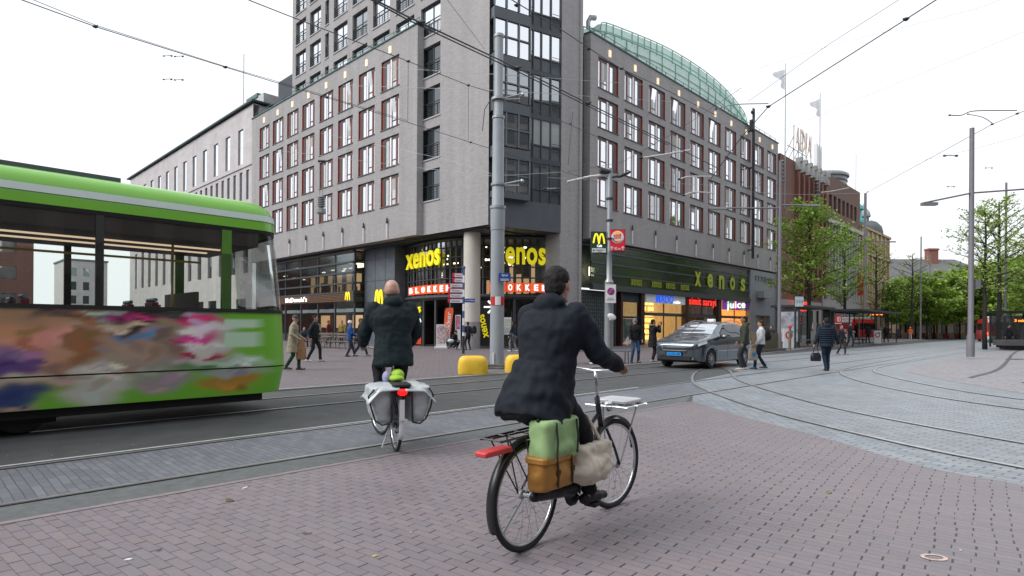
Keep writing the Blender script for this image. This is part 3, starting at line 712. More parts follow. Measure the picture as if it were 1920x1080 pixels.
# ------------------------------------------------ household shop under the corner: curved glazing
arc = spline([Vector((26.0, 36.3)), Vector((25.3, 33.6)), Vector((25.15, 31.2)), Vector((25.7, 29.0)), Vector((27.1, 26.9)), Vector((29.0, 25.3))], 5)
def arc_at(px, off=0.0):
    """point on the glazing curve seen at that bearing; off = metres towards the street"""
    t = (px-960)/F; d = Vector(uv(t, 1.0)).normalized()
    for i in range(len(arc)-1):
        a_, b_ = arc[i], arc[i+1]; e = b_-a_; den = d.x*e.y-d.y*e.x
        if abs(den) < 1e-9: continue
        s = (a_.x*e.y-a_.y*e.x)/den; q = (a_.x*d.y-a_.y*d.x)/den
        if -.01 <= q <= 1.01: return a_+e*q - d*off, e.normalized()
    return arc[-1], (arc[-1]-arc[-2]).normalized()
mb = MB(); gl = MB(); gl2 = MB(); gl3 = MB(); acc = 1.0; dist = 0
for i in range(len(arc)-1):
    a_, b_ = arc[i], arc[i+1]
    gl.poly([(a_.x, a_.y, 3.5), (b_.x, b_.y, 3.5), (b_.x, b_.y, 7.3), (a_.x, a_.y, 7.3)])
    if i not in (3, 4, 5, 6, 7, 8, 9, 10): (gl2 if i < 6 else gl3).poly([(a_.x, a_.y, .1), (b_.x, b_.y, .1), (b_.x, b_.y, 3.2), (a_.x, a_.y, 3.2)])
    for z in (4.55, 5.25, 5.95, 6.6): mb.tube([(a_.x-.06, a_.y, z), (b_.x-.06, b_.y, z)], .045, 4)
    mb.tube([(a_.x-.06, a_.y, 7.15), (b_.x-.06, b_.y, 7.15)], .14, 4)
    mb.tube([(a_.x-.10, a_.y, 3.34), (b_.x-.10, b_.y, 3.34)], .17, 4)
    mb.box(a_.x-.05, a_.y-.05, 3.3, a_.x+.05, a_.y+.05, 7.3)
    if i % 3 == 0: mb.box(a_.x-.07, a_.y-.07, 0, a_.x+.07, a_.y+.07, 7.3)
part('curved_shop_frame', mb, dkfr, office); part('band_glazing', gl, louvre, office); part('shop_window', gl2, shopglass, office); part('shop_window', gl3, shopglass, office)
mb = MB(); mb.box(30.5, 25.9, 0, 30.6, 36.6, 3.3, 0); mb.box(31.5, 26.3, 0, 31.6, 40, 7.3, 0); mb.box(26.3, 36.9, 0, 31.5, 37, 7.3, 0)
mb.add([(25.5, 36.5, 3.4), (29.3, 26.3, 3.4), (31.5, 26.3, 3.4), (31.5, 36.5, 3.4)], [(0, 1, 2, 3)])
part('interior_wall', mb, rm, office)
mb = MB()
for i in range(26):
    v = ri.uniform(27.5, 36); u = ri.uniform(27.5, 30.5); z = ri.uniform(4.5, 6.9); s_ = ri.uniform(.05, .11); mb.ell((u, v, z), (s_, s_, s_), 8, 6)
for i in range(7): v = 28+1.2*i; mb.box(29, v, 6.1, 29.1, v+.5, 6.2)
part('ceiling_lights', mb, lampwhite, office)
mb = MB()
for i in range(14):
    v = 26.8+.68*i; mb.box(31.2, v, 3.8, 31.3, v+.5, 4.1+ri.uniform(.5, 2.6))
part('glowing_shelves', mb, mat('amber glow shelf', (.35, .2, .09), .7, emit=.6, ecol=(1, .62, .35), var=0), office)  # shelf blocks emit by themselves, imitating lit goods
# letters
xen = mat('yellow sign letters', (.95, .83, .01), .4, emit=.28, ecol=(1, .85, .0), var=0)
def arc_text(body, pxa, pxb, z0, h_, off, mat_, name, bold=.03):
    a_, _ = arc_at(pxa, off); b_, _ = arc_at(pxb, off); d = b_-a_
    t = fit(text_mb(body, 1, bold, .05, spacing=1.06), d.length, h_); place(t, (a_.x, a_.y, z0), (d.x, d.y, 0)); return part(name, t, mat_, office)
arc_text('xenos', 761, 824, 5.42, 1.08, 1.15, xen, 'shop_sign', .022)
arc_text('xenos', 924, 1022, 5.38, 1.12, .6, xen, 'shop_sign', .022)
orange = mat('orange red sign panel', (.78, .09, .02), .4, emit=.35, ecol=(1, .13, .03), var=0)
def blokker(pxa, pxb, n, z0, z1):
    for i, ch in enumerate('BLOKKER'):
        p0, _ = arc_at(pxa+(pxb-pxa)*(i+.04)/7, .35); p1, _ = arc_at(pxa+(pxb-pxa)*(i+.96)/7, .35); d = p1-p0; L_ = d.length; d = d/L_; nn = Vector((d.y, -d.x))
        mb = MB(); mb.box(0, 0, 0, L_, z1-z0, -.08); place(mb, (p0.x, p0.y, z0), (d.x, d.y, 0)); o = part('sign_panel', mb, orange, office)
        t = fit(text_mb(ch, .5, .012, .02), L_*.52, (z1-z0)*.66); place(t, (p0.x+d.x*L_*.24+nn.x*.03, p0.y+d.y*L_*.24+nn.y*.03, z0+(z1-z0)*.17), (d.x, d.y, 0))
        q = part('letter', t, lit_w, o)
blokker(765, 845, 7, 3.62, 4.2); blokker(916, 1029, 7, 3.62, 4.2)
# cream column
mb = MB(); mb.lathe([(.53, 1.7), (.53, 7.35)], (24.9, 27.8, 0), 28); part('column', mb, mat('cream column plaster', (.56, .53, .47), .7, var=.05), office, smooth=False, autosm=40)
mb = MB(); mb.lathe([(.545, 0), (.545, 1.7)], (24.9, 27.8, 0), 28); part('column_base', mb, mat('grey column base', (.30, .29, .29), .6), office, autosm=40)
# door leaves, banners behind the glass
def flat_on_arc(name, pxa, pxb, z0, z1, mat_, off=.12, th=.05):
    a_, _ = arc_at(pxa, off); b_, _ = arc_at(pxb, off); d = b_-a_; mb = MB(); mb.box(0, 0, 0, d.length, z1-z0, -th); place(mb, (a_.x, a_.y, z0), (d.x, d.y, 0)); return part(name, mb, mat_, office)
banner_d = mat('black window banner', (.012, .014, .02), .6); red_b = mat('red orange window banner', (.6, .05, .02), .5)
flat_on_arc('window_banner', 776, 790, 1.4, 3.15, banner_d); flat_on_arc('window_banner', 775.5, 789.5, .15, 1.35, red_b)
arc_text('OS', 777, 788.5, 2.35, .42, .3, xen, 'banner_lettering', .02)
flat_on_arc('window_banner', 901, 925, .2, 3.1, banner_d, .3)
a_, _ = arc_at(912, .6); t = fit(text_mb('xenos', .5, .012, .02), 1.6, .5)
place(t, (a_.x, a_.y, .6), (0.12, -.12, 1.0), up=(-.7, .7, 0.0)); 
t = fit(text_mb('xenos', .5, .014, .015), 1.5, .34); b_, _ = arc_at(917, .62); place(t, (b_.x, b_.y, .75), (-.16, .15, 1.0), up=(-.68, .73, -.22)); part('banner_lettering', t, xen, office)
def arrow(px, z, s, m_):
    a_, _ = arc_at(px, .7); _, d = arc_at(px); mb = MB(); mb.tube([(-s, s, 0), (0, 0, 0), (-s, -s, 0)], .06, 4, sq=.5); mb.tube([(-s*1.7, 0, 0), (0, 0, 0)], .05, 4, sq=.5); place(mb, (a_.x, a_.y, z), (d.x, d.y, 0)); part('arrow_sign', mb, m_, office)
arrow(926, 2.65, .38, lit_w); arrow(789, 1.75, .35, lit_w)
# ------------------------------------------------ right shops
US, UE = u_at(1107, 24.5), u_at(1404, 24.5)
greenb = glass_mat('green band glass', tint=(.55, .66, .58), refl=.10, rough=.12, fk=.8)
mb = MB()
for z in (4.35, 5.1, 5.85, 6.6, 7.22): mb.box(US, 24.38, z-.05, UE, 24.55, z+.06)
n = 18
for i in range(n+1): u = US+(UE-US)*i/n; mb.box(u-.03, 24.5, 4.35, u+.03, 24.56, 7.25)
mb.box(US, 24.3, 4.0, UE, 24.6, 4.32); part('band_frame', mb, dkfr, office)
mb = MB(); mb.box(US, 24.47, 4.35, UE, 24.49, 7.2); part('band_glazing', mb, greenb, office)
mb = MB(); mb.box(33, 25.6, 4.2, UE, 25.7, 7.2); part('interior_wall', mb, mat('green room', (.10, .13, .112), .8, var=.7, vscale=1.5), office)
yl = mat('yellow green window letters', (.34, .40, .03), .5, emit=.03, ecol=(.8, .9, 0), var=.1)
for ch, px in zip('xenos', (1307, 1330, 1351.5, 1372, 1391.5)):
    t = fit(text_mb(ch, 1, .03, .01), 1.05, 1.25); on_v(t, u_at(px, 24.4)-.5, 24.36, 5.0); part('window_letter', t, yl, office)
for px in (1191, 1229, 1255, 1282):
    t = fit(text_mb('xenos', 1, .0, .004, spacing=1.1), 1.45, .46); on_v(t, u_at(px, 24.4)-.65, 24.36, 4.55); part('window_lettering', t, yl, office)
mb = MB()
for i in range(3): mb.box(33.3+.22*i, 25.0, 5.0, 33.45+.22*i, 25.05, 5.6)
part('lit_panels', mb, lampwhite, office)
# glass block grille by the pier
gb = mat('glass block', (.05, .075, .075), .15, var=.5, vscale=6)
mb = MB(); mb.box(31.2, 25.0, 0, 36.6, 25.1, 4.0, 0)
for i in range(22): mb.box(31.2+.25*i, 24.96, 0, 31.23+.25*i, 25.0, 4.0, 1)
for i in range(16): mb.box(31.2, 24.95, .25*i, 36.6, 24.955+.04, .25*i+.03, 1)
part('glass_block_wall', mb, [gb, mat('grille bars', (.13, .15, .15), .5)], office)
pl = {'door': (1166, 1200), 'a': (1207, 1283), 'b': (1289, 1345), 'c': (1351, 1404)}
dr = mat('dark red pillar', (.035, .012, .012), .4); navy = mat('navy panel', (.02, .035, .05), .5)
mb = MB()
for a_, b_ in ((1162, 1166), (1200.5, 1206.5), (1283.5, 1289), (1345, 1351), (1403.5, 1405.5)): mb.box(u_at(a_, 24.6), 24.5, 0, u_at(b_, 24.6), 24.9, 4.05)
part('shop_pillar', mb, dr, office)
mb = MB(); u0, u1 = u_at(1166, 24.7), u_at(1200.5, 24.7); mb.box(u0, 24.7, 3.3, u1, 24.8, 4.1); mb.box(u0, 24.7, 2.1, u1, 24.8, 2.25)
mb.box(u0, 24.7, 0, u0+.12, 24.8, 4); part('door_surround', mb, navy, office)
mb = MB(); mb.box(u0, 24.75, .1, u1, 24.76, 3.3); part('shop_window', mb, shopglass, office)
poster = mat('green and pink poster', (.30, .42, .32), .5, var=.6, vscale=2.6); mb = MB(); mb.box(u0+.15, 24.85, .3, u1-.05, 24.9, 2.05); part('poster', mb, poster, office)
# shop a: cafe sign
def shop(pa, pb, back, glow_, shelves=True, zt=4.0):
    u0, u1 = u_at(pa, 24.75), u_at(pb, 24.75)
    mb = MB(); mb.box(u0, 24.72, 0, u0+.08, 24.8, zt); mb.box(u1-.08, 24.72, 0, u1, 24.8, zt); mb.box(u0, 24.7, 2.35, u1, 24.82, 2.6)
    um = u0+(u1-u0)*.46; mb.box(um, 24.72, 0, um+.07, 24.8, zt); um2 = u0+(u1-u0)*.78; mb.box(um2, 24.72, 0, um2+.06, 24.8, 2.4); part('shop_frame', mb, dkfr, office)
    mb = MB(); mb.box(u0, 24.76, .05, u1, 24.77, zt); part('shop_window', mb, shopglass, office)
    mb = MB(); mb.box(u0, 28.0, 0, u1, 28.1, 4.3); mb.box(u0, 24.9, 4.2, u1, 28, 4.3); mb.box(u0-.05, 24.9, 0, u0, 28, 4.2); mb.box(u1, 24.9, 0, u1+.05, 28, 4.2); part('interior_wall', mb, back, office)
    mb = MB(); sh = random.Random(int(pa))
    for i in range(int((u1-u0)/.62)):
        for j in range(7):
            if sh.random() < .78: x = u0+.15+.62*i; mb.box(x, 27.6, .4+.5*j, x+.45, 27.9, .4+.5*j+.33)
    part('glowing_shelves', mb, glow_, office)  # shelves glow by themselves in place of shop lamps
    return u0, u1
amber = mat('amber glowing shelves', (.8, .5, .12), .5, emit=3.0, ecol=(1, .66, .16), var=0); amberw = mat('warm glow wall', (.35, .24, .13), .7, emit=.6, ecol=(1, .6, .22), var=0)  # shelves and wall both emit, standing in for the cafe lighting
u0, u1 = shop(1207, 1283, amberw, amber)
mb = MB(); mb.box(u0+.1, 25.6, 0, u0+1.6, 25.9, 1.0); part('counter', mb, white_p, office)
mb = MB(); mb.box(u0, 24.55, 3.35, u1, 24.68, 4.03); part('sign_board', mb, mat('pale blue grey sign', (.62, .66, .69), .5, emit=.12, var=0), office)
bl = mat('blue sign letters', (.02, .12, .85), .4, emit=.5, ecol=(.02, .15, 1), var=0)
ua, ub = u_at(1230, 24.5), u_at(1262, 24.5); t = fit(text_mb('MADO', 1, .008, .02, spacing=1.12), ub-ua, .62); on_v(t, ua, 24.48, 3.4); part('shop_sign', t, bl, office)
ua, ub = u_at(1263, 24.5), u_at(1275, 24.5); t = fit(text_mb('cafe', 1, .0, .02), ub-ua, .2); on_v(t, ua, 24.5, 3.42); part('shop_sign', t, lit_w, office)
u0, u1 = shop(1289, 1345, mat('dim brown shop wall', (.12, .09, .07), .7, var=.3), mat('tan glowing shelves', (.6, .4, .2), .5, emit=1.5, ecol=(1, .55, .2), var=0))  # these shelves emit too, imitating a weaker shop light
redl = mat('red lit letters', (1, .03, .01), .5, emit=1.3, ecol=(1, .035, .02), var=0)
mb = MB(); mb.box(u0, 24.6, 3.35, u1, 24.68, 4.03); part('sign_board', mb, dkfr, office)
ua, ub = u_at(1291, 24.5), u_at(1341, 24.5); t = fit(text_mb('simit sarayi', 1, .004, .015, spacing=1.15), ub-ua, .82); on_v(t, ua, 24.45, 3.2); part('shop_sign', t, redl, office)
mb = MB(); ut = u_at(1305, 26)
mb.lathe([(.45, .2), (.18, 1.9), (.1, 2.5), (.14, 2.6)], (ut, 26, 0), 12); part('paper_cone_display', mb, mat('brown card', (.45, .22, .12), .7), office)
u0, u1 = shop(1351, 1404, mat('orange glow wall', (.6, .28, .05), .6, emit=1.3, ecol=(1, .42, .07), var=0), mat('orange glowing shelves', (1, .6, .15), .5, emit=3, ecol=(1, .55, .12), var=0))  # wall and shelves emit orange as if lamps lit them
strip = [(.35, .02, .45), (.06, .03, .35), (.30, .30, .02), (.10, .35, .10), (.08, .12, .5), (.75, .12, .02), (.35, .02, .45), (.45, .05, .2), (.1, .3, .35), (.45, .4, .05), (.05, .05, .4), (.45, .02, .35), (.3, .1, .5)]
n = len(strip)
for i, c_ in enumerate(strip):
    mb = MB(); mb.box(u0+(u1-u0)*i/n, 24.55, 3.15, u0+(u1-u0)*(i+1)/n-.002, 24.62, 4.03); part('sign_stripe', mb, mat('stripe %.2f %.2f %.2f' % c_, c_, .5, emit=.25, var=0), office)
ua, ub = u_at(1362, 24.5), u_at(1396, 24.5); t = fit(text_mb('juice', 1, .004, .02, spacing=1.1), ub-ua, .85); place(t, (ua, 24.45, 3.05), (1, 0, .04)); part('shop_sign', t, lit_w, office)
# stone end block with letters and a projecting box
pale = mat('pale grey stone cladding', (.25, .27, .30), .6, var=.12, vscale=.8)
U0, U1 = u_at(1405.5, 24.35), 65.4
mb = MB(); mb.box(U0, 24.3, 2.75, U1, 24.7, 7.25); mb.box(U0, 24.3, 0, U0+1.4, 24.7, 2.75); mb.box(U1-1.6, 24.3, 0, U1, 24.7, 2.75); part('stone_cladding', mb, pale, office)
mb = MB(); mb.box(U0+1.4, 24.9, 0, U1-1.6, 25, 2.75); part('entrance_door', mb, mat('pale door glass', (.30, .36, .42), .3), office)
mb = MB(); mb.box(U0+1.4, 24.5, 1.6, U0+2.6, 24.6, 2.7); part('entrance_panel', mb, mat('ochre panel', (.28, .19, .09), .6), office)
t = fit(text_mb('ITSIMP', 1, .0, .03), 4.6, .55); on_v(t, U0+1.2, 24.27, 6.2); part('shop_sign', t, greyfr, office)
mb = MB(); mb.box(U0+1.6, 23.6, 4.5, U0+3.6, 24.28, 5.2); part('sign_box', mb, mat('grey box', (.3, .32, .33), .5), office)
# camera dome
mb = MB(); mb.ell((62.5, 23.9, 4.95), (.22, .22, .22), 12, 8); mb.box(62.4, 23.9, 5.0, 62.6, 24.28, 5.1); part('security_camera', mb, white_p, office)
# mast fixed to the right block
mast = sthing('steel_mast', 'tall dark twin steel mast fixed to the right end of the brick facade', 'mast', 60.2, 23.6)
um = u_at(1410.5, 23.7); mb = MB()
for du in (-.16, .16):
    mb.tube([(um+du, 23.7, 8.2), (um+du, 23.7, 22.8)], .07, 6)
for i in range(18): z = 8.4+.82*i; mb.tube([(um-.16, 23.7, z), (um+.16, 23.7, z+(.3 if i % 2 else .0))], .03, 4); 
for z in (9, 13, 17, 20.6): mb.box(um-.1, 23.7, z, um+.1, 24.2, z+.1)
part('mast_frame', mb, dark_metal, mast)
mb = MB(); mb.box(um-.5, 23.5, 20.6, um-.2, 23.9, 21.6); mb.tube([(um, 23.7, 21.9), (um-.8, 23.6, 21.2)], .06, 5); mb.ell((um-.7, 23.5, 22.2), (.2, .2, .2), 8, 6); part('mast_head', mb, dark_metal, mast)
# ================================================================== NEIGHBOURING BUILDINGS
# --- light stone building down the left street
stone_l = brick_mat('light limestone', 1.1, .48, 0, .012, .012, (.52, .49, .49), (.40, .38, .385), world=False, vert=True, tint=(-.03, -.03, -.02), var=.05, rough=.7, big=.05, bump=.1)
lb = sthing('department_store', 'pale limestone building with tall slot windows and dark roof edge down the left street', 'building', 23.6, 58)
mb = MB(); hs = []
p0 = v_at(449, 23.6); up = []; lowr = []
for i in range(13): v = p0 - .6 + 3.35*i; up.append((v, v+1.25, 17.4, 20.9))
for i in range(27): v = 58.9 + 1.62*i; lowr.append((v, v+.72, 13.7, 16.6))
lowr = [h for h in lowr if h[1] < 102]; up = [h for h in up if h[1] < 102]
base = [(59.5+3.9*i, 61.9+3.9*i, 1, 4) for i in range(11)]; mid = [(59.0+3.25*i, 60.2+3.25*i, 6.5, 11.5) for i in range(13)]
wall_holes(mb, 'u', 23.6, 58.02, 102, 0, 22.8, up+lowr+base+mid, .35)
mb.box(24.2, 58.02, 0, 40, 58.6, 22.78); mb.box(23.5, 58.02, 16.95, 23.6, 102, 17.15); mb.box(23.6, 58.02, 22.7, 40, 102, 22.8)
part('wall', mb, stone_l, lb)
for grp, g in ((up, glz_b), (lowr, glz), (mid, glz), (base, glz_d)):
    for (a_, b_, z, z1) in grp:
        m1 = MB(); m1.box(23.72, a_, z, 23.8, b_, z1); w0 = part('window', m1, g, lb)
mb = MB(); mb.box(23.3, 57.6, 22.9, 42, 103, 23.05); part('roof_edge', mb, mat('dark roof edge', (.04, .07, .075), .5), lb)
mb = MB(); mb.box(24.8, 58.5, 23.2, 40, 101, 24.3); part('roof', mb, mat('pale roof', (.5, .5, .5), .6), lb)
mb = MB(); mb.tube([(26, 66.5, 23), (26, 66.5, 31)], .05, 5); part('antenna', mb, steel, lb)
# --- far buildings seen through the tram windows
def block(name, label, u0, v0, u1, v1, h, m_, axis, pitch, ww, wh, floors, zf, off, gl=None, par=None, roof=None):
    t = sthing(name, label, 'building', (u0+u1)/2, (v0+v1)/2); mb = MB(); hs = []
    if axis == 'v':
        n = int((u1-u0-1)/pitch)
        for i in range(n):
            for k in range(floors): a_ = u0+.8+pitch*i; hs.append((a_, a_+ww, zf+off*k, zf+off*k+wh))
        wall_holes(mb, 'v', v0, u0, u1, 0, h, hs, .25); mb.box(u0, v0+.3, 0, u0+.2, v1, h); mb.box(u0, v0, h-.02, u1, v1, h); mb.box(u1-.2, v0+.02, 0, u1, v1, h)
    else:
        n = int((v1-v0-1)/pitch)
        for i in range(n):
            for k in range(floors): a_ = v0+.8+pitch*i; hs.append((a_, a_+ww, zf+off*k, zf+off*k+wh))
        wall_holes(mb, 'u', u0, v0, v1, 0, h, hs, .25); mb.box(u0+.3, v0, 0, u1, v0+.2, h); mb.box(u0, v0, h-.02, u1, v1, h); mb.box(u0+.02, v1-.2, 0, u1, v1, h)
    part('wall', mb, m_, t)
    for (a_, b_, z, z1) in hs[:98]:
        m1 = MB()
        if axis == 'v': m1.box(a_, v0+.26, z, b_, v0+.3, z1)
        else: m1.box(u0+.26, a_, z, u0+.3, b_, z1)
        part('window', m1, gl or glz, t)
    if roof: mb = MB(); mb.box(u0-.2, v0-.2, h, u1+.2, v1+.2, h+.4); part('roof', mb, roof, t)
    return t
brown = brick_mat('dark brown brick', .22, .065, 0, .01, .01, (.17, .080, .062), (.14, .09, .08), world=False, vert=True, tint=(.02, .0, -.0), var=.15, rough=.8, big=.1)
block('white_building', 'white rendered building with rows of windows far down the left street', 28, 179, 36.5, 195, 17, stone_l, 'v', 2.6, 1.3, 2.0, 4, 3, 3.4, roof=mat('grey slate roof', (.10, .11, .12), .6))
block('brown_building', 'tall brown brick building across the left street, seen through the tram window', -16, 115, 14, 135, 15.5, brown, 'v', 3.6, 2.0, 1.9, 3, 4, 4, roof=mat('grey slate roof', (.1, .1, .1)))
# --- brown brick store right of the corner block
st_ = sthing('brick_store', 'dark red brown brick department store with vertical piers behind the trees', 'building', 65.6, 24.0)
mb = MB(); hs = []
pL = [u_at(p, 24.0) for p in (1494, 1503.5, 1512.5, 1521, 1528.5)]
for u in pL: hs.append((u, u+.85, 12.2, 18.6)); hs.append((u, u+.85, 6.0, 10.6))
low_ = [(u_at(1463, 24), u_at(1463, 24)+1.6, 5.6, 8.6), (u_at(1496, 24), u_at(1496, 24)+1.8, 2.4, 4)]
wall_holes(mb, 'v', 24.0, 65.6, 79.0, 4.6, 19.4, [h for h in hs], .35)
mb.box(65.6, 24.4, 0, 79, 36, 19.4); mb.box(65.5, 24.02, 4.6, 65.6, 36, 20.0); mb.box(65.6, 24.02, 19.4, 70.2, 36, 20.2)
part('wall', mb, brown, st_)
mb = MB()
for i in range(7):
    u = u_at(1489, 24)+1.62*i; mb.box(u, 23.62, 5.2, u+.55, 24.0, 19.6)
part('pier', mb, mat('red brown pier brick', (.19, .08, .06), .8, var=.2), st_)
mb = MB()
for i in range(7):
    u = u_at(1489, 24)+1.62*i; mb.box(u-.1, 23.45, 19.2, u+.7, 24.0, 20.1); mb.box(u+.05, 23.3, 20.1, u+.5, 24.0, 20.6)
part('pinnacle', mb, mat('weathered pinnacle stone', (.30, .31, .30), .8, var=.2), st_)
for (a_, b_, z, z1) in hs:
    m1 = MB(); m1.box(a_, 24.3, z, b_, 24.35, z1); w0 = part('window', m1, glz_d, st_); m2 = MB(); m2.box(a_-.05, 23.9, z-.12, b_+.05, 24.02, z-.01); part('sill', m2, sill_w, w0)
mb = MB(); mb.box(65.5, 23.9, 0, 79.0, 24.3, 4.6)
part('base_wall', mb, mat('pale base stone', (.33, .32, .31), .7, var=.1), st_)
for i in range(6):
    m1 = MB(); u = 66.6+2.1*i; m1.box(u, 23.86, 1.2, u+.75, 23.9, 3.6); part('base_window', m1, glz_d, st_)
t = fit(text_mb('hi!m', 1, .01, .05), 3.6, 1.5); on_v(t, u_at(1491, 23.4), 23.3, 3.4); part('shop_sign', t, redl, st_)
t = text_mb('ADIA', 1, .0, .05); fit(t, 5.6, 2.6)
# roof letters on a frame
on_v(t, u_at(1488, 24.6), 24.6, 22.2); part('roof_letters', t, mat('pale bronze letters', (.62, .52, .45), .4, .3), st_)
mb = MB()
for i in range(5): u = u_at(1487, 24.7)+1.45*i; mb.tube([(u, 24.75, 20.2), (u, 24.75, 24.9)], .05, 4); mb.tube([(u, 26.5, 20.2), (u, 24.75, 23.6)], .04, 4)
mb.tube([(69.5, 24.75, 22.1), (75.6, 24.75, 22.1)], .05, 4); part('sign_frame', mb, steel, st_)
mb = MB()
for px in (1466, 1531.5):
    u = u_at(px, 23.2); mb = MB()
    mb.tube([(u, 23.0, 14), (u, 23.0, 29)], .05, 6)
    for i in range(6): mb.lathe([(.05, 16.6+.42*i), (.28, 16.75+.42*i), (.05, 16.9+.42*i)], (u, 23.3, 0), 10)
    mb.tube([(u, 24, 16.4), (u, 23.2, 16.4)], .04, 4); part('flagpole', mb, steel, st_)
fm = mat('faded white flag', (.9, .9, .93), .8, var=.1)
for px, s_ in ((1466, 1), (1531.5, 1)):
    u = u_at(px, 23.2); mb = MB(); rings = []
    for i in range(9):
        x = u-.2-.36*i; y = 23+.22*math.sin(i*1.1); z0, z1 = 26.2+.1*i, 28.3-.15*i; mb.v += [(x, y, z0), (x, y, z1)]
    for i in range(8): mb.f.append((2*i, 2*i+2, 2*i+3, 2*i+1)); mb.m.append(0)
    part('flag', mb, fm, st_)
mb = MB()
for i, u in enumerate((79.2, 79.9, 80.7)): mb.box(u, 24.6, 21.4, u+.45, 24.95, 24.4)
mb.tube([(80, 24.9, 20.5), (80, 24.9, 24.8)], .06, 5); mb.tube([(81, 24.9, 20.5), (81, 24.9, 24.8)], .06, 5); part('antenna_panel', mb, white_p, st_)
# second store section with tall glazed bay
s2 = sthing('brick_store', 'brown brick building with a tall pale mullioned glass front and round roof storey', 'building', 79.05, 24.0)
hs = [(80.2+1.85*i, 81.3+1.85*i, 16.6, 18.6) for i in range(8)]
mb = MB(); wall_holes(mb, 'v', 24.0, 79.05, 96, 15.0, 21.0, hs, .3); mb.box(79.06, 24.4, 0, 96, 36, 21.0); mb.box(79.05, 24.0, 0, 79.9, 24.4, 15); mb.box(95.2, 24, 0, 96, 24.4, 15); mb.box(79.9, 24, 3.9, 95.2, 24.4, 5.4)
part('wall', mb, mat('brown store brick', (.15, .088, .068), .8, var=.2), s2)
for h in hs: m1 = MB(); m1.box(h[0], 24.25, h[2], h[1], 24.3, h[3]); part('window', m1, glz_d, s2)
mb = MB(); mb.box(79.05, 23.4, 14.7, 96, 24, 15.2)
for i in range(13): mb.box(80.0+1.22*i, 23.7, 5.2, 80.25+1.22*i, 24.1, 14.7)
part('mullion', mb, mat('pale mullion stone', (.42, .42, .41), .6), s2)
mb = MB(); mb.box(79.9, 24.15, 5.4, 95.2, 24.2, 14.7); part('glazing', mb, glz_d, s2)
mb = MB(); mb.box(79.1, 23.8, 3.9, 95.9, 24, 5.5, 0); part('fascia', mb, mat('pale base stone', (.3, .3, .3)), s2)
mb = MB(); mb.box(80, 24.3, 0, 95, 24.35, 3.9); part('shop_window', mb, glass_mat('dull shop glass', dark=(.03, .035, .04), refl=.0, fk=.12, rough=.2), s2)
mb = MB(); mb.lathe([(3.0, 20), (3.0, 22.6), (3.3, 22.7), (3.3, 23.0), (2.9, 23.3)], (91.5, 27.6, 0), 28); part('round_roof_storey', mb, mat('grey roof storey', (.25, .27, .28), .4), s2, autosm=40)
mb = MB()
for z in (20.6, 21.3, 22.0): mb.lathe([(3.05, z), (3.1, z+.02), (3.1, z+.2), (3.05, z+.22)], (91.5, 27.6, 0), 28)
part('roof_band', mb, dkfr, s2)
mb = MB(); mb.box(94.6, 22.9, 6.2, 94.75, 23.9, 9.4); part('banner', mb, red_p, s2)
# --- cream corner building with turquoise and grey domes
cr = sthing('corner_building', 'ornate cream stone building with turquoise and grey domed turrets at the far end', 'building', 96.2, 24)
cream = mat('cream stone', (.50, .42, .28), .7, var=.18, vscale=.7)
mb = MB(); hs = []
for k in range(4):
    for i in range(6): hs.append((97.5+2.6*i, 98.6+2.6*i, 2.0+3.6*k, 4.4+3.6*k))
wall_holes(mb, 'v', 24.0, 96.1, 113, 0, 16.3, hs, .35); mb.box(96.1, 24.4, 0, 113, 40, 16.3); mb.box(112.9, 24.02, 0, 113, 40, 16.3)
part('wall', mb, cream, cr)
for h in hs: m1 = MB(); m1.box(h[0], 24.28, h[2], h[1], 24.33, h[3]); part('window', m1, glz_d, cr)
mb = MB()
for z in (1.2, 5.3, 8.9, 12.4, 16.1): mb.box(96.1, 23.7, z, 113.3, 24, z+.35)
for i in range(7): mb.box(96.4+2.6*i, 23.75, .1, 96.9+2.6*i, 24, 16)
part('cornice', mb, mat('ochre cornice', (.42, .32, .18), .7, var=.2), cr)
mb = MB(); dx = u_at(1632, 25.3); mb.lathe([(1.7, 16.3), (1.7, 16.8), (1.5, 17.6), (.8, 18.4), (.1, 18.7)], (dx, 25.3, 0), 16); part('dome', mb, mat('dark dome lead', (.08, .10, .11), .5), cr, autosm=50)
mb = MB(); mb.prism([(97, 24.4), (109, 24.4), (109, 36), (97, 36)], 16.3, 17.2); part('roof', mb, mat('slate mansard', (.10, .115, .13), .6), cr)
tq = mat('turquoise dome copper', (.07, .36, .36), .5, var=.2)
mb = MB(); cx, cy = u_at(1603, 26), 26; mb.lathe([(.95, 15), (.95, 17.6), (1.1, 17.7), (.8, 18.2), (.8, 19.4), (1.1, 19.6), (1.0, 20.1), (.55, 20.5), (.5, 20.9), (.62, 21.0), (.4, 21.3), (.05, 21.5)], (cx, cy, 0), 18); part('turquoise_turret', mb, tq, cr, autosm=45)
mb = MB(); mb.tube([(cx, cy, 21.4), (cx, cy, 28)], .04, 5); part('flagpole', mb, steel, cr)
mb = MB(); cx, cy = u_at(1617.5, 26.5), 26.5
for i in range(8): t_ = math.pi*i/4; mb.tube([(cx+.7*math.cos(t_), cy+.7*math.sin(t_), 17.6), (cx+.7*math.cos(t_), cy+.7*math.sin(t_), 19.4)], .11, 6)
mb.lathe([(1.0, 15), (1.0, 17.6), (.9, 17.7)], (cx, cy, 0), 16); mb.lathe([(1.0, 19.4), (1.05, 19.6), (.9, 20.2), (.5, 20.8), (.08, 21.1), (.04, 21.6)], (cx, cy, 0), 16); part('lantern_turret', mb, mat('grey lead turret', (.30, .34, .37), .5), cr, autosm=45)
mb = MB(); mb.lathe([(.9, 16), (.9, 17.2), (.5, 17.9), (.1, 18.1)], (u_at(1611, 25), 25, 0), 14); part('turquoise_cap', mb, tq, cr, autosm=45)
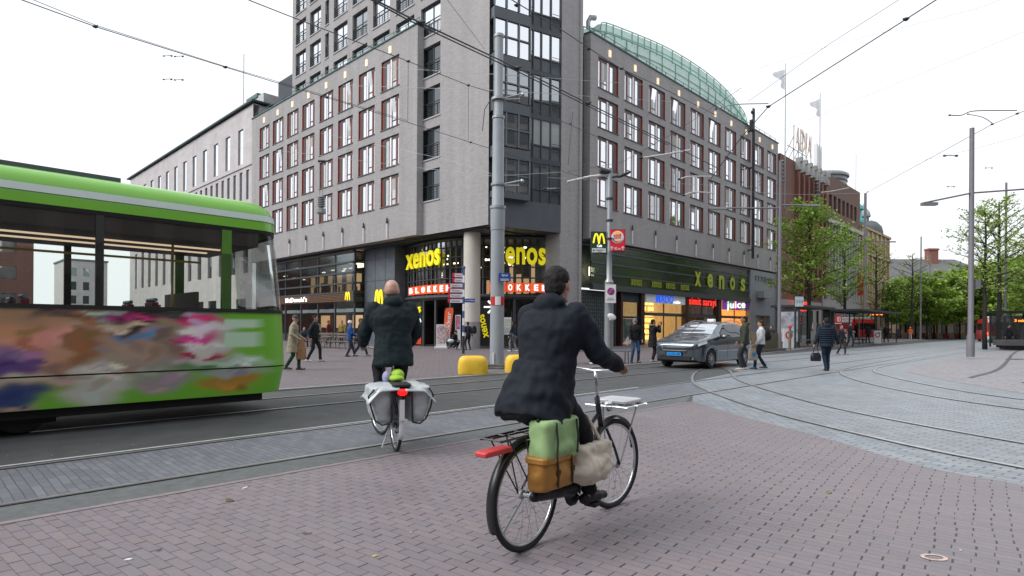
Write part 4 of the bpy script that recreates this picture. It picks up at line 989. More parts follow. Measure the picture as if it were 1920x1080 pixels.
# --- low brick buildings and the long roof beyond the trees
fr_ = thing('long_roofed_hall', 'long grey tiled roof with brick chimneys far behind the green trees', 'building', at(1700, 630, 150))
hall = fr_; hall.location.z = 0; OFF[hall.name] = tuple(hall.location)
tile = mat('grey roof tiles', (.13, .13, .135), .7, var=.15)
X0, X1 = 88, 118; Y0 = 150
mb = MB(); mb.add([(X0, Y0, 12.2), (X1+12, Y0, 12.2), (X1, Y0+9, 20.2), (X0+6, Y0+9, 20.2), (X0, Y0+18, 12.2), (X1+12, Y0+18, 12.2)], [(0, 1, 2, 3), (3, 2, 5, 4), (0, 3, 4), (1, 5, 2)]); part('roof', mb, tile, hall)
mb = MB(); mb.box(X0, Y0+.3, 0, X1+12, Y0+18, 12.2); part('wall', mb, mat('sandy far wall', (.30, .25, .19), .8, var=.2, vscale=.3), hall)
chb = mat('chimney brick', (.24, .10, .075), .8)
for px, w_, py0, py1 in ((1746.5, 1.3, 466, 497), (1658.5, .8, 483, 493)):
    p = at(px, py0, 158); q = at(px, py1+25, 158); mb = MB(); mb.box(p.x-w_, 157.4, q.z, p.x+w_, 159, p.z); mb.box(p.x-w_-.15, 157.2, p.z-.5, p.x+w_+.15, 159.1, p.z-.1); part('chimney', mb, chb, hall)
for i, (px, lab, h, c_) in enumerate(((1722, 'low brown brick house behind the red and white barrier', 6.2, (.18, .12, .09)), (1792, 'gabled brown brick house seen between the street trees', 7.2, (.20, .14, .10)), (1868, 'sandy brick house behind the bus', 6.6, (.24, .18, .12)))):
    p = at(px, 630, 118); t = thing('brick_house', lab, 'house', (p.x, 118, 0)); mb = MB(); wd = 3.5; hs = []
    for k in range(2):
        for j in range(3): hs.append((-wd+.7+2.3*j, -wd+1.7+2.3*j, .8+3*k, 2.6+3*k))
    hs = [h_ for h_ in hs if h_[3] < h-.3]; wall_holes(mb, 'v', 0, -wd, wd, 0, h, hs, .25); mb.box(-wd, .3, 0, wd, 8, h); part('wall', mb, mat('house brick %d' % i, c_, .8, var=.3, vscale=.6), t)
    for h_ in hs: m1 = MB(); m1.box(h_[0], .2, h_[2], h_[1], .24, h_[3]); part('window', m1, glz if (h_[0]*7) % 2 > 1 else glz_d, t)
    mb = MB(); mb.add([(-wd-.3, -.3, h), (wd+.3, -.3, h), (wd+.3, 8.3, h), (-wd-.3, 8.3, h), (-wd-.3, 4, h+3), (wd+.3, 4, h+3)], [(0, 1, 5, 4), (2, 3, 4, 5), (0, 4, 3), (1, 2, 5), (0, 3, 2, 1)]); part('roof', mb, mat('brown roof tiles', (.12, .08, .065), .7, var=.2), t)
# --- the blocks on the camera's side of the crossing (they close the street and are mirrored in the glass)
opp = mat('opposite facades', (.20, .18, .17), .8, var=.45, vscale=.25)
mb = MB(); rb_ = random.Random(2)
u = -40
while u < 190:
    wd = rb_.uniform(9, 16); h = rb_.uniform(15, 22); mb.box(u, -34, 0, u+wd, -19, h)
    for k in range(4):
        for j in range(int(wd/2.6)): mb.box(u+.7+2.6*j, -19.01, 4.5+3.2*k, u+2.2+2.6*j, -18.9, 6.4+3.2*k, 1)
    u += wd
v = -18
while v < 150:
    wd = rb_.uniform(10, 18); h = rb_.uniform(13, 18); mb.box(-58, v, 0, -40, v+wd, h); v += wd
mb.box(26, -60, 0, 70, -34.5, 39)
for k in range(10):
    for j in range(14): mb.box(27+3*j, -34.6, 4+3.4*k, 29.1+3*j, -34.4, 6.3+3.4*k, 1)
o = structure('surrounding_buildings', mb, [opp, mat('opposite windows', (.05, .06, .07), .15)])
# ================================================================== STREET FURNITURE
def ppole(prof, base, n=16): mb = MB(); mb.lathe(prof, base, n); return mb
# big stepped tram pole
P0 = gnd(932, 691.5); tp = thing('tram_pole', 'tall stepped grey steel pole with red and white band between two yellow blocks', 'pole', P0)
mb = MB(); mb.lathe([(.235, 0), (.225, 4.6), (.24, 4.62), (.245, 5.3), (.24, 5.35), (.20, 5.42), (.19, 8.2), (.185, 8.35), (.15, 8.42), (.145, 11.1), (.02, 11.12)], n=24); 
part('shaft', mb, pole_grey, tp, autosm=35)
mb = MB()
for z in (5.38, 8.38, 11.1):
    mb = MB(); mb.lathe([(.15, z-.05), (.27 if z < 6 else .21 if z < 9 else .17, z-.05), (.27 if z < 6 else .21 if z < 9 else .17, z+.04), (.15, z+.04)], n=20); part('collar', mb, steel, tp, autosm=40)
for z in (6.1, 8.95):
    mb = MB(); mb.lathe([(.18, z), (.24, z), (.24, z+.08), (.18, z+.08)], n=16); mb.tube([(.2, -.1, z+.04), (.75, -.25, z+.12)], .03, 5); mb.tube([(.2, -.1, z+.0), (.7, -.3, z-.05)], .02, 5); mb.lathe([(.05, z+.06), (.07, z+.1), (.05, z+.16)], (.8, -.25, 0), 8); part('wire_clamp', mb, steel, tp, autosm=40)
for i, (a0, c_) in enumerate(((-150, red_p), (-105, white_p), (-60, red_p))):
    mb = MB(); pts = [(.245*math.cos(R(a0+45*j/6)), .245*math.sin(R(a0+45*j/6))) for j in range(7)]
    mb.loft([[(x, y, 2.12) for x, y in pts], [(x, y, 2.40) for x, y in pts]], caps=False, closed=False); part('reflective_band', mb, c_, tp)
mb = MB(); mb.rbox(-.72, -.55, 0, .75, .5, .10, .2); mb.rbox(-.5, -.42, .10, .55, .42, .17, .15); part('stone_base', mb, mat('mossy base stone', (.10, .10, .085), .9, var=.4, vscale=6, bump=.5, bscale=12), tp)
mb = MB(); mb.box(-.15, -.26, .15, -.09, -.24, .55); part('pole_plate', mb, white_p, tp)
# name plate: white Spui on blue
sg = single('street_sign', (lambda b_: (b_.rbox(-.19, -.02, -.14, .21, .0, .14, .01), b_)[1])(MB()), blue_p, 'blue enamel street name plate reading Spui on the big stepped pole', 'street sign', at(945, 520, P0.y-.30), .06)
t = fit(text_mb('Spui', 1, .01, .004), .2, .1); place(t, (-.09, -.025, .01), (1, 0, 0)); part('lettering', t, white_p, sg)
mb = MB(); mb.box(-.13, -.026, -.07, .15, -.022, -.05); mb.box(-.13, -.026, -.11, .15, -.022, -.095); part('lettering', mb, white_p, sg)
# yellow blocks
ymat = mat('yellow painted concrete', (.78, .50, .035), .55, var=.10, vscale=5, bump=.15, bscale=25)
def yblock(px, py, label):
    p = gnd(px, py); t = thing('bollard_block', label, 'concrete block', p, R(8), 'yellow concrete blocks by the tram pole')
    mb = MB(); w_, d_, h_ = .43, .34, .55; rings = []
    for z, q in ((0, .97), (.06, 1.0), (.24, 1.0), (.34, .985), (.42, .95), (.48, .89), (.525, .79), (.548, .66), (.555, .45)):
        pts = []
        for i in range(28):
            a_ = 2*math.pi*i/28; c_, s_ = math.cos(a_), math.sin(a_); e = .5
            pts.append((w_*q*math.copysign(abs(c_)**e, c_), d_*q*math.copysign(abs(s_)**e, s_), z))
        rings.append(pts)
    mb.loft(rings); part('block', mb, ymat, t, smooth=True)
    mb = MB(); mb.rbox(-w_-.005, -d_-.005, 0, w_+.005, d_+.005, .03, .2); part('base_rim', mb, mat('dark base rim', (.25, .17, .05), .8, var=.4, vscale=8), t)  # darker mottled rim round the foot of the block
yblock(887, 703, 'yellow rounded concrete block left of the tall stepped pole'); yblock(974, 699.5, 'yellow rounded concrete block right of the stepped pole, partly behind the near cyclist')
# signposted lamp pole with two fast food signs
P1 = gnd(1141.5, 672); P1 = Vector(((1141.5-960)/F*26, 26, .03)); lp = thing('street_lamp', 'grey street lamp pole carrying the square restaurant signs and a no stopping sign', 'lamp', P1)
mb = MB(); mb.lathe([(.20, 0), (.19, 3.3), (.20, 3.35), (.12, 3.5), (.115, 4.6), (.13, 4.65), (.115, 4.75), (.11, 8.3), (.02, 8.35)], n=18); part('shaft', mb, steel, lp, autosm=35)
mb = MB(); mb.tube([(.0, 0, 8.05), (-.9, -.0, 7.95), (-1.85, -.0, 7.72)], [.07, .055, .05], 8); part('wire_arm', mb, mat('white insulator', (.6, .6, .58), .4), lp)
mb = MB(); mb.tube([(0, 0, 8.15), (-.45, -.1, 8.2)], .13, 8); mb.tube([(0, 0, 7.9), (.4, 0, 8.0)], .05, 6); part('bracket', mb, dark_metal, lp)
mb = MB(); mb.ell((.62, 0, 8.05), (.34, .14, .07), 14, 8, Matrix.Rotation(-.4, 3, 'Y')); part('lamp_head', mb, dark_metal, lp, smooth=True)
for z in (6.95, 5.2, 6.0): 
    mb = MB(); mb.lathe([(.1, z), (.16, z), (.16, z+.08), (.1, z+.08)], n=12); part('pole_clamp', mb, dark_metal, lp)
def sign_box(name, label, px0, px1, py0, py1, m_, Y=25.9, d=.22, lean=0.0):
    a_, b_ = at(px0, py1, Y), at(px1, py0, Y); w_, h_ = b_.x-a_.x, b_.z-a_.z
    t = thing(name, label, 'sign', a_, lean); mb = MB(); mb.box(0, 0, 0, w_, d, h_); part('sign_case', mb, [dark_metal], t)
    mb = MB(); mb.box(.02, -.012, .02, w_-.02, 0, h_-.02); part('sign_face', mb, m_, t); return t, w_, h_
green_s = mat('dark green sign', (.006, .05, .03), .35, emit=.15, var=0); t, w_, h_ = sign_box('restaurant_sign', 'dark green square sign with yellow arches left of the lamp pole', 1108, 1136, 434, 474, green_s, lean=.05)
m_ = arch_M(.42, .48, .035); place(m_, (w_*.5, -.02, .40), (1, 0, 0)); part('arches', m_, lit_y, t)
mb = MB(); mb.box(.02, -.02, .02, w_-.02, -.012, .2); part('caption_strip', mb, white_p, t)
c_ = fit(text_mb('Restaurant', 1, .0, .003), .36, .06); place(c_, (.2, -.024, .10), (1, 0, 0)); part('lettering', c_, dark_metal, t); c_ = fit(text_mb('90 m', 1, .0, .003), .16, .05); place(c_, (.28, -.024, .035), (1, 0, 0)); part('lettering', c_, dark_metal, t)
mb = MB(); mb.tube([(.15, -.024, .11), (.06, -.024, .11)], .015, 4); mb.tube([(.1, -.024, .15), (.06, -.024, .11), (.1, -.024, .07)], .012, 4); part('arrow', mb, dark_metal, t)
c_ = fit(text_mb('Cafe', 1, .01, .003), .22, .11); place(c_, (.24, -.02, .25), (1, 0, 0)); part('lettering', c_, lit_w, t)
red_s = mat('red sign face', (.65, .012, .03), .35, emit=.12, var=0); t, w_, h_ = sign_box('restaurant_sign', 'red square sign with round burger emblem and arrows right of the lamp pole', 1142, 1171, 430, 471, red_s, lean=-.05)
cx, cz, r_ = w_*.5, h_*.64, w_*.40
def disc(cx, cz, rx_, rz_, y0, y1, n=32, a0=0, a1=360):
    mb = MB(); pts = [(cx+rx_*math.cos(R(a0+(a1-a0)*i/n)), cz+rz_*math.sin(R(a0+(a1-a0)*i/n))) for i in range(n+(0 if a1-a0 == 360 else 1))]
    mb.loft([[(x, y0, z) for x, z in pts], [(x, y1, z) for x, z in pts]]); return mb
part('emblem', disc(cx, cz, r_, r_, -.012, -.02), white_p, t)
part('emblem_arc', disc(cx, cz-.01, r_*.88, r_*.88, -.02, -.023, 20, 185, 330), mat('blue arc', (.02, .12, .5), .4), t)
part('emblem_disc', disc(cx+.03, cz+.01, r_*.78, r_*.78, -.022, -.026), white_p, t)
part('emblem_bun', disc(cx, cz+.10, r_*.62, r_*.42, -.026, -.029, 20, 0, 180), mat('bun orange', (.95, .45, .03), .4, emit=.2, var=0), t)
part('emblem_bun', disc(cx, cz-.10, r_*.55, r_*.34, -.026, -.029, 20, 180, 360), MATS['bun orange'], t)
for k_, (wd, dz, tx) in enumerate(((.34, .01, 'BURGER'), (.30, -.09, 'KING'))):
    c_ = fit(text_mb(tx, 1, .02, .003), wd, .085); place(c_, (cx-wd/2, -.032, cz+dz), (1, 0, .12)); part('lettering', c_, red_s, t)
c_ = fit(text_mb('90 m', 1, .01, .003), .26, .12); place(c_, (cx-.13, -.02, .05), (1, 0, 0)); part('lettering', c_, white_p, t)
for x in (.1, w_-.1): mb = MB(); mb.tube([(x, -.018, .04), (x, -.018, .2)], .016, 4); mb.tube([(x-.06, -.018, .13), (x, -.018, .21), (x+.06, -.018, .13)], .016, 4); part('arrow', mb, white_p, t)
a_ = at(1135, 568, 25.7); t = thing('parking_sign', 'white plate with round blue no stopping symbol on the lamp pole', 'sign', a_); w_, h_ = .45, .80
mb = MB(); mb.rbox(0, 0, 0, w_, .02, h_, .009); part('plate', mb, white_p, t); part('ring', disc(.23, .5, .16, .16, -.002, -.008), red_p, t); part('disc', disc(.23, .5, .125, .125, -.008, -.012), mat('sign blue', (.02, .08, .45), .4), t)
mb = MB(); mb.tube([(.14, -.014, .41), (.32, -.014, .59)], .018, 4); mb.tube([(.14, -.014, .59), (.32, -.014, .41)], .018, 4); part('cross', mb, red_p, t)
mb = MB(); mb.box(.06, -.003, .12, .38, 0, .15); mb.box(.1, -.003, .2, .34, 0, .22); part('lettering', mb, dark_metal, t)
a_ = at(1147, 594, 25.6); mb = MB(); mb.ell((0, 0, 0), (.2, .05, .13), 12, 8, Matrix.Rotation(.5, 3, 'Y')); mb.box(-.1, -.02, -.16, .02, .03, -.04)
single('torn_bag', mb, white_p, 'torn white plastic bag caught on the lamp pole above head height', 'plastic bag', a_, smooth=True)
# direction signpost
P2 = Vector(((869-960)/F*30.2, 30.2, .03)); dp = thing('direction_signpost', 'blue and white striped post with a stack of white and red direction boards', 'signpost', P2)
mb = MB()
for i in range(12):
    mb.k = i % 2; mb.lathe([(.055, 0+.36*i), (.055, .36+.36*i)], n=12)
mb.k = 1; mb.ell((0, 0, 4.36), (.09, .09, .09), 12, 8); part('post', mb, [white_p, mat('post blue', (.05, .10, .25), .5)], dp)
mb = MB(); mb.lathe([(.07, 0), (.07, .9)], n=12); part('post_base', mb, dark_metal, dp)
for i in range(6):
    w_ = .72 if i > 1 else .5; z = 4.08-.26*i; mb = MB(); mb.box(-w_, -.03, z-.20, -.06, .0, z); b_ = part('direction_board', mb, mat('board white', (.62, .60, .64), .5), dp)
    mb = MB(); mb.box(-w_-.08, -.032, z-.205, -w_+.04, .002, z+.002); mb.box(-w_, -.034, z-.02, -.06, -.0, z+.004); part('red_edge', mb, mat('board red', (.50, .02, .06), .5), b_)
    c_ = fit(text_mb(('Centrum', 'Station', 'Stadhuis', 'Theater', 'Binnenhof', 'Bibliotheek')[i], 1, 0, .002), w_*.6, .08); place(c_, (-w_*.85, -.034, z-.15), (1, 0, 0)); part('lettering', c_, mat('board text', (.12, .05, .2), .5), b_)
# blue plate on the cream column
sg = single('street_sign', (lambda b_: (b_.box(0, -.02, -.12, .62, .0, .12), b_)[1])(MB()), blue_p, 'blue street name plate on the cream round column', 'street sign', at(871, 563.5, 36.2), .0)
t = fit(text_mb('Grote Marktstraat', 1, .0, .004), .54, .09); place(t, (.04, -.025, -.03), (1, 0, 0)); part('lettering', t, white_p, sg)
# notice board behind the tall pole
nb = thing('notice_board', 'white framed notice board with map and timetable behind the tall pole', 'notice board', Vector(((950-960)/F*33, 33, .03)))
mb = MB(); mb.box(-.28, 0, .95, .25, .06, 1.9); part('board', mb, mat('notice white', (.55, .56, .55), .5), nb)
mb = MB(); mb.box(-.22, -.01, 1.42, .19, 0, 1.82); part('map', mb, mat('notice map', (.38, .42, .36), .5, var=.4, vscale=12), nb)
mb = MB()
for i in range(7): mb.box(-.2, -.01, 1.02+.05*i, .17, -.004, 1.035+.05*i)
part('timetable', mb, mat('notice text', (.25, .27, .28), .6), nb)
mb = MB(); mb.box(-.32, .01, 0, -.28, .05, 2.2); mb.box(.25, .01, 0, .29, .05, 2.2); part('frame', mb, dark_metal, nb)
# beach flag, poster stand
of = thing('advertising_flag', 'orange red vertical flag reading blokker by the shop door', 'flag', Vector(((840-960)/F*37.2, 37.2, .03)))
mb = MB(); w0 = .52
mb.add([(-.32, 0, .5), (.1, 0, .45), (.33, 0, 2.3), (.30, 0, 2.55), (-.12, 0, 2.52), (-.2, 0, 2.3), (-.32, .02, .5), (.1, .02, .45), (.33, .02, 2.3), (.30, .02, 2.55), (-.12, .02, 2.52), (-.2, .02, 2.3)],
  [(0, 1, 2, 3, 4, 5), (11, 10, 9, 8, 7, 6), (0, 6, 7, 1), (1, 7, 8, 2), (2, 8, 9, 3), (3, 9, 10, 4), (4, 10, 11, 5), (5, 11, 6, 0)]); part('cloth', mb, mat('orange flag cloth', (.80, .11, .03), .7), of)
t = fit(text_mb('blokker', 1, .015, .004), 1.7, .30); place(t, (.12, -.012, .6), (.05, 0, 1), up=(-1, 0, .0)); part('lettering', t, white_p, of)
mb = MB(); mb.tube([(-.3, .03, 0), (-.2, .03, 2.5)], .02, 6); mb.rbox(-.45, -.2, 0, .1, .3, .06, .1); part('stand', mb, dark_metal, of)
ab = thing('poster_stand', 'white a-frame poster stand with red pictures left of the orange flag', 'poster stand', Vector(((828-960)/F*37, 37, .03)))
mb = MB(); mb.box(-.32, -.1, .25, .3, 0, 1.5); mb.rbox(-.42, -.25, 0, .4, .2, .12, .05); mb.box(-.34, -.12, .12, .32, .05, .25); part('frame', mb, mat('stand grey', (.6, .6, .6), .4), ab)
mb = MB(); mb.box(-.26, -.12, .35, .24, -.1, 1.42); part('poster', mb, mat('floral poster', (.45, .35, .36), .5, var=.9, vscale=7), ab)
ab = thing('poster_stand', 'narrow white poster with pink and blue pictures right of the orange flag', 'poster stand', Vector(((857-960)/F*37.4, 37.4, .03)))
mb = MB(); mb.box(-.12, 0, .0, .22, .06, 2.1); part('frame', mb, white_p, ab); mb = MB(); mb.box(-.08, -.01, 1.2, .18, 0, 2.05); part('poster', mb, mat('pink poster', (.5, .18, .3), .5, var=.9, vscale=6), ab)
# benches: outside the restaurant and by the lamp pole
def bench(label, p, rz, L_, wood_m, back=True, h=.45, group=None):
    t = thing('bench', label, 'bench', p, rz, group)
    for i in range(3): mb = MB(); mb.box(-L_/2, -.2+.15*i, h-.04, L_/2, -.07+.15*i, h); part('seat_slat', mb, wood_m, t)
    if back:
        for i in range(2): mb = MB(); mb.box(-L_/2, .27, h+.2+.17*i, L_/2, .3, h+.3+.17*i); part('backrest_slat', mb, wood_m, t)
    n = max(2, int(L_/1.2)+1)
    for i in range(n):
        x = -L_/2+.15+(L_-.3)*i/(n-1); mb = MB(); mb.tube([(x, -.18, 0), (x, -.14, h-.04)], .02, 5); mb.tube([(x, .25, 0), (x, .2, h-.04)], .02, 5)
        if back: mb.tube([(x, .2, h-.04), (x, .3, h+.5)], .018, 5)
        part('leg', mb, dark_metal, t)
    return t
wood2 = mat('weathered bench wood', (.17, .13, .10), .7, var=.2, vscale=6)
bench('long wooden bench outside the restaurant window, left part', Vector(((585-960)/F*38, 38, .03)), math.pi/2+PHI-math.pi, 4.2, wood2)
bench('long wooden bench outside the restaurant window, right part', Vector(((632-960)/F*36, 36, .03)), math.pi/2+PHI-math.pi, 3.6, wood2)
bench('grey slatted bench beside the lamp pole, mostly behind the near cyclist', Vector(((1128-960)/F*22.6, 22.6, .03)), .12, 2.3, mat('grey bench slats', (.15, .18, .22), .4), back=False, h=.5)
# dark planter wall and mast lamp at the corner
pw = sthing('planter', 'brown rusty steel planter box with a mossy edge behind the woman in white', 'planter', 35, 14.4)
a0, a1 = Vector(uv((1418-960)/F*33.4, 33.4)), Vector(uv((1459-960)/F*36.0, 36.0)); mb = MB(); mb.prism([(a0.x, a0.y), (a1.x, a1.y), (a1.x+.3, a1.y+1.6), (a0.x+.6, a0.y+1.5)], .12, 1.15); part('box', mb, mat('brown corten steel', (.095, .075, .045), .7, var=.2), pw)
mb = MB(); mb.prism([(a0.x-.1, a0.y-.25), (a1.x+.5, a1.y-.3), (a1.x+.5, a1.y+1.7), (a0.x+.5, a0.y+1.6)], .02, .22); part('stone_edge', mb, MATS['mossy base stone'], pw)
far_pole = mat('weathered mast paint', (.19, .185, .205), .5, var=.1)
def tall_lamp(label, px, py, ztop, arms, r=.11, Y=None, name='street_lamp', group=None, zs=None):
    p = gnd(px, py, .1) if Y is None else Vector(((px-960)/F*Y, Y, .05)); t = thing(name, label, 'lamp', p, 0, group)
    mb = MB(); mb.lathe([(r*1.35, 0), (r*1.3, 1.0), (r, 1.15), (r*.8, ztop), (.01, ztop+.02)], n=12); part('shaft', mb, far_pole, t, autosm=40)
    for (dx0, dx1, z, dz) in arms:
        mb = MB(); mb.tube([(dx0, 0, z), (dx1, 0, z+dz)], .055, 6); s_ = dx1/abs(dx1) if abs(dx1) > abs(dx0) else dx0/abs(dx0); part('arm', mb, far_pole, t)
        e = dx1 if abs(dx1) > abs(dx0) else dx0; mb = MB(); mb.box(e-s_*1.1, -.12, z+dz-.09, e, .12, z+dz-.01); part('lamp_head', mb, steel, t)
    return t
tall_lamp('tall grey lamp mast with two long arms in front of the corner block', 1461, 655, 11.9, [(-4.5, 0, 8.9, .0), (0, 2.5, 9.1, .02)])
tall_lamp('lamp mast with a cross arm in front of the brick store trees', 1621, 640, 16.0, [(-3.2, 3.3, 10.8, 0)], r=.16)
big = tall_lamp('tall brown grey pole with a wide T arm on the paved island', 1820, 669, 11.1, [], r=.125)
mb = MB(); mb.tube([(-2.35, 0, 7.45), (0, 0, 7.95), (2.5, 0, 8.15), (3.2, 0, 8.2)], .07, 8, sq=.6); part('arm', mb, far_pole, big); mb = MB(); mb.box(-2.4, -.13, 7.33, -1.7, .13, 7.47); part('lamp_head', mb, steel, big); mb = MB(); mb.box(.18, -.1, 3.3, .4, .1, 3.75); part('sign_plate', mb, steel, big)
for i, (px, py, zt, ar, lab) in enumerate(((1885, 648, 13.8, [], 'plain grey pole right of the bare tree trunks'), (1726, 636, 14, [(-3, 3.4, 8.5, .1)], 'far lamp mast left of the barrier with a cross arm'), (1743, 634, 13, [(-3, 0, 6.5, 0)], 'far lamp mast with a single left arm behind the platform end'), (1765.5, 633, 11, [(0, 6, 7.2, 0)], 'far slim lamp mast with a long right arm before the barrier'), (1671.5, 633, 9, [(-3.5, 0, 8.0, 0)], 'far lamp mast with a short arm above the shelters'))):
    tall_lamp(lab, px, py, zt, ar, r=.10)
# shelters
sh_glass = glass_mat('shelter glass', tint=(.7, .76, .76), refl=.04)
def shelter(label, px, py, L_, depth, h, ad, rz=None, group='tram stop shelters'):
    p = gnd(px, py, .12); t = thing('tram_shelter', label, 'shelter', p, PHI if rz is None else rz, group)
    mb = MB(); mb.box(-.2, -.3, h, L_+.2, depth, h+.16); part('roof', mb, dark_metal, t)
    for x in (0, L_/3, 2*L_/3, L_):
        mb = MB(); mb.box(x-.05, depth-.35, 0, x+.05, depth-.25, h); part('post', mb, mat('shelter green', (.02, .05, .045), .5), t)
    mb = MB(); mb.box(.05, depth-.31, .25, L_-.05, depth-.29, h-.15); part('back_glass', mb, sh_glass, t)
    mb = MB(); mb.box(-.03, 0, 0, .03, .08, h); mb.box(L_-.03, 0, 0, L_+.03, .08, h); part('front_post', mb, MATS['shelter green'], t)
    mb = MB(); mb.box(.4, depth-.7, .42, L_-.4, depth-.4, .48); part('seat', mb, steel, t)
    if ad:
        mb = MB(); mb.box(-.1, .0, .3, .0, depth-.4, h-.1); part('poster_case', mb, dark_metal, t); mb = MB(); mb.box(-.12, .1, .4, -.1, depth-.5, h-.3); part('poster', mb, ad, t)
    return t
adm = mat('fashion poster', (.36, .36, .42), .4, emit=.05, var=.9, vscale=1.3)
shelter('tram shelter with a large glass poster case, nearest the corner block', 1500, 652, 6.5, 1.9, 2.75, adm)
shelter('second tram shelter farther down the platform, under the amber display', 1612, 646.5, 13, 2.2, 2.8, None)
shelter('tram shelter at the right edge behind the dark ledge', 1896, 651, 9, 2, 2.6, None, rz=R(8))
# departures display
def led(px, py, Y, w_, h_, text, label, base):
    p = at(px, py, Y); t = thing('departure_display', label, 'display', Vector((p.x, p.y, base)), 0); z = p.z-base
    mb = MB(); mb.box(-w_/2, 0, z-h_/2, w_/2, .25, z+h_/2); part('case', mb, dark_metal, t); mb = MB(); mb.tube([(w_*.35, .12, 0), (w_*.35, .12, z-h_/2)], .07, 8); part('post', mb, dark_metal, t)
    c_ = fit(text_mb(text, 1, .02, .01), w_*.85, h_*.6); place(c_, (-w_*.42, -.01, z-h_*.3), (1, 0, 0)); part('lit_text', c_, mat('amber led', (1, .25, .02), .5, emit=2.2, ecol=(1, .22, .02), var=0), t)
led(1643, 587, 62, 1.5, .75, 'HMC 15', 'departure display with amber letters above the second shelter', .12)
led(1912, 601, 42, .9, .3, '3 min', 'small amber departure display under the roof at the right edge', .05)
# stop pole and boards
sp_ = thing('stop_sign', 'dark tram stop pole with a pale square route plate near the first shelter', 'sign', gnd(1491, 653, .12))
mb = MB(); mb.tube([(0, 0, 0), (0, 0, 3.6)], .07, 8); part('post', mb, mat('shelter green', (.02, .05, .045)), sp_); mb = MB(); mb.box(-.05, -.08, 2.75, .5, -.04, 3.4); part('route_plate', mb, mat('route plate', (.5, .6, .65), .5), sp_)
c_ = fit(text_mb('2 3 4', 1, 0, .003), .4, .16); place(c_, (.03, -.09, 3.0), (1, 0, 0)); part('lettering', c_, dark_metal, sp_)
for px, py, s_, lab in ((1480, 652.5, 1, 'white upright board with a red ring emblem beside the bollard'), (1646, 644, .9, 'white upright board with a red ring emblem by the second shelter')):
    t = thing('info_board', lab, 'board', gnd(px, py, .12), .1, 'white boards with a red ring'); mb = MB(); mb.box(-.38*s_, 0, .0, .38*s_, .12, 1.3*s_); part('panel', mb, white_p, t)
    k = disc(-.02, .85*s_, .26*s_, .26*s_, -.004, -.01); part('red_ring', k, mat('ring red', (.6, .06, .04), .5), t); part('ring_centre', disc(-.02, .85*s_, .15*s_, .15*s_, -.01, -.014), white_p, t); part('blue_mark', disc(.16*s_, 1.08*s_, .12*s_, .1*s_, -.012, -.018, 20), mat('mark blue', (.05, .35, .6), .5), t)
t = thing('bollard', 'slim brown bollard with a red cap in front of the white board', 'bollard', gnd(1481, 660, .12)); mb = MB(); mb.lathe([(.07, 0), (.07, 1.25), (.05, 1.3)], n=12); part('post', mb, mat('bronze bollard', (.16, .13, .11), .5), t); mb = MB(); mb.lathe([(.09, 1.3), (.09, 1.42), (.04, 1.5)], n=12); part('cap', mb, red_p, t)
p = at(1566, 607, 47); t = thing('number_sign', 'red square sign with white number 83 behind the walking man', 'sign', Vector((p.x, p.y, .12))); z = p.z-.12
mb = MB(); mb.box(0, 0, z, .5, .08, z+.68); part('plate', mb, red_p, t); mb = MB(); mb.tube([(.25, .1, 0), (.25, .1, z)], .04, 6); part('post', mb, dark_metal, t); mb = MB(); mb.box(0, -.005, z, .5, 0, z+.06); part('strip', mb, white_p, t)
c_ = fit(text_mb('83', 1, .02, .005), .3, .4); place(c_, (.12, -.01, z+.16), (1, 0, 0)); part('lettering', c_, white_p, t)
t = thing('litter_bin', 'grey cylindrical litter bin on the platform right of the walking man', 'bin', gnd(1595, 646.5, .12)); mb = MB(); mb.lathe([(.26, 0), (.27, 1.0), (.3, 1.02), (.3, 1.1), (.1, 1.15)], n=18); part('body', mb, mat('bin grey', (.22, .25, .25), .5), t, autosm=40)
mb = MB(); mb.lathe([(.2, 1.15), (.2, 1.2), (.02, 1.22)], n=14); part('lid', mb, dark_metal, t)
# ledge at the right edge
mb = MB(); a_ = gnd(1884, 656, .05); t = thing('stone_ledge', 'long dark raised stone ledge at the right edge of the street', 'ledge', a_, R(10)); mb.prism([(0, 0), (3.2, -.8), (9, -1.4), (9, .6), (.4, 1.2)], .3, .68); part('slab', mb, mat('dark ledge stone', (.10, .10, .11), .6, var=.15), t)
mb = MB(); mb.prism([(.3, .3), (3.2, -.4), (9, -1.0), (9, .4), (.6, .9)], 0, .3); part('plinth', mb, dark_metal, t)
# red and white barrier row
bar_m = [mat('barrier red', (.5, .035, .03), .5), mat('barrier white', (.62, .56, .50), .5)]
for i in range(22):
    X = (1662+i*11 - 960)/F*98; mb = MB(); mb.loft([[(X-.44, 98-.25, .0), (X+.44, 98-.25, 0), (X+.44, 98+.25, 0), (X-.44, 98+.25, 0)], [(X-.44, 98-.2, .25), (X+.44, 98-.2, .25), (X+.44, 98+.2, .25), (X-.44, 98+.2, .25)], [(X-.44, 98-.08, .85), (X+.44, 98-.08, .85), (X+.44, 98+.08, .85), (X-.44, 98+.08, .85)]])
    single('traffic_barrier', mb, bar_m[i % 2], (['first', 'second', 'third', 'fourth', 'fifth', 'sixth', 'seventh', 'eighth', 'ninth', 'tenth', 'eleventh'][i//2]) + (' red' if i % 2 == 0 else ' cream white') + ' plastic barrier from the left in the far barrier row', 'barrier', (X, 98, 0), 0, 'red and white barriers across the far street', off=(X, 98, 0))
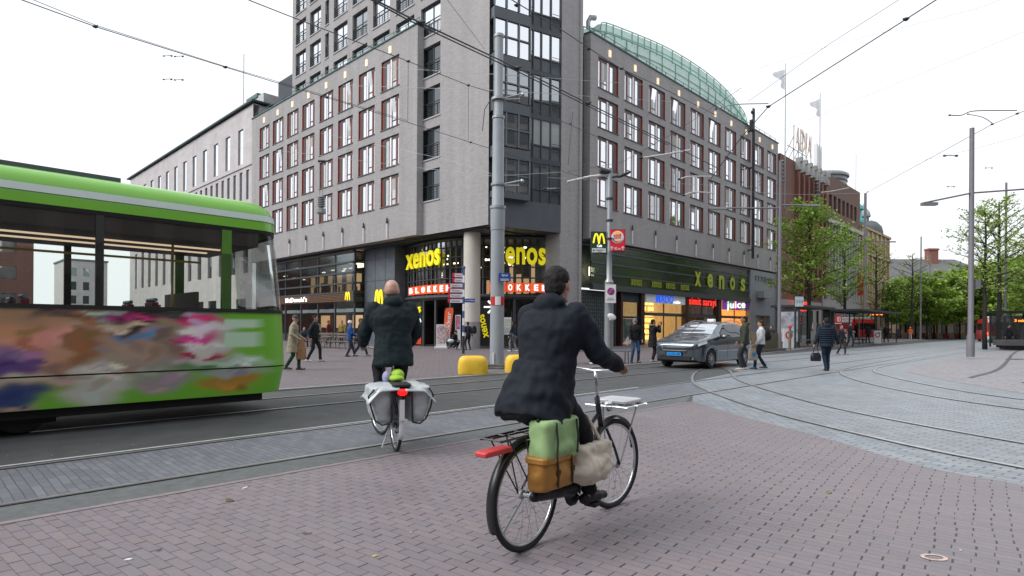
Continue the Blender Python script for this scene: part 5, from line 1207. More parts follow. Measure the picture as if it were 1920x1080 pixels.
# small signal gear on the pole top etc. added with the wires
# ================================================================== OVERHEAD WIRES
wire_m = mat('overhead wire', (.05, .055, .06), .5, .3, var=0); wire_l = mat('pale span wire', (.42, .44, .46), .5, var=0)
def wire(label, pts, r=.012, m_=None, sag=0.0, clamps=()):
    """pts: list of (px, py, Y) survey points strung in the air"""
    P = [at(*p) for p in pts]; Q = []
    for i in range(len(P)-1):
        n = 8
        for j in range(n): t = j/n; q = P[i].lerp(P[i+1], t); q.z -= sag*4*t*(1-t); Q.append(q)
    Q.append(P[-1]); mb = MB(); b0 = P[0].copy(); mb.tube([q-b0 for q in Q], r, 5)
    o = thing('overhead_wire', label, 'wire', b0, 0, 'overhead tram wires'); part('cable', mb, m_ or wire_m, o)
    for c_ in clamps:
        q = at(*c_)-b0; mb = MB(); mb.ell(q, (r*4.2, r*4.2, r*3), 8, 6); mb.tube([q+Vector((-r*5, 0, 0)), q+Vector((r*5, 0, r*2))], r*1.8, 5); part('clamp', mb, dark_metal, o)
    return o
wire('long pair wire from the upper left sky across the left facade', [(-40, -28, 9), (175, 50, 10.6), (419, 126, 13), (532, 160, 14.4), (610, 183, 15.4), (761, 229, 17.6), (880, 267, 19.4), (1120, 342, 23)], .009, clamps=[(175, 50, 10.6), (419, 126, 13), (610, 183, 15.4), (880, 267, 19.4)])
wire('second strand of the pair wire from the upper left sky', [(-10, -28, 9.05), (175, 47, 10.6), (419, 124.5, 13), (532, 157, 14.4), (761, 226, 17.6)], .006)
wire('thin wire from the top edge past the tower windows to the pole', [(462, 0, 12), (546, 33, 13), (762, 115, 17), (875, 160, 19.5), (940, 179, 21), (1130, 262, 26)], .011, clamps=[(762, 115, 17), (875, 160, 19.5)])
wire('heavy double wire crossing the brick tower wall, upper strand', [(688, -6, 10), (760, 31, 11.2), (967, 128, 14.2), (1120, 204, 17), (1251, 268, 20), (1345, 316, 23)], .017, clamps=[(785, 44, 11.5), (967, 128, 14.2), (1100, 194, 16.6)])
wire('heavy double wire crossing the brick tower wall, lower strand', [(682, -6, 10), (760, 37, 11.2), (967, 134, 14.2), (1120, 209, 17), (1251, 272, 20)], .014)
wire('wire from the top edge over the dark glazing to the right facade', [(946, -6, 13), (1051, 57, 15), (1120, 103, 17), (1162, 129, 18), (1229, 160, 20), (1340, 216, 24)], .012, clamps=[(965, 10, 13.3), (1100, 92, 16.4), (1162, 129, 18)])
wire('thin wire slanting down the tower wall at the top left', [(832, -4, 12), (905, 92, 15)], .006, wire_l)
wire('thick dark wire rising from the right facade to the top right', [(1331, 335, 26), (1387, 258, 24), (1438, 200, 22), (1695, 36, 17), (1760, -6, 16)], .017, clamps=[(1438, 200, 22), (1695, 36, 17)])
wire('thin wire crossing the sky from the copper roof to the top right', [(1400, 190, 30), (1552, 82, 26), (1690, -6, 22)], .010)
wire('faint sky wire between the mast and the upper right corner', [(1400, 134, 40), (1560, 84, 36), (1820, 18, 30), (1930, -20, 28)], .009, wire_l)
wire('long sky wire from the flagpole to the right edge', [(1470, 243, 40), (1650, 168, 36), (1930, 54, 30)], .010, wire_l)
wire('dark tram wire climbing from the far lamp mast to the right edge', [(1622, 362, 66), (1858, 233, 40), (1930, 203, 34)], .020, clamps=[(1858, 233, 40), (1905, 213, 36), (1625, 360, 65)])
wire('faint wire from the right edge to the tall island pole', [(1930, 250, 30), (1822, 280, 31.3), (1640, 320, 60)], .010, wire_l)
wire('pale span wire in front of the curtained tower windows, upper', [(640, 122, 26), (938, 140, 20.4), (1400, 172, 40)], .008, wire_l)
wire('pale span wire in front of the curtained tower windows, lower', [(640, 160, 26), (938, 170, 20.4), (1330, 195, 40)], .008, wire_l)
wire('wire at mid height from the tall pole to the lamp arm', [(932, 330, 20.2), (1062, 322, 26)], .008, wire_l)
wire('wire from the pole to the right block at third floor height', [(1026, 333, 24), (1165, 340, 30), (1410, 350, 52)], .008, wire_l)
wire('thin low wire from the left street to the tower', [(360, 268, 30), (560, 287, 26), (760, 312, 24), (938, 332, 20.5)], .007, wire_l)
wire('dark wire from the tram stop arm to the facade', [(1062, 322, 26), (1162, 305, 30), (1260, 250, 26), (1387, 165, 24)], .009)
wire('wire from the far street mast along the store roof line', [(1410, 360, 50), (1500, 365, 56), (1620, 362, 66)], .012, wire_l)
wire('short drop wire with a white pulley beside the pier', [(1071, 210, 20), (1063, 310, 20)], .008, clamps=[(1067, 232, 20)])
wire('vertical hanger wire at the left of the tower wall', [(762, 117, 17), (762, 229, 17.6)], .007); wire('vertical hanger wire in the middle of the tower wall', [(875.5, 160, 19.5), (875.5, 267, 19.4)], .007)
wire('curved feeder cable looping from the tall pole', [(902, 245, 20), (906, 205, 20.1), (922, 178, 20.2), (945, 168, 20.4), (975, 172, 20.6)], .014)
wire('wire spanning down to the left facade from the tall pole', [(932, 330, 20.2), (840, 300, 22), (600, 250, 30)], .006, wire_l)
def switch(label, px, py, Y, s_=1.0, big_=False):
    p = at(px, py, Y); t = thing('wire_insulator', label, 'insulator', p); mb = MB(); mb.tube([(-.22*s_, 0, 0), (.22*s_, 0, .02)], .016*s_, 6); part('rod', mb, steel, t)
    for x in (-.18, .18): mb = MB(); mb.ell((x*s_, 0, 0), (.06*s_, .035*s_, .035*s_), 8, 6); part('bulb', mb, dark_metal, t)
switch('upper left pair of small black insulators floating in the left sky', 311, 105, 14, .5); switch('upper right pair of small black insulators floating in the left sky', 332, 106, 14, .5)
switch('lower left pair of small black insulators in the left sky', 311, 149, 14, .5); switch('lower right pair of small black insulators in the left sky', 332, 150, 14, .5)
switch('small wire insulator left of the tall island pole', 1781, 350, 34, 1.0); switch('small wire insulator right of the tall island pole', 1852, 315, 34, 1.0); switch('wire insulator on the pale span beside the dark glazing', 1032, 354, 24, 1.4); switch('long wire insulator at the left of the faint wire', 1780, 292, 40, 2.2)
def bracket(label, pts, r=.03, m_=None):
    P = [at(*p) for p in pts]; P = spline(P, 5); b0 = P[0].copy(); t = thing('wire_bracket', label, 'bracket', b0); mb = MB(); mb.tube([q-b0 for q in P], r, 6); part('tube', mb, m_ or steel, t)
    mb = MB(); mb.ell(P[0]-b0, (r*3, r*2, r*2), 8, 6); part('end_fitting', mb, dark_metal, t)
whm = MATS['white insulator']
bracket('pale curved wire bracket hanging before the third floor windows', [(1200, 296, 27), (1240, 290, 27.2), (1292, 281, 27.5)], .035, whm)
bracket('upper pale curved bracket before the middle right facade', [(1272, 336, 30), (1290, 331, 30), (1333, 331, 30.5)], .03, whm); bracket('lower pale curved bracket before the middle right facade', [(1280, 366, 30), (1300, 360, 30), (1336, 362, 30.5)], .03, whm)
bracket('curved wire bracket beside the mast top against the sky', [(1340, 204, 30), (1375, 196, 30), (1438, 194, 30)], .025)
bracket('dark twin bracket on the tram wire in the right sky', [(1778, 216, 38), (1800, 216, 38), (1825, 208, 38), (1904, 207, 38)], .03, dark_metal)
bracket('lower curved bracket on the tram wire in the right sky', [(1812, 214, 38), (1840, 220, 38), (1858, 231, 38)], .022, dark_metal)
bracket('wire bracket before the brick store windows', [(1535, 361, 52), (1560, 358, 52), (1590, 352, 52)], .04, whm)
# hanging tensioner in front of the left facade
tz = thing('wire_tensioner', 'hanging steel spring tensioner in front of the left facade windows', 'tensioner', at(601, 302, 20)); b0 = at(601, 302, 20)
mb = MB(); mb.tube([(-.12, 0, 0), (.12, 0, 0)], .04, 6); part('top_bar', mb, dark_metal, tz)
mb = MB(); mb.tube([(-.06, 0, 0), (-.06, 0, -1.25)], .01, 4); mb.tube([(.06, 0, 0), (.04, 0, -1.2)], .01, 4); part('cable', mb, steel, tz)
mb = MB()
for i in range(6): mb.lathe([(.11, -1.2-.06*i), (.13, -1.22-.06*i), (.11, -1.24-.06*i)], n=10)
mb.lathe([(.06, -1.56), (.16, -1.62), (.16, -1.75), (.05, -1.8)], n=10); part('weight', mb, steel, tz)
# ================================================================== TRAM
TV0, TV1, TU0, TU1 = 9.28, 11.62, -13.0, 4.56
tram = sthing('tram', 'green tram with picture wrap and pale roof stripe passing at the left edge', 'tram', -4, 10.45)
tgreen = mat('tram green paint', (.17, .48, .03), .32, var=.04, coat=.4); tpale = mat('tram pale stripe', (.62, .72, .68), .4, var=.04)
tglass = glass_mat('tram glass', tint=(.90, .93, .90), refl=.02, fk=.7)
def outline(ins=0.0, nose=0.0, step=.12):
    """plan of the tram: near side, rounded nose, far side (x=u, y=v)"""
    pts = []; n = int((3.80-TU0)/step)
    for i in range(n+1): pts.append((TU0+(3.80-TU0)*i/n, TV0+ins))
    L_ = (TU1-3.80-nose); hw = (TV1-TV0)/2-ins; c = (TV0+TV1)/2
    for i in range(1, 24):
        a_ = math.pi*i/24; y = -math.cos(a_); pts.append((3.80+L_*(abs(math.sin(a_))**.62), c+hw*(math.copysign(abs(y)**.75, y))))
    for i in range(n+1): pts.append((3.80-(3.80-TU0)*i/n, TV1-ins))
    return pts
def shell(levels, k=0):
    """levels: (z, inset, nose set-back)"""
    mb = MB(); O = [outline(i_, n_) for _, i_, n_ in levels]; n = len(O[0])
    for (z, _, _), o_ in zip(levels, O): mb.v += [(x, y, z) for x, y in o_]
    for a_ in range(len(levels)-1):
        for j in range(n): b0, b1 = a_*n+j, a_*n+(j+1) % n; mb.f.append((b0, b1, b1+n, b0+n)); mb.m.append(k)
    return mb
def tz_of(px, py):
    t = (px-960)/F; Y = TV0/(EV[1]+EV[0]*t); return Y*(EU[1]+EU[0]*t), H+(yh(px)-py)*Y/F
G_ = (.17, .48, .03)
blobs = [(40, 640, 300, 90, (.42, .22, .14)), (20, 640, 60, 34, (.62, .30, .15)), (30, 668, 70, 20, (.30, .16, .30)), (20, 694, 70, 20, (.10, .05, .22)), (105, 650, 34, 48, (.55, .28, .17)), (158, 640, 28, 60, (.28, .12, .05)),
  (205, 590, 80, 9, (.45, .48, .46)), (240, 604, 42, 22, (.02, .02, .025)), (130, 590, 60, 8, (.12, .08, .07)), (330, 588, 80, 9, (.03, .035, .03)), (258, 596, 46, 7, (.50, .03, .20)), (200, 612, 60, 8, (.6, .45, .32)), (268, 652, 46, 38, (.46, .30, .22)), (275, 628, 40, 13, (.10, .22, .42)), (220, 675, 40, 25, (.40, .30, .22)),
  (372, 636, 50, 50, (.62, .50, .52)), (372, 600, 40, 9, (.62, .03, .16)), (372, 616, 48, 7, (.80, .72, .74)), (366, 634, 42, 9, (.66, .04, .22)), (368, 650, 52, 7, (.82, .76, .78)), (370, 668, 44, 7, (.55, .02, .10)), (320, 640, 20, 40, (.30, .22, .15)), (300, 690, 60, 16, (.30, .28, .24)), (205, 694, 60, 12, (.60, .56, .50)), (400, 690, 60, 9, (.10, .25, .08)), (455, 678, 52, 10, (.50, .60, .50)),
  (20, 745, 60, 24, (.02, .04, .18)), (75, 712, 90, 9, (.55, .42, .36)), (10, 768, 60, 8, (.40, .28, .22)), (185, 728, 50, 32, (.58, .56, .50)), (300, 716, 46, 20, (.34, .30, .30)), (430, 716, 46, 15, (.48, .22, .03)), (440, 696, 50, 9, (.40, .42, .40))]
rects = [(424, 600, 528, 614, (.55, .74, .55)), (424, 622, 528, 648, (.52, .72, .52))]
BL = []
rq = random.Random(12)
for (px, py, rx_, ry_, c_) in list(blobs[1:]):
    for k_ in range(4):
        jt = rq.uniform(.55, 1.5); blobs.append((px+rq.uniform(-.8, .8)*rx_, py+rq.uniform(-.8, .8)*ry_, rx_*rq.uniform(.12, .38), max(3, ry_*rq.uniform(.15, .45)), tuple(min(.9, c*jt*rq.uniform(.8, 1.2)) for c in c_)))
for px, py, rx_, ry_, c_ in blobs:
    u0, z0 = tz_of(px, py); u1, _ = tz_of(px+rx_, py); _, z1 = tz_of(px, py-ry_); ua, _ = tz_of(px-rx_, py); BL.append((u0, z0, max(.08, (u1-ua)/2), z1-z0, c_))
RB = []
for x0, y0, x1, y1, c_ in rects:
    ua, za = tz_of(x0, y0); ub, zb = tz_of(x1, y1); RB.append((ua, min(za, zb+.3), 4.0, zb, c_))
def wrapcol(u, v, z):
    c = list(G_)
    if u < .8: u2 = .8+(.8-u) % 2.6                     # the print goes on in the same manner out of the frame
    else: u2 = u
    zz = z+.035*math.sin(u2*7.0+z*5)+.015*math.sin(u2*19); uu = u2+.07*math.sin(z*17)+.03*math.sin(z*43+u2*3)
    for (u0, z0, ru, rz_, col) in BL:
        d = ((uu-u0)/(ru*1.2))**2+((zz-z0)/rz_)**2; wgt = 1/(1+math.exp(min((d-1)*4.0, 60))); c = [a_*(1-wgt)+b_*wgt for a_, b_ in zip(c, col)]
    for (u0, z0, u1, z1, col) in RB:
        if u0 < u2 < u1 and z1 < z < z0: c = list(col)
    return c
wm = bpy.data.materials.new('printed tram wrap'); wm.use_nodes = True; an = wm.node_tree.nodes.new('ShaderNodeVertexColor'); an.layer_name = 'print'; wb = wm.node_tree.nodes['Principled BSDF']
wm.node_tree.links.new(an.outputs[0], wb.inputs['Base Color']); wb.inputs['Roughness'].default_value = .35; wb.inputs['Coat Weight'].default_value = .3
def wrapped(name, z0, z1, n, ins0, ins1, nose0, nose1):
    mb = MB(); O = []
    lv = [(z0+(z1-z0)*i/n, ins0+(ins1-ins0)*i/n, nose0+(nose1-nose0)*i/n) for i in range(n+1)]
    # fine mesh so the print is crisp
    for z, i_, ns in lv: O.append(outline(i_, ns, .05))
    m = len(O[0])
    for (z, _, _), o_ in zip(lv, O): mb.v += [(x, y, z) for x, y in o_]
    for a_ in range(n):
        for j in range(m-1): b0 = a_*m+j; mb.f.append((b0, b0+1, b0+1+m, b0+m)); mb.m.append(0)
    o = part(name, mb, wm, tram, smooth=True); me = o.data; at_ = me.color_attributes.new('print', 'FLOAT_COLOR', 'POINT'); off = OFF[o.name]
    for i, vv in enumerate(me.vertices): at_.data[i].color = (*wrapcol(vv.co.x+off[0], vv.co.y+off[1], vv.co.z), 1)
    return o
wrapped('side_panel', .76, 1.60, 26, .0, .02, 0, .05); wrapped('skirt_panel', .34, .74, 12, .03, 0, .1, 0)
part('panel_joint', shell([(.735, .012, .02), (.765, .012, .02)]), black, tram)
part('window_rubber', shell([(1.59, .0, .03), (1.645, .0, .04)]), black, tram); part('window_rubber', shell([(2.83, .06, .20), (2.885, .05, .21)]), black, tram)
part('windows', shell([(1.645, .025, .05), (2.83, .075, .20)]), tglass, tram, smooth=True)
rf = shell([(2.885, .045, .2), (2.98, .055, .2), (3.12, .075, .22), (3.22, .12, .27), (3.31, .22, .4), (3.37, .40, .6), (3.40, .75, .9)]); n_ = len(outline()); rf.f.append(tuple(range(6*n_, 7*n_))); rf.m.append(0); part('roof', rf, tgreen, tram, smooth=True)
part('roof_stripe', shell([(3.03, .050, .195), (3.125, .068, .205)]), tpale, tram, smooth=True)
mb = MB(); mb.box(TU0, 9.8, 3.38, 2.15, 11.2, 3.455); part('roof_equipment', mb, mat('roof equipment', (.09, .10, .13), .6), tram)
pz = mat('tram pillar green', (.10, .27, .03), .4); pdk = mat('tram pillar dark', (.035, .04, .035), .5)
for i, u in enumerate([TU0+.4, -10.2, -8.0, -5.2, -3.0, -.75, 1.82, 3.42]):
    for v in (TV0+.06, TV1-.12): mb = MB(); w_ = .09 if u < 3 else .14; mb.box(u-w_/2, v, 1.62, u+w_/2, v+.05, 2.86); part('window_pillar', mb, pdk if u < 3 else pz, tram)
mb = MB(); mb.box(TU0, 9.36, 2.62, 3.9, 11.54, 2.84); mb.box(TU0, 9.4, .36, 3.9, 11.5, .42); part('ceiling_and_floor', mb, mat('tram interior brown', (.10, .08, .07), .7), tram)
mb = MB(); mb.box(TU0, 10.1, 2.6, 3.6, 10.16, 2.62); mb.box(TU0, 10.7, 2.6, 3.6, 10.76, 2.62); part('ceiling_light', mb, warm, tram)
redseat = mat('red tram seat', (.28, .03, .04), .6); blueseat = mat('blue grey seat', (.20, .32, .42), .5)
for i in range(11):
    u = 2.55-1.45*i
    for v in (9.75, 11.05):
        mb = MB(); mb.rbox(u-.06, v-.22, .95, u+.02, v+.22, 1.72, .03); mb.rbox(u, v-.22, .9, u+.42, v+.22, 1.0, .03); s_ = part('seat', mb, redseat, tram); mb = MB(); mb.tube([(u-.02, v-.2, 1.75), (u-.02, v+.2, 1.75)], .03, 6); part('seat_handle', mb, blueseat, s_)
for i in range(7):
    u = 2.9-2.3*i; mb = MB(); mb.tube([(u, 10.1, .4), (u, 10.1, 2.65)], .02, 6); part('grab_pole', mb, mat('yellow grab pole', (.55, .40, .05), .4), tram)
mb = MB(); mb.tube([(TU0, 9.8, 2.35), (3.2, 9.8, 2.35)], .018, 6); part('grab_rail', mb, MATS['yellow grab pole'], tram)
mb = MB(); mb.box(TU0, 9.4, .40, 3.9, 9.45, 1.55); mb.box(TU0, 11.45, .40, 3.9, 11.5, 1.55); mb.box(3.1, 9.7, .4, 3.15, 11.2, 1.9); part('inner_lining', mb, mat('inner lining', (.12, .11, .10), .7), tram)
mb = MB(); mb.box(TU0, 9.42, .22, 4.0, 11.48, .36); part('underframe', mb, black, tram)
for uc in (-10.5, -4.0, .2):
    for du in (-.85, .85):
        for v in (9.72, 11.2): mb = MB(); mb.lathe([(.08, -.06), (.30, -.06), (.31, .05), (.33, .06), (.08, .08)], (uc+du, v, .325), 20, axis='y'); part('wheel', mb, dark_metal, tram, autosm=40)
    mb = MB(); mb.box(uc-1.2, 9.55, .14, uc+1.2, 9.62, .34); part('bogie_frame', mb, black, tram)
mb = MB(); mb.ell((4.05, 9.55, .98), (.10, .10, .09), 10, 8); part('headlight', mb, mat('headlight glass', (.8, .8, .75), .1), tram); mb = MB(); mb.ell((4.05, 11.35, .98), (.10, .10, .09), 10, 8); part('headlight', mb, MATS['headlight glass'], tram)
# ================================================================== CAR (taxi)
cb = math.radians(135.7); cpos = B(21.0, 10.36)
car = thing('car', 'dark grey people carrier taxi with blue plate and roof light crossing the tracks', 'car', cpos, cb)
cpaint = mat('dark blue grey car paint', (.13, .155, .18), .15, .85, var=.03, coat=1.0); cglass = glass_mat('car glass', dark=(.01, .013, .014), refl=.05, fk=.8); cscreen = glass_mat('windscreen glass', dark=(.03, .035, .04), refl=.55, fk=1.6)
ST = [(2.26, .40, .62, .60, .72, .56, .78, .80), (2.20, .30, .78, .60, .82, .68, .89, .91), (2.02, .26, .86, .60, .90, .77, .965, .99), (1.75, .25, .90, .62, .95, .80, 1.03, 1.06), (1.40, .25, .915, .64, .99, .81, 1.09, 1.125), (1.10, .25, .92, .66, 1.01, .80, 1.17, 1.21),
  (.78, .25, .92, .68, 1.035, .74, 1.36, 1.40), (.42, .25, .92, .68, 1.055, .69, 1.52, 1.56), (.05, .25, .92, .68, 1.07, .665, 1.60, 1.645), (-.4, .26, .92, .68, 1.085, .645, 1.61, 1.66), (-.95, .26, .92, .68, 1.10, .645, 1.605, 1.655), (-1.45, .26, .915, .68, 1.11, .64, 1.56, 1.61), (-1.80, .27, .90, .68, 1.11, .63, 1.46, 1.50), (-2.02, .30, .87, .66, 1.08, .64, 1.22, 1.26), (-2.14, .34, .82, .62, .95, .68, 1.0, 1.02), (-2.18, .42, .70, .60, .72, .55, .74, .75)]
def stn(y):
    for i in range(len(ST)-1):
        if ST[i][0] >= y >= ST[i+1][0]:
            t = (ST[i][0]-y)/(ST[i][0]-ST[i+1][0]); p0 = ST[max(i-1, 0)]; p1 = ST[i]; p2 = ST[i+1]; p3 = ST[min(i+2, len(ST)-1)]; t2 = t*t*(3-2*t)*.35+t*.65
            return [a_+(b_-a_)*t2 for a_, b_ in zip(p1, p2)]
    return list(ST[0] if y > 0 else ST[-1])
def cs(y, s, o=0.0):
    """point on the car's skin: s 0 sill .. 1 flank .. 2 belt .. 3 roof edge .. 4 centre line"""
    _, zb, w_, zm, zbelt, wr, zr, zc = stn(y); hub = min(abs(y-1.365), abs(y+1.365))
    if hub < .37: zb = max(zb, .33+math.sqrt(max(.37**2-hub**2, 0)))
    P = [(w_*.97, zb), (w_, max(zm, zb+.03)), (w_*.965, zbelt), (wr, zr), (wr*.55, zc-.006), (0, zc)]
    q = s if s < 3 else 3+(s-3)*2; i = min(int(q), 4); t = q-i; a_, b_ = P[i], P[i+1]; x = a_[0]+(b_[0]-a_[0])*t; z = a_[1]+(b_[1]-a_[1])*t
    if i == 1: x += .025*math.sin(math.pi*t)*w_
    if i == 2: x += .03*math.sin(math.pi*t)
    return Vector((x+o, y, z+o*.7))
mb = MB(); ys = [2.26-4.44*i/90 for i in range(91)]; ss = [0, .25, .5, .75, 1, 1.2, 1.4, 1.6, 1.8, 2, 2.15, 2.4, 2.7, 2.9, 3, 3.15, 3.4, 3.7, 4]
rings = []
for y in ys:
    r1 = [cs(y, s) for s in ss]; rings.append([(p.x, p.y, p.z) for p in r1]+[(-p.x, p.y, p.z) for p in reversed(r1[:-1])])
mb.loft(rings); part('body', mb, cpaint, car, autosm=50)
def skin(y0, y1, f0, f1, ny=26, ns=9, o=.011, sides=(1, -1)):
    mb = MB()
    for sd_ in sides:
        b0 = len(mb.v)
        for i in range(ny+1):
            y = y0+(y1-y0)*i/ny; a_, b_ = (f0(y) if callable(f0) else f0), (f1(y) if callable(f1) else f1)
            for j in range(ns+1): p = cs(y, a_+(b_-a_)*j/ns, o); mb.v.append((sd_*p.x, p.y, p.z))
        for i in range(ny):
            for j in range(ns): q = b0+i*(ns+1)+j; mb.f.append((q, q+1, q+ns+2, q+ns+1)); mb.m.append(0)
    return mb
def wtop(y): return 2.88 if -1.5 < y < .1 else (2.88-.55*max(0, (y-.1))/.75 if y > 0 else 2.88-.6*(-1.5-y)/.35)
part('side_window', skin(.62, .18, 2.08, wtop, sides=(1,)), cglass, car, smooth=True); part('side_window', skin(.10, -.72, 2.08, wtop, sides=(1,)), cglass, car, smooth=True); part('side_window', skin(-.80, -1.50, 2.08, wtop, sides=(1,)), cglass, car, smooth=True); part('side_window', skin(-1.56, -1.82, 2.12, wtop, sides=(1,)), cglass, car, smooth=True)
part('side_window', skin(.62, -1.8, 2.08, wtop, sides=(-1,)), cglass, car, smooth=True)
mb = skin(1.08, .14, 3.06, 4.0, ny=24, ns=10, o=.012); part('windscreen', mb, cscreen, car, smooth=True)
mb = skin(-1.72, -2.02, 3.1, 4.0, ny=6, ns=6); part('rear_window', mb, cglass, car, smooth=True)
part('headlight', skin(2.16, 1.70, 1.72, 2.35, ny=16, ns=7, o=.016, sides=(1,)), mat('car lamp glass', (.75, .78, .8), .1, var=0), car, smooth=True); part('headlight', skin(2.16, 1.70, 1.72, 2.35, ny=16, ns=7, o=.016, sides=(-1,)), MATS['car lamp glass'], car, smooth=True)
mb = MB(); mb.box(-.60, 2.24, .30, .60, 2.33, .42); mb.box(-.42, 2.26, .57, .42, 2.325, .61); part('grille', mb, black, car)
mb = MB(); mb.box(-.46, 2.31, .62, .46, 2.335, .645); part('chrome_bar', mb, mat('chrome', (.6, .62, .65), .15, .9), car)
mb = MB(); mb.rbox(-.27, 2.33, .445, .27, 2.35, .56, .008); pl_ = part('number_plate', mb, mat('blue number plate', (.02, .28, .75), .4, emit=.1, var=0), car)
t = fit(text_mb('12-TX-48', 1, .0, .003), .44, .07); place(t, (.22, 2.355, .468), (-1, 0, 0)); part('lettering', t, dark_metal, pl_)
mb = MB(); mb.box(.935, -.3-.9, .60, .95, 1.0, .63); part('side_moulding', mb, MATS['chrome'], car); mb = MB(); mb.box(-.95, -1.2, .60, -.935, 1.0, .63); part('side_moulding', mb, MATS['chrome'], car)
for s_ in (1, -1):
    mb = MB(); mb.ell((s_*1.03, .68, 1.10), (.12, .07, .085), 12, 8); mb.tube([(s_*.9, .62, 1.06), (s_*1.0, .66, 1.08)], .025, 6); part('mirror', mb, cpaint, car, smooth=True)
    mb = MB(); mb.tube([(s_*.66, .1, 1.60), (s_*.66, -.4, 1.685), (s_*.66, -1.1, 1.68), (s_*.655, -1.5, 1.60)], .018, 6); part('roof_rail', mb, steel, car)
    for y in (1.365, -1.365):
        mb = MB(); mb.lathe([(.21, -.10), (.315, -.10), (.33, -.06), (.33, .06), (.315, .10), (.21, .10)], (s_*.80, y, .33), 28, axis='x'); mb.f = mb.f[:-2]; mb.m = mb.m[:-2]; wl = part('wheel', mb, black, car, autosm=40)
        mb = MB(); mb.lathe([(.21, .06), (.22, .10), (.19, .105)], (s_*.80 if s_ > 0 else -.80-.17, y, .33), 24, axis='x', caps=False)
        for i in range(8):
            a_ = 2*math.pi*i/8; x = s_*.895; mb.tube([(x, y+.03*math.cos(a_), .33+.03*math.sin(a_)), (x-s_*.01, y+.20*math.cos(a_), .33+.20*math.sin(a_))], .016, 5)
        mb.ell((s_*.90, y, .33), (.02, .05, .05), 10, 6); part('rim', mb, mat('alloy rim', (.55, .57, .6), .3, .6), wl)
        mb = MB(); mb.lathe([(.02, -.01), (.21, -.01), (.21, .01), (.02, .01)], (s_*.83, y, .33), 24, axis='x'); part('brake_disc', mb, dark_metal, wl)
    for yy in (.14, -.76): mb = skin(yy, yy-.012, .15, 2.0, ny=1, ns=8, o=.002, sides=(s_,)); part('door_gap', mb, black, car)
mb = MB(); mb.rbox(-.15, -.55, 1.66, .15, -.38, 1.75, .05); part('roof_light', mb, mat('taxi roof light', (.8, .8, .78), .3, emit=.3, var=0), car)
mb = MB(); mb.box(-.8, -2.0, .22, .8, 2.1, .3); part('underbody', mb, black, car)
# ================================================================== BUS
bp_ = Vector(((1873-960)/F*68, 68, 0)); bus = thing('bus', 'red and white city bus with lit tail lamps between the right hand tree trunks', 'bus', bp_, R(-32))
mb = MB(); rings = []
for y, q in ((0, .93), (.12, 1), (8, 1), (8.1, .95)): rings.append([(x*q, y, z) for x, z in ((-1.2, .3), (-1.24, 1.0), (-1.22, 2.3), (-1.05, 2.75), (1.05, 2.75), (1.22, 2.3), (1.24, 1.0), (1.2, .3))])
mb.loft(rings); part('body', mb, mat('bus red', (.62, .03, .03), .3, var=.05), bus, autosm=45)
mb = MB(); mb.box(-1.0, -.03, 2.3, 1.0, .1, 2.7); mb.rbox(-.95, .5, 2.7, .95, 5, 3.0, .1); part('roof_pod', mb, white_p, bus)
mb = MB(); mb.box(-1.0, -.04, 1.5, 1.0, 0, 2.2); part('rear_window', mb, mat('red tinted advert glass', (.35, .05, .06), .2), bus)
mb = MB(); mb.box(-1.15, -.03, .35, 1.15, .0, .75); part('bumper', mb, white_p, bus)
mb = MB(); mb.box(-.3, -.045, 1.0, .7, -.03, 1.4); part('advert', mb, mat('pale advert', (.6, .45, .5), .5, var=.4, vscale=4), bus)
for x in (-1.08, 1.0): mb = MB(); mb.box(x, -.05, .85, x+.1, -.01, 1.15); part('tail_light', mb, mat('lit tail lamp', (1, .12, .02), .4, emit=2.5, ecol=(1, .1, .02), var=0), bus)
for y in (1.8, 6.5):
    for x in (-1.1, 1.0): mb = MB(); mb.lathe([(.05, 0), (.48, 0), (.48, .22), (.05, .22)], (x-.05, y, .48), 18, axis='x'); part('wheel', mb, black, bus)
mb = MB(); mb.box(-1.245, .6, 1.4, -1.235, 7.6, 2.2); part('side_window', mb, cglass, bus)
# ================================================================== TREES
bark = mat('dark tree bark', (.035, .03, .027), .9, var=.3, vscale=8, bump=.4, bscale=18)
lfA = mat('spring leaf', (.34, .50, .09), .55, var=.35, vscale=1.1); lfB = mat('deep green leaf', (.19, .32, .05), .6, var=.35, vscale=.9); lfC = mat('young leaf', (.50, .64, .16), .55, var=.25, vscale=1.3)  # leaf greens of different depth, mixed at random through the crowns
lfD = mat('dense tree leaf', (.36, .50, .10), .6, var=.4, vscale=.5)
for m_ in (lfA, lfB, lfC, lfD):                       # thin leaves let some light through
    b_ = m_.node_tree.nodes['Principled BSDF']; b_.inputs['Transmission Weight'].default_value = 0; tr_ = m_.node_tree.nodes.new('ShaderNodeBsdfTranslucent'); tr_.inputs[0].default_value = (.30, .45, .06, 1); mx_ = m_.node_tree.nodes.new('ShaderNodeMixShader'); mx_.inputs[0].default_value = .38
    m_.node_tree.links.new(b_.outputs[0], mx_.inputs[1]); m_.node_tree.links.new(tr_.outputs[0], mx_.inputs[2]); m_.node_tree.links.new(mx_.outputs[0], m_.node_tree.nodes['Material Output'].inputs[0])
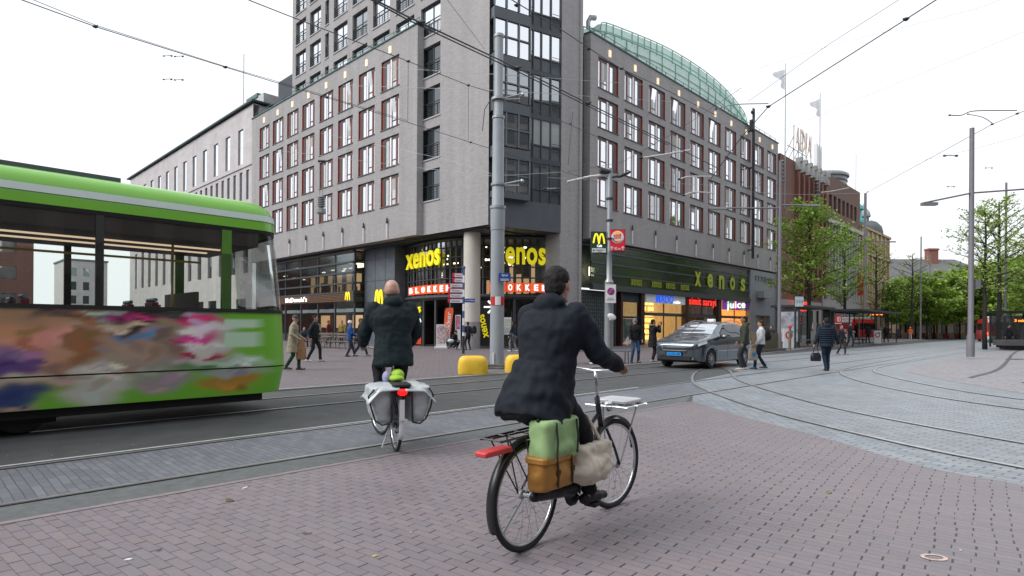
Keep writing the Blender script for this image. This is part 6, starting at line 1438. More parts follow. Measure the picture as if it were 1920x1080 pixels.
def tree_mesh(h, cr, seed, nl, ls, bare=0.3, z0f=.30, lean=0, flat=.35, tier=True):
    r = random.Random(seed); tk = MB(); lf = MB(); top = Vector((lean, 0, h*.97)); tips = []
    pts = [Vector((lean*(i/6)**2+r.uniform(-.05, .05), r.uniform(-.05, .05), h*.97*i/6)) for i in range(7)]; tr = [h*.0155*(1-.8*i/6)+.012 for i in range(7)]; tk.tube(pts, tr, 8)
    nb = int(h*3.0); 
    for i in range(nb):
        t = z0f+(1-z0f)*(i+r.random()*.6)/nb; z = h*.97*t; a_ = i*2.4+r.uniform(-.4, .4)
        prof = math.sin(math.pi*min(1, (t-z0f)/(1-z0f)*.82+.2))**.8; L_ = cr*(.35+.75*prof)*r.uniform(.75, 1.15); up_ = r.uniform(.25, .75)
        b0 = Vector((lean*t*t, 0, z)); d = Vector((math.cos(a_), math.sin(a_), up_)).normalized(); P = [b0]
        for j in range(4): d = (d+Vector((r.uniform(-.22, .22), r.uniform(-.22, .22), r.uniform(-.12, .14)))).normalized(); P.append(P[-1]+d*L_/4)
        tk.tube(P, [.030*h/10*(1-.75*j/4)+.008 for j in range(5)], 5)
        for j in (1, 2, 3, 4):
            for q in range(3):
                d2 = (d+Vector((r.uniform(-1, 1), r.uniform(-1, 1), r.uniform(-.3, .5)))).normalized(); e = P[j]+d2*L_*r.uniform(.18, .42); tk.tube([P[j], (P[j]+e)/2+Vector((0, 0, .04)), e], [.014, .009, .005], 3, caps=False); tips.append((P[j], e))
    for i in range(nl):
        a_, b_ = tips[int(r.random()**1.0*len(tips))]; p = a_.lerp(b_, r.uniform(.25, 1.1))+Vector((r.gauss(0, .16), r.gauss(0, .16), r.gauss(0, .10)))*(cr/2.6)
        s_ = ls*r.uniform(.55, 1.25); n = Vector((r.gauss(0, .6), r.gauss(0, .6), 1)).normalized(); x = n.cross(Vector((r.uniform(-1, 1), r.uniform(-1, 1), .1))).normalized(); y = n.cross(x)
        lf.add([p-x*s_, p-y*s_*.55+n*s_*.1, p+x*s_, p+y*s_*.55-n*s_*.1], [(0, 1, 2, 3)], 0 if r.random() < .5 else (1 if r.random() < .55 else 2))
    return tk, lf
PROT = {}
def tree(key, label, cat, loc, rz=0.0, sc=1.0, group='street trees', name='street_tree'):
    t = thing(name, label, cat, loc, rz, group); t.scale = (sc, sc, sc); tkm, lfm = PROT[key]
    for nm, me in (('trunk', tkm), ('crown', lfm)): o = bpy.data.objects.new(nm, me); COL.objects.link(o); o.parent = t
    return t
def proto(key, mats, *a, **k):
    tk, lf = tree_mesh(*a, **k); PROT[key] = (mesh_of(tk, bark, smooth=True), mesh_of(lf, mats))
proto('a', [lfA, lfB, lfC], 13.0, 3.3, 3, 5200, .17); proto('b', [lfA, lfB, lfC], 12.0, 3.0, 8, 3000, .15, z0f=.34)
proto('s', [lfC, lfA, lfB], 11.0, 2.6, 21, 1500, .12, z0f=.38); proto('t', [lfC, lfA, lfB], 12.0, 2.3, 34, 500, .13, z0f=.3)
proto('d', [lfD, lfB, lfA], 10.5, 4.2, 5, 5200, .30, z0f=.22); proto('e', [lfD, lfB, lfB], 11.0, 4.6, 15, 5600, .32, z0f=.2)
def gp(px, Y, z=.0): return Vector(((px-960)/F*Y, Y, z))
tree('a', 'fresh green street tree with layered crown before the brick store, nearest', 'tree', gp(1516, 51.6, .1), .3, .93)
tree('b', 'fresh green street tree right of the nearest one before the pale mullions', 'tree', gp(1583, 56, .1), 1.7, .87)
tree('t', 'thin almost bare tree by the second shelter', 'tree', gp(1642, 68, .1), 0, .95)
tree('t', 'slender bare topped tree before the far green trees', 'tree', gp(1710, 82, .1), 2, 1.0)
tree('s', 'sparse spring tree just right of the tall T arm pole', 'tree', gp(1846, 43.4), 2.2, .93)
tree('s', 'sparse spring tree second to the right of the tall T arm pole', 'tree', gp(1873, 49), 4.0, 1.12)
tree('b', 'leafy tree at the right edge behind the shelter', 'tree', gp(1935, 52), .9, .85)
rt = random.Random(9)
far_t = [(1660, 96, 'd', .78), (1688, 104, 'e', .86), (1716, 97, 'd', .86), (1738, 88, 'd', .84), (1752, 92, 'e', .88), (1775, 101, 'd', .95), (1800, 94, 'e', .90), (1826, 104, 'd', 1.02), (1850, 92, 'e', 1.0), (1876, 98, 'd', 1.1), (1902, 90, 'e', 1.08), (1928, 96, 'd', 1.15), (1700, 118, 'e', 1.0), (1765, 120, 'd', 1.05), (1830, 118, 'e', 1.15), (1890, 120, 'd', 1.25), (1935, 80, 'e', .95)]
ordn = ['first', 'second', 'third', 'fourth', 'fifth', 'sixth', 'seventh', 'eighth', 'ninth', 'tenth', 'eleventh', 'twelfth', 'thirteenth', 'fourteenth', 'fifteenth', 'sixteenth', 'seventeenth']
for i, (px, Y, k, sc) in enumerate(sorted(far_t)):
    tree(k, 'dense green tree in the far row, %s from the left' % ordn[i], 'tree', gp(px, Y), rt.uniform(0, 6), sc, 'dense trees beyond the far barrier', 'far_tree')
# ================================================================== PEOPLE
def V(*a): return Vector(a)
def evalmesh(mb, voxel, smooth=3, name='m', disp=0.0, dscale=.12):
    me = bpy.data.meshes.new(name); me.from_pydata(mb.v, [], mb.f); me.update()
    bm = bmesh.new(); bm.from_mesh(me); bmesh.ops.recalc_face_normals(bm, faces=bm.faces); bm.to_mesh(me); bm.free()
    o = bpy.data.objects.new(name, me); COL.objects.link(o)
    r = o.modifiers.new('r', 'REMESH'); r.mode = 'VOXEL'; r.voxel_size = voxel; r.use_smooth_shade = True
    if smooth: s = o.modifiers.new('s', 'SMOOTH'); s.iterations = smooth; s.factor = .5
    if disp:
        tx = bpy.data.textures.new('folds', 'CLOUDS'); tx.noise_scale = dscale; tx.noise_depth = 1
        d = o.modifiers.new('d', 'DISPLACE'); d.texture = tx; d.strength = disp; d.mid_level = .5; d.texture_coords = 'LOCAL'
    dg = bpy.context.evaluated_depsgraph_get(); dg.update(); m2 = bpy.data.meshes.new_from_object(o.evaluated_get(dg)); bpy.data.objects.remove(o); bpy.data.meshes.remove(me)
    m2.polygons.foreach_set('use_smooth', [True]*len(m2.polygons)); return m2
def mpart(name, mb, mat_, parent, voxel, smooth=3, disp=0, dscale=.12):
    me = evalmesh(mb, voxel, smooth, name, disp, dscale); me.materials.clear(); me.materials.append(mat_); o = bpy.data.objects.new(name, me); COL.objects.link(o); o.parent = parent; return o
def ik(a_, b_, l1, l2, pole):
    d = b_-a_; D = d.length
    if D > (l1+l2)*.999: b_ = a_+d*((l1+l2)*.999/D); d = b_-a_; D = d.length
    x = (l1*l1-l2*l2+D*D)/(2*D); h = math.sqrt(max(l1*l1-x*x, 0)); dn = d/D; p = pole-dn*pole.dot(dn)
    if p.length < 1e-5: p = Vector((0, 1, 0))
    return a_+dn*x+p.normalized()*h, b_
def tloft(mb, a_, b_, rings, fwd=Vector((0, 1, 0))):
    """torso-like loft from a to b: rings of (t, half width x, half depth y, forward shift)"""
    d = (b_-a_); L_ = d.length; z = d/L_; x = Vector((1, 0, 0)); x = (x-z*x.dot(z)).normalized(); y = z.cross(x); R_ = []
    for q in rings:
        t, rx_, ry_ = q[:3]; s_ = q[3] if len(q) > 3 else 0; c = a_+d*t+y*s_
        R_.append([c+x*(rx_*math.copysign(abs(math.cos(2*math.pi*j/20))**.85, math.cos(2*math.pi*j/20)))+y*(ry_*math.sin(2*math.pi*j/20)) for j in range(20)])
    mb.loft(R_)
skin_m = mat('skin', (.44, .24, .17), .5, var=.05, vscale=20); skin_d = mat('tanned skin', (.26, .13, .08), .5, var=.05, vscale=20)
CL = {}
def cloth(col, rough=.8):
    k = 'cloth %.3f %.3f %.3f' % col
    if k not in CL: CL[k] = mat(k, col, rough, var=.18, vscale=5, bump=.35, bscale=9, spec=.3)
    return CL[k]
eye_w = mat('eye white', (.6, .6, .58), .3, var=0); eye_d = mat('eye dark', (.02, .015, .01), .2, var=0); lip = mat('lip', (.32, .11, .09), .5, var=0)
def hand(mb, w_, d, pn, s=1.0, curl=.6, side=1):
    """palm, four unequal bent fingers and a thumb; d = direction of the fingers, pn = palm normal"""
    d = d.normalized(); pn = (pn-d*pn.dot(d)).normalized(); x = d.cross(pn).normalized()*side
    mb.cap(w_, w_+d*.05*s, .026*s, .030*s, 8)
    for q in (-.022, -.008, .008, .022): mb.cap(w_+d*.02*s+x*q*s, w_+d*.088*s+x*q*s*1.25, .013*s, .0115*s, 6)
    for i, (q, ln) in enumerate(((-.030, .062), (-.010, .076), (.011, .080), (.031, .070))):
        b0 = w_+d*.088*s+x*q*s; d1 = (d+pn*curl*.55).normalized(); d2 = (d*.6+pn*curl*1.2).normalized(); d3 = (d*.15+pn*(curl*1.6+.05)).normalized()
        p1 = b0+d1*ln*.48*s; p2 = p1+d2*ln*.34*s; p3 = p2+d3*ln*.26*s
        mb.tube([b0-d*.01*s, p1, p2, p3], [.0098*s, .0092*s, .0082*s, .006*s], 6)
    b0 = w_+d*.030*s+x*.028*s; d1 = (d*.6+x*.8+pn*.3).normalized(); p1 = b0+d1*.036*s; p2 = p1+(d*.8+x*.25+pn*.5*curl).normalized()*.030*s; mb.tube([w_+d*.012*s+x*.012*s, b0, p1, p2], [.014*s, .013*s, .0105*s, .007*s], 6)
def person(label, loc, rz, Hh=1.75, top=(.03, .03, .035), legs=(.02, .02, .025), shoes=(.04, .04, .04), hair='short', haircol=(.03, .02, .015), hairc2=None, style='jacket', skin=None, lean=0.0, yaw=0.0, hip=None,
           ankL=(-.10, .18, .09), ankR=(.10, -.18, .09), wrL=(-.27, .12, .86), wrR=(.27, -.05, .86), head_yaw=0.0, head_tilt=0.0, vox=.014, bulk=1.0, hood=False, hem=.0, group=None, knee=None, foot_dir=None, handL=None, handR=None, elbow=(0, -1, -.2), puffy=0, faceon=True, wide=1.0, toe=0.0):
    """local frame: x right, y forward (the way the person faces), z up; all lengths for a 1.75 m figure"""
    sk = skin or skin_m; t = thing('person', label, 'person', loc, rz, group); t.scale = (Hh/1.75,)*3
    hp = V(*(hip or (0, 0, .93))); up = V(0, math.sin(lean), math.cos(lean)); ch = hp+up*.30; sh = hp+up*.49; nk = sh+up*.06+V(0, math.sin(lean)*.02, 0); hd = nk+V(0, .02+math.sin(lean)*.08, .125)
    cy, sy = math.cos(yaw), math.sin(yaw)
    SL = sh+V(-.175*cy*wide, -.175*sy, -.02); SR = sh+V(.175*cy*wide, .175*sy, -.02); HL = hp+V(-.09, 0, -.03); HR = hp+V(.09, 0, -.03)
    AL, AR, WL, WR = V(*ankL), V(*ankR), V(*wrL), V(*wrR); kp = V(*(knee or (0, 1, .15)))
    KL, AL = ik(HL, AL, .43, .42, kp); KR, AR = ik(HR, AR, .43, .42, kp); eb = V(*elbow)
    EL, WL = ik(SL, WL, .29, .26, eb+V(-.35, 0, 0)); ER, WR = ik(SR, WR, .29, .26, eb+V(.35, 0, 0))
    # ---- body: one continuous surface
    mb = MB(); Rh = Matrix.Rotation(head_yaw, 3, 'Z') @ Matrix.Rotation(-head_tilt, 3, 'X')
    def hpnt(x, y, z): return hd+Rh @ V(x, y, z)
    mb.ell(hd+Rh @ V(0, -.008, .022), (.078, .096, .094), 20, 14, Rh); mb.ell(hpnt(0, -.03, .0), (.076, .078, .07), 18, 12, Rh); mb.ell(hpnt(0, .022, -.045), (.056, .066, .072), 16, 10, Rh)
    mb.cap(hpnt(-.022, .066, -.10), hpnt(.022, .066, -.10), .020, .020, 8); mb.cap(hpnt(0, .083, .018), hpnt(0, .106, -.022), .009, .014, 8); mb.cap(hpnt(-.04, .073, .032), hpnt(.04, .073, .032), .014, .014, 8)
    for s_ in (-1, 1): mb.ell(hpnt(s_*.076, -.004, -.008), (.012, .022, .034), 8, 8, Rh); mb.ell(hpnt(s_*.035, .060, -.028), (.026, .024, .024), 8, 6, Rh)
    mb.cap(nk-up*.06, hd+V(0, -.012, -.05), .056, .052, 12)
    tloft(mb, hp, sh, [(-.12, .11, .08), (0, .145, .095), (.35, .125, .085), (.75, .155, .10), (1.0, .145, .075), (1.12, .06, .05)])
    for S_, E_, W_ in ((SL, EL, WL), (SR, ER, WR)): mb.cap(S_, E_, .048, .036, 10); mb.cap(E_, W_, .036, .024, 10)
    for Hq, K_, A_ in ((HL, KL, AL), (HR, KR, AR)): mb.cap(Hq, K_, .078, .052, 12); mb.cap(K_, A_, .053, .034, 12); fd = V(0, 1, 0); mb.cap(A_+V(0, -.03, -.04), A_+fd*.14+V(0, 0, -.055), .034, .026, 8)
    for s_, E_, W_, hv in ((-1, EL, WL, handL), (1, ER, WR, handR)):
        d = (W_-E_).normalized(); dd, pn, cu = hv if hv else (tuple(d), (-s_, .25, 0), .45); hand(mb, W_, V(*dd), V(*pn), 1.0, cu, s_)
    mpart('body', mb, sk, t, min(vox, .0105) if vox < .02 else vox, 1)
    if faceon:
        mb = MB()
        for s_ in (-1, 1): mb.ell(hpnt(s_*.031, .077, .008), (.014, .009, .008), 8, 6, Rh)
        part('eyes', mb, eye_w, t, smooth=True)
        mb = MB()
        for s_ in (-1, 1): mb.ell(hpnt(s_*.031, .085, .008), (.0065, .004, .0065), 8, 6, Rh); mb.cap(hpnt(s_*.018, .084, .030), hpnt(s_*.046, .078, .031), .004, .003, 6)
        part('pupils_and_brows', mb, eye_d, t, smooth=True)
        mb = MB(); mb.tube([hpnt(-.022, .083, -.058), hpnt(0, .091, -.055), hpnt(.022, .083, -.058)], [.004, .006, .004], 6); part('lips', mb, lip, t, smooth=True)
    # ---- trousers
    mb = MB(); w_ = bulk; tloft(mb, hp+V(0, 0, -.14), hp+up*.12, [(0, .10, .09), (.35, .165, .12), (.8, .16, .115), (1, .15, .11)])
    for Hq, K_, A_ in ((HL, KL, AL), (HR, KR, AR)):
        mb.cap(Hq, K_, .092, .066, 14); e = A_+(K_-A_).normalized()*.03; mb.cap(K_, e, .066, .050, 14); mb.tube([K_.lerp(e, .6), e, e-(K_-A_).normalized()*.045], [.056, .054, .060], 12)
    mpart('trousers', mb, cloth(legs), t, vox, 2, disp=.022, dscale=.08)
    # ---- top
    mb = MB(); b_ = bulk; rr_ = [(-.10, .165*b_, .125*b_), (.05, .165*b_, .125*b_), (.4, .155*b_, .12*b_), (.72, .185*b_*wide, .135*b_), (.93, .178*b_*wide, .11*b_), (1.03, .12*b_, .085), (1.12, .07, .068)]
    if hem > .15: tloft(mb, hp+V(0, 0, -hem), hp+up*.1, [(0, .205*b_, .17*b_), (.5, .185*b_, .15*b_), (1, .165*b_, .13*b_)])
    elif hem > 0: rr_[0] = (-hem/.49-.06, .172*b_, .135*b_)
    tloft(mb, hp, sh, rr_)
    for S_, E_, W_ in ((SL, EL, WL), (SR, ER, WR)):
        mb.cap(S_+V(0, 0, -.005), E_, .072*b_, .058*b_, 14); e = W_-(W_-E_).normalized()*.01; mb.cap(E_, e, .058*b_, .042*b_, 14)
    if hood: mb.ell(nk+V(0, -.075, -.005), (.115, .085, .075), 14, 10); mb.ell(nk+V(0, -.03, .01), (.095, .08, .05), 14, 8)
    else: mb.tube([nk+V(.062*math.cos(2*math.pi*i/12), .058*math.sin(2*math.pi*i/12)-.005, .008) for i in range(13)], .022, 8)
    tp = mpart('jacket' if style != 'coat' else 'coat', mb, cloth(top), t, vox, 2, disp=.024 if vox < .012 else .022, dscale=.085 if vox < .012 else .09)
    if puffy:
        for i in range(7):
            mb = MB(); q = i/7+.02; wv = .17+.018*math.sin(q*3); c = hp+up*(.49*q); mb.v = []
            mb.tube([c+V(wv*b_*math.cos(2*math.pi*j/24), (wv*.74)*b_*math.sin(2*math.pi*j/24), 0) for j in range(25)], .028, 8); part('quilted_roll', mb, cloth(top), tp, smooth=True)
    # ---- shoes
    for A_, s_ in ((AL, -1), (AR, 1)):
        mb = MB(); fd = V(s_*.12, 1, toe).normalized(); b0 = A_+V(0, 0, -.055); heel = b0-fd*.055; tipp = b0+fd*.165+V(0, 0, -.012)
        mb.cap(heel, tipp, .040, .032, 10); mb.cap(b0+V(0, 0, .0), b0+V(0, 0, .05), .042, .044, 10); mb.cap(heel+V(0, 0, -.006), b0+fd*.09+V(0, 0, -.006), .040, .042, 10)
        for i, vv in enumerate(mb.v):
            lim = A_.z-.088
            if vv[2] < lim: mb.v[i] = (vv[0], vv[1], lim)
        mpart('shoe', mb, cloth(shoes, .5), t, max(vox*.8, .010), 1)
    # ---- hair and headgear
    hm = cloth(haircol, .75)
    mb = MB()
    if hair == 'short': mb.ell(hpnt(0, -.022, .042), (.083, .094, .090), 18, 12, Rh); mb.ell(hpnt(0, -.05, -.01), (.076, .062, .075), 14, 10, Rh)
    elif hair == 'fringe': mb.ell(hpnt(0, -.036, -.030), (.0775, .068, .046), 18, 12, Rh)
    elif hair == 'long': mb.ell(hpnt(0, -.025, .035), (.092, .10, .098), 18, 12, Rh); mb.cap(hpnt(0, -.06, 0), hpnt(0, -.075, -.20), .085, .06, 12)
    elif hair == 'bun': mb.ell(hpnt(0, -.025, .04), (.085, .095, .092), 18, 12, Rh); mb.ell(hpnt(0, -.12, .05), (.04, .04, .04), 10, 8, Rh)
    elif hair == 'curly':
        mb.ell(hpnt(0, -.025, .04), (.095, .10, .10), 18, 12, Rh); q = random.Random(4)
        for i in range(34): a_ = q.uniform(0, 6.28); zz = q.uniform(-.4, 1); rr2 = math.sqrt(1-zz*zz*.8); mb.ell(hpnt(.09*rr2*math.cos(a_), -.03+.09*rr2*math.sin(a_)*(.85 if math.sin(a_) > 0 else 1.05), .04+.085*zz), (.026, .026, .026), 8, 6)
    elif hair in ('cap', 'beanie'):
        mb.ell(hpnt(0, -.012, .052), (.088, .104, .086), 18, 12, Rh); mb.tube([hpnt(.088*math.cos(2*math.pi*i/16), -.012+.10*math.sin(2*math.pi*i/16), .034) for i in range(17)], .012, 8)
        if hair == 'cap': mb.ell(hpnt(0, .105, .032), (.060, .060, .012), 14, 8, Rh)
    elif hair == 'hoodup': mb.ell(hpnt(0, -.035, .02), (.115, .12, .125), 18, 12, Rh); mb.cap(hpnt(0, -.05, -.06), nk+V(0, -.03, -.02), .10, .09, 12)
    mpart({'cap': 'cap', 'beanie': 'beanie', 'hoodup': 'hood'}.get(hair, 'hair'), mb, hm, t, .009 if vox < .02 else .014, 1, disp=.016 if hair in ('short', 'curly', 'long') else 0, dscale=.022)
    if hair == 'hoodup' or hairc2:
        mb = MB(); q = random.Random(6); ring = [hpnt(.098*math.sin(2*math.pi*i/18), .045, .0+.11*math.cos(2*math.pi*i/18)) for i in range(19)] if hair == 'hoodup' else [nk+V(.11*math.cos(2*math.pi*i/18), -.04+.10*math.sin(2*math.pi*i/18), .01) for i in range(19)]
        if hairc2:
            for i in range(18):
                for k_ in range(3): mb.ell(ring[i]+V(q.uniform(-.015, .015), q.uniform(-.015, .015), q.uniform(-.015, .015)), (.03, .03, .03), 6, 5)
            mpart('fur_trim', mb, cloth(hairc2, .9), t, .012, 0)
    return t
def face(deg_px):     # heading measured clockwise from straight away from the camera, in degrees
    return -R(deg_px)
W_ = lambda **k: k
# crossing the pavement at left
person('person in a beige trench coat and dark flat cap walking with a brown bag', gnd(549, 693.5, .03), face(80), 1.72, (.30, .27, .19), (.02, .055, .03), (.05, .05, .04), 'cap', (.05, .06, .07), style='coat', hem=.38, bulk=1.08, head_tilt=.25, ankL=(-.06, .18, .09), ankR=(.08, -.18, .11), wrL=(-.20, .28, .98), wrR=(.24, .22, .98), lean=.10)
person('person in a black quilted jacket and black trousers with white soled shoes walking', gnd(590, 678, .03), face(85), 1.78, (.012, .022, .025), (.012, .012, .015), (.45, .45, .45), 'short', (.015, .012, .01), puffy=1, bulk=1.12, ankL=(-.07, .20, .09), ankR=(.08, -.24, .10), wrL=(-.24, .12, .92), wrR=(.22, -.10, .9))
person('person with white curly hair in a bright blue jacket and dark trousers', gnd(656, 668.5, .03), face(60), 1.62, (.02, .07, .25), (.025, .035, .05), (.03, .03, .03), 'curly', (.72, .70, .66), hem=.14, bulk=1.05, ankL=(-.08, .26, .09), ankR=(.08, -.16, .09), wrL=(-.16, .26, 1.0), wrR=(.16, .28, 1.0), head_tilt=.2)
person('person in dark clothes beside the white haired one, half hidden by the cyclist', gnd(676, 668, .03), face(80), 1.74, (.02, .022, .03), (.03, .04, .07), (.3, .3, .3), 'short', (.10, .07, .05), ankL=(-.08, .30, .09), ankR=(.08, -.28, .12), wrL=(-.2, .2, .9))
person('person seated on the restaurant bench in dark blue behind the quilted jacket', gnd(571, 653, .03), face(150), 1.72, (.02, .03, .05), (.03, .035, .05), (.35, .35, .35), 'short', (.02, .015, .01), hip=(0, -.1, .52), ankL=(-.12, .38, .09), ankR=(.12, .42, .09), wrL=(-.16, .30, .66), wrR=(.16, .3, .66), vox=.02)
person('person crouching in black by the orange flag with a pale bag on the knees', Vector(((850-960)/F*35.5, 35.5, .03)), face(120), 1.7, (.015, .015, .02), (.02, .02, .025), (.3, .3, .3), 'beanie', (.01, .01, .012), hip=(0, -.05, .42), lean=.35, ankL=(-.13, .16, .09), ankR=(.13, .12, .09), wrL=(-.14, .38, .52), wrR=(.14, .38, .52), vox=.02)
person('person with a black backpack standing beside the striped signpost', Vector(((878-960)/F*34.8, 34.8, .03)), face(-40), 1.68, (.02, .02, .03), (.025, .022, .03), (.05, .05, .05), 'short', (.02, .015, .01), ankL=(-.09, .08, .09), ankR=(.09, -.1, .09), lean=.08, vox=.02)
person('person in grey joggers and white trainers at the shop window behind the tall pole', Vector(((963-960)/F*33.2, 33.2, .03)), face(-60), 1.76, (.02, .03, .045), (.20, .21, .25), (.6, .6, .6), 'short', (.02, .015, .01), ankL=(-.12, .14, .09), ankR=(.12, -.14, .09), vox=.02)
person('person seated on the grey bench with white trainers, mostly behind the near cyclist', Vector(((1106-960)/F*22.5, 22.5, .03)), face(165), 1.75, (.015, .018, .025), (.02, .02, .03), (.55, .55, .55), 'short', (.02, .015, .01), hip=(0, -.05, .54), ankL=(-.12, .36, .09), ankR=(.14, .44, .10), wrL=(-.17, .28, .68), wrR=(.17, .3, .68))
person('person in black jacket, blue jeans and grey cap holding a paper', gnd(1190, 680, .03), face(170), 1.76, (.012, .012, .016), (.03, .075, .16), (.03, .03, .03), 'cap', (.16, .17, .18), ankL=(-.16, -.02, .09), ankR=(.14, .06, .09), wrL=(-.26, .10, .90), wrR=(.25, .20, .90), bulk=1.08, head_yaw=-.3)
person('person in a long black coat with a fur hood taking a photo', gnd(1224, 678, .03), face(75), 1.74, (.012, .012, .015), (.012, .012, .015), (.4, .36, .34), 'short', (.015, .012, .01), hairc2=(.30, .21, .13), style='coat', hem=.34, bulk=1.1, hood=True, ankL=(-.07, .03, .09), ankR=(.09, -.05, .09), wrL=(-.05, .30, 1.48), wrR=(.05, .30, 1.46), elbow=(0, -.1, -1), handL=((.2, .1, 1), (1, .2, 0), .9), handR=((-.2, .1, 1), (-1, .2, 0), .9))
person('person in an olive green hooded jacket standing at the car rear', gnd(1396, 693.5), face(-75), 1.84, (.045, .055, .04), (.035, .035, .045), (.55, .47, .42), 'short', (.02, .014, .01), hood=True, bulk=1.1, hem=.08, ankL=(-.10, .10, .09), ankR=(.12, -.04, .09), wrL=(-.30, .08, .86), wrR=(.24, .16, .90), skin=skin_d)
person('person in a white puffer vest with a black backpack walking past the planter', gnd(1427, 692), face(-70), 1.70, (.62, .62, .64), (.015, .022, .045), (.03, .12, .14), 'short', (.03, .02, .018), bulk=1.12, ankL=(-.08, .20, .09), ankR=(.08, -.14, .12), wrL=(-.22, .16, .9), wrR=(.20, .10, .94), head_tilt=.15)
person('person in a dark suit with white shirt seated behind the brown planter', Vector(((1447-960)/F*37.5, 37.5, .12)), face(-110), 1.72, (.02, .022, .03), (.02, .02, .03), (.03, .03, .03), 'short', (.02, .015, .01), hip=(0, 0, .70), ankL=(-.12, .38, .3), ankR=(.12, .38, .3), wrL=(-.1, .34, .98), wrR=(.1, .34, .98), vox=.02)
person('person in a dark blue puffer jacket walking away with a black handbag', gnd(1550, 695), face(15), 1.80, (.012, .022, .04), (.012, .022, .045), (.02, .02, .025), 'short', (.02, .018, .016), puffy=1, bulk=1.18, hood=True, hem=.12, ankL=(-.03, -.10, .09), ankR=(.06, .06, .10), wrL=(-.36, .08, .80), wrR=(.40, .12, .84), lean=.06)
person('person with a bag hurrying behind the walking puffer jacket', Vector(((1577-960)/F*33, 33, .0)), face(150), 1.66, (.03, .025, .03), (.03, .03, .035), (.1, .1, .1), 'short', (.05, .035, .03), ankL=(-.1, .2, .09), ankR=(.1, -.15, .09), vox=.02)
person('person in a dark shirt standing by the cylindrical bin', Vector(((1594-960)/F*44.5, 44.5, .12)), face(160), 1.78, (.02, .022, .028), (.03, .03, .04), (.05, .05, .05), 'short', (.03, .02, .015), vox=.022, wrL=(-.12, .26, 1.05), wrR=(.1, .28, 1.1))
person('person all in black standing by the second shelter', gnd(1662, 641, .12), face(0), 1.82, (.01, .01, .012), (.01, .01, .012), (.02, .02, .02), 'short', (.02, .015, .01), vox=.025, bulk=1.15)
person('person in grey at the left post of the second shelter', gnd(1649, 641, .12), face(180), 1.7, (.12, .13, .15), (.04, .05, .07), (.3, .3, .3), 'short', (.04, .03, .02), vox=.025)
person('person in light blue seated in the first shelter', Vector(((1538-960)/F*44, 44, .12)), face(180), 1.7, (.30, .36, .42), (.04, .04, .06), (.05, .05, .05), 'short', (.06, .04, .02), vox=.025)
person('road worker in an orange vest before the far trees', gnd(1707, 637.5), face(30), 1.75, (.75, .14, .02), (.5, .5, .5), (.03, .03, .03), 'cap', (.7, .5, .1), vox=.03)
person('road worker in a yellow green vest before the far trees', gnd(1836, 636.5), face(170), 1.75, (.35, .60, .05), (.05, .05, .07), (.03, .03, .03), 'cap', (.7, .6, .1), vox=.03)
person('person in dark clothes standing by the dark ledge near the right edge', Vector(((1891-960)/F*45, 45, .05)), face(160), 1.8, (.015, .02, .03), (.015, .015, .02), (.02, .02, .02), 'short', (.02, .015, .01), vox=.022)
for i, (px, Y, c_, lab) in enumerate(((596, 43.6, (.25, .22, .2), 'person in a light sweater inside the restaurant window'), (616, 43.2, (.14, .03, .03), 'person in a dark red top inside the restaurant window'), (641, 42.5, (.30, .22, .05), 'person in a mustard top inside the restaurant window'), (1600, 58, (.03, .05, .2), 'person in bright blue waiting behind the bin'), (1628, 56, (.05, .05, .06), 'person in dark grey waiting before the second shelter'), (1905, 52, (.12, .1, .1), 'person in brown waiting under the right shelter'), (1684, 80, (.05, .04, .05), 'small dark figure at the far end of the platform'))):
    person(lab, Vector(((px-960)/F*Y, Y, .1)), face(90*i), 1.7, c_, (.03, .035, .05), (.05, .05, .05), 'short', (.04, .03, .02), vox=.03, ankL=(-.1, .12, .09), ankR=(.1, -.1, .09))
# ---- things people carry
def bag(label, loc, rz, w_, d_, h_, m_, strap=.25, cat='bag', emblem=None):
    t = thing('bag', label, cat, loc, rz); mb = MB(); rings = []
    for z, q in ((0, .9), (h_*.1, 1), (h_*.6, .98), (h_*.95, .8), (h_, .6)): rings.append([(math.copysign(abs(math.cos(2*math.pi*i/20))**.6, math.cos(2*math.pi*i/20))*w_/2*q, math.copysign(abs(math.sin(2*math.pi*i/20))**.6, math.sin(2*math.pi*i/20))*d_/2*(q if z < h_*.8 else .4), z) for i in range(20)])
    mb.loft(rings); part('pouch', mb, m_, t, smooth=True)
    if strap:
        mb = MB(); mb.tube([(-w_*.25, 0, h_*.93), (-w_*.16, 0, h_+strap*.8), (0, 0, h_+strap), (w_*.16, 0, h_+strap*.8), (w_*.25, 0, h_*.93)], .012, 6); part('handle', mb, m_, t)
    if emblem: mb = disc(0, h_*.5, w_*.22, w_*.22, -d_/2-.004, -d_/2-.012, 20); part('emblem', mb, emblem, t)
    return t
bag('long tan brown bag hanging from the hand of the person in the trench coat', gnd(565, 693.5, .03)+V(0, 0, .32), .2, .30, .14, .55, mat('tan leather', (.30, .16, .07), .6, var=.3, vscale=5), .15)
bag('black handbag swinging from the left hand of the walking puffer jacket', gnd(1550, 695)+V(-.36, .0, .32), 0, .34, .16, .28, mat('black leather', (.012, .012, .018), .4), .22)
bag('pale paper carrier bag with a blue dot beside the olive jacket', gnd(1412, 692)+V(0, 0, .30), .1, .34, .15, .42, mat('kraft paper', (.42, .35, .29), .8), .12, emblem=mat('blue dot', (.05, .25, .5), .5))
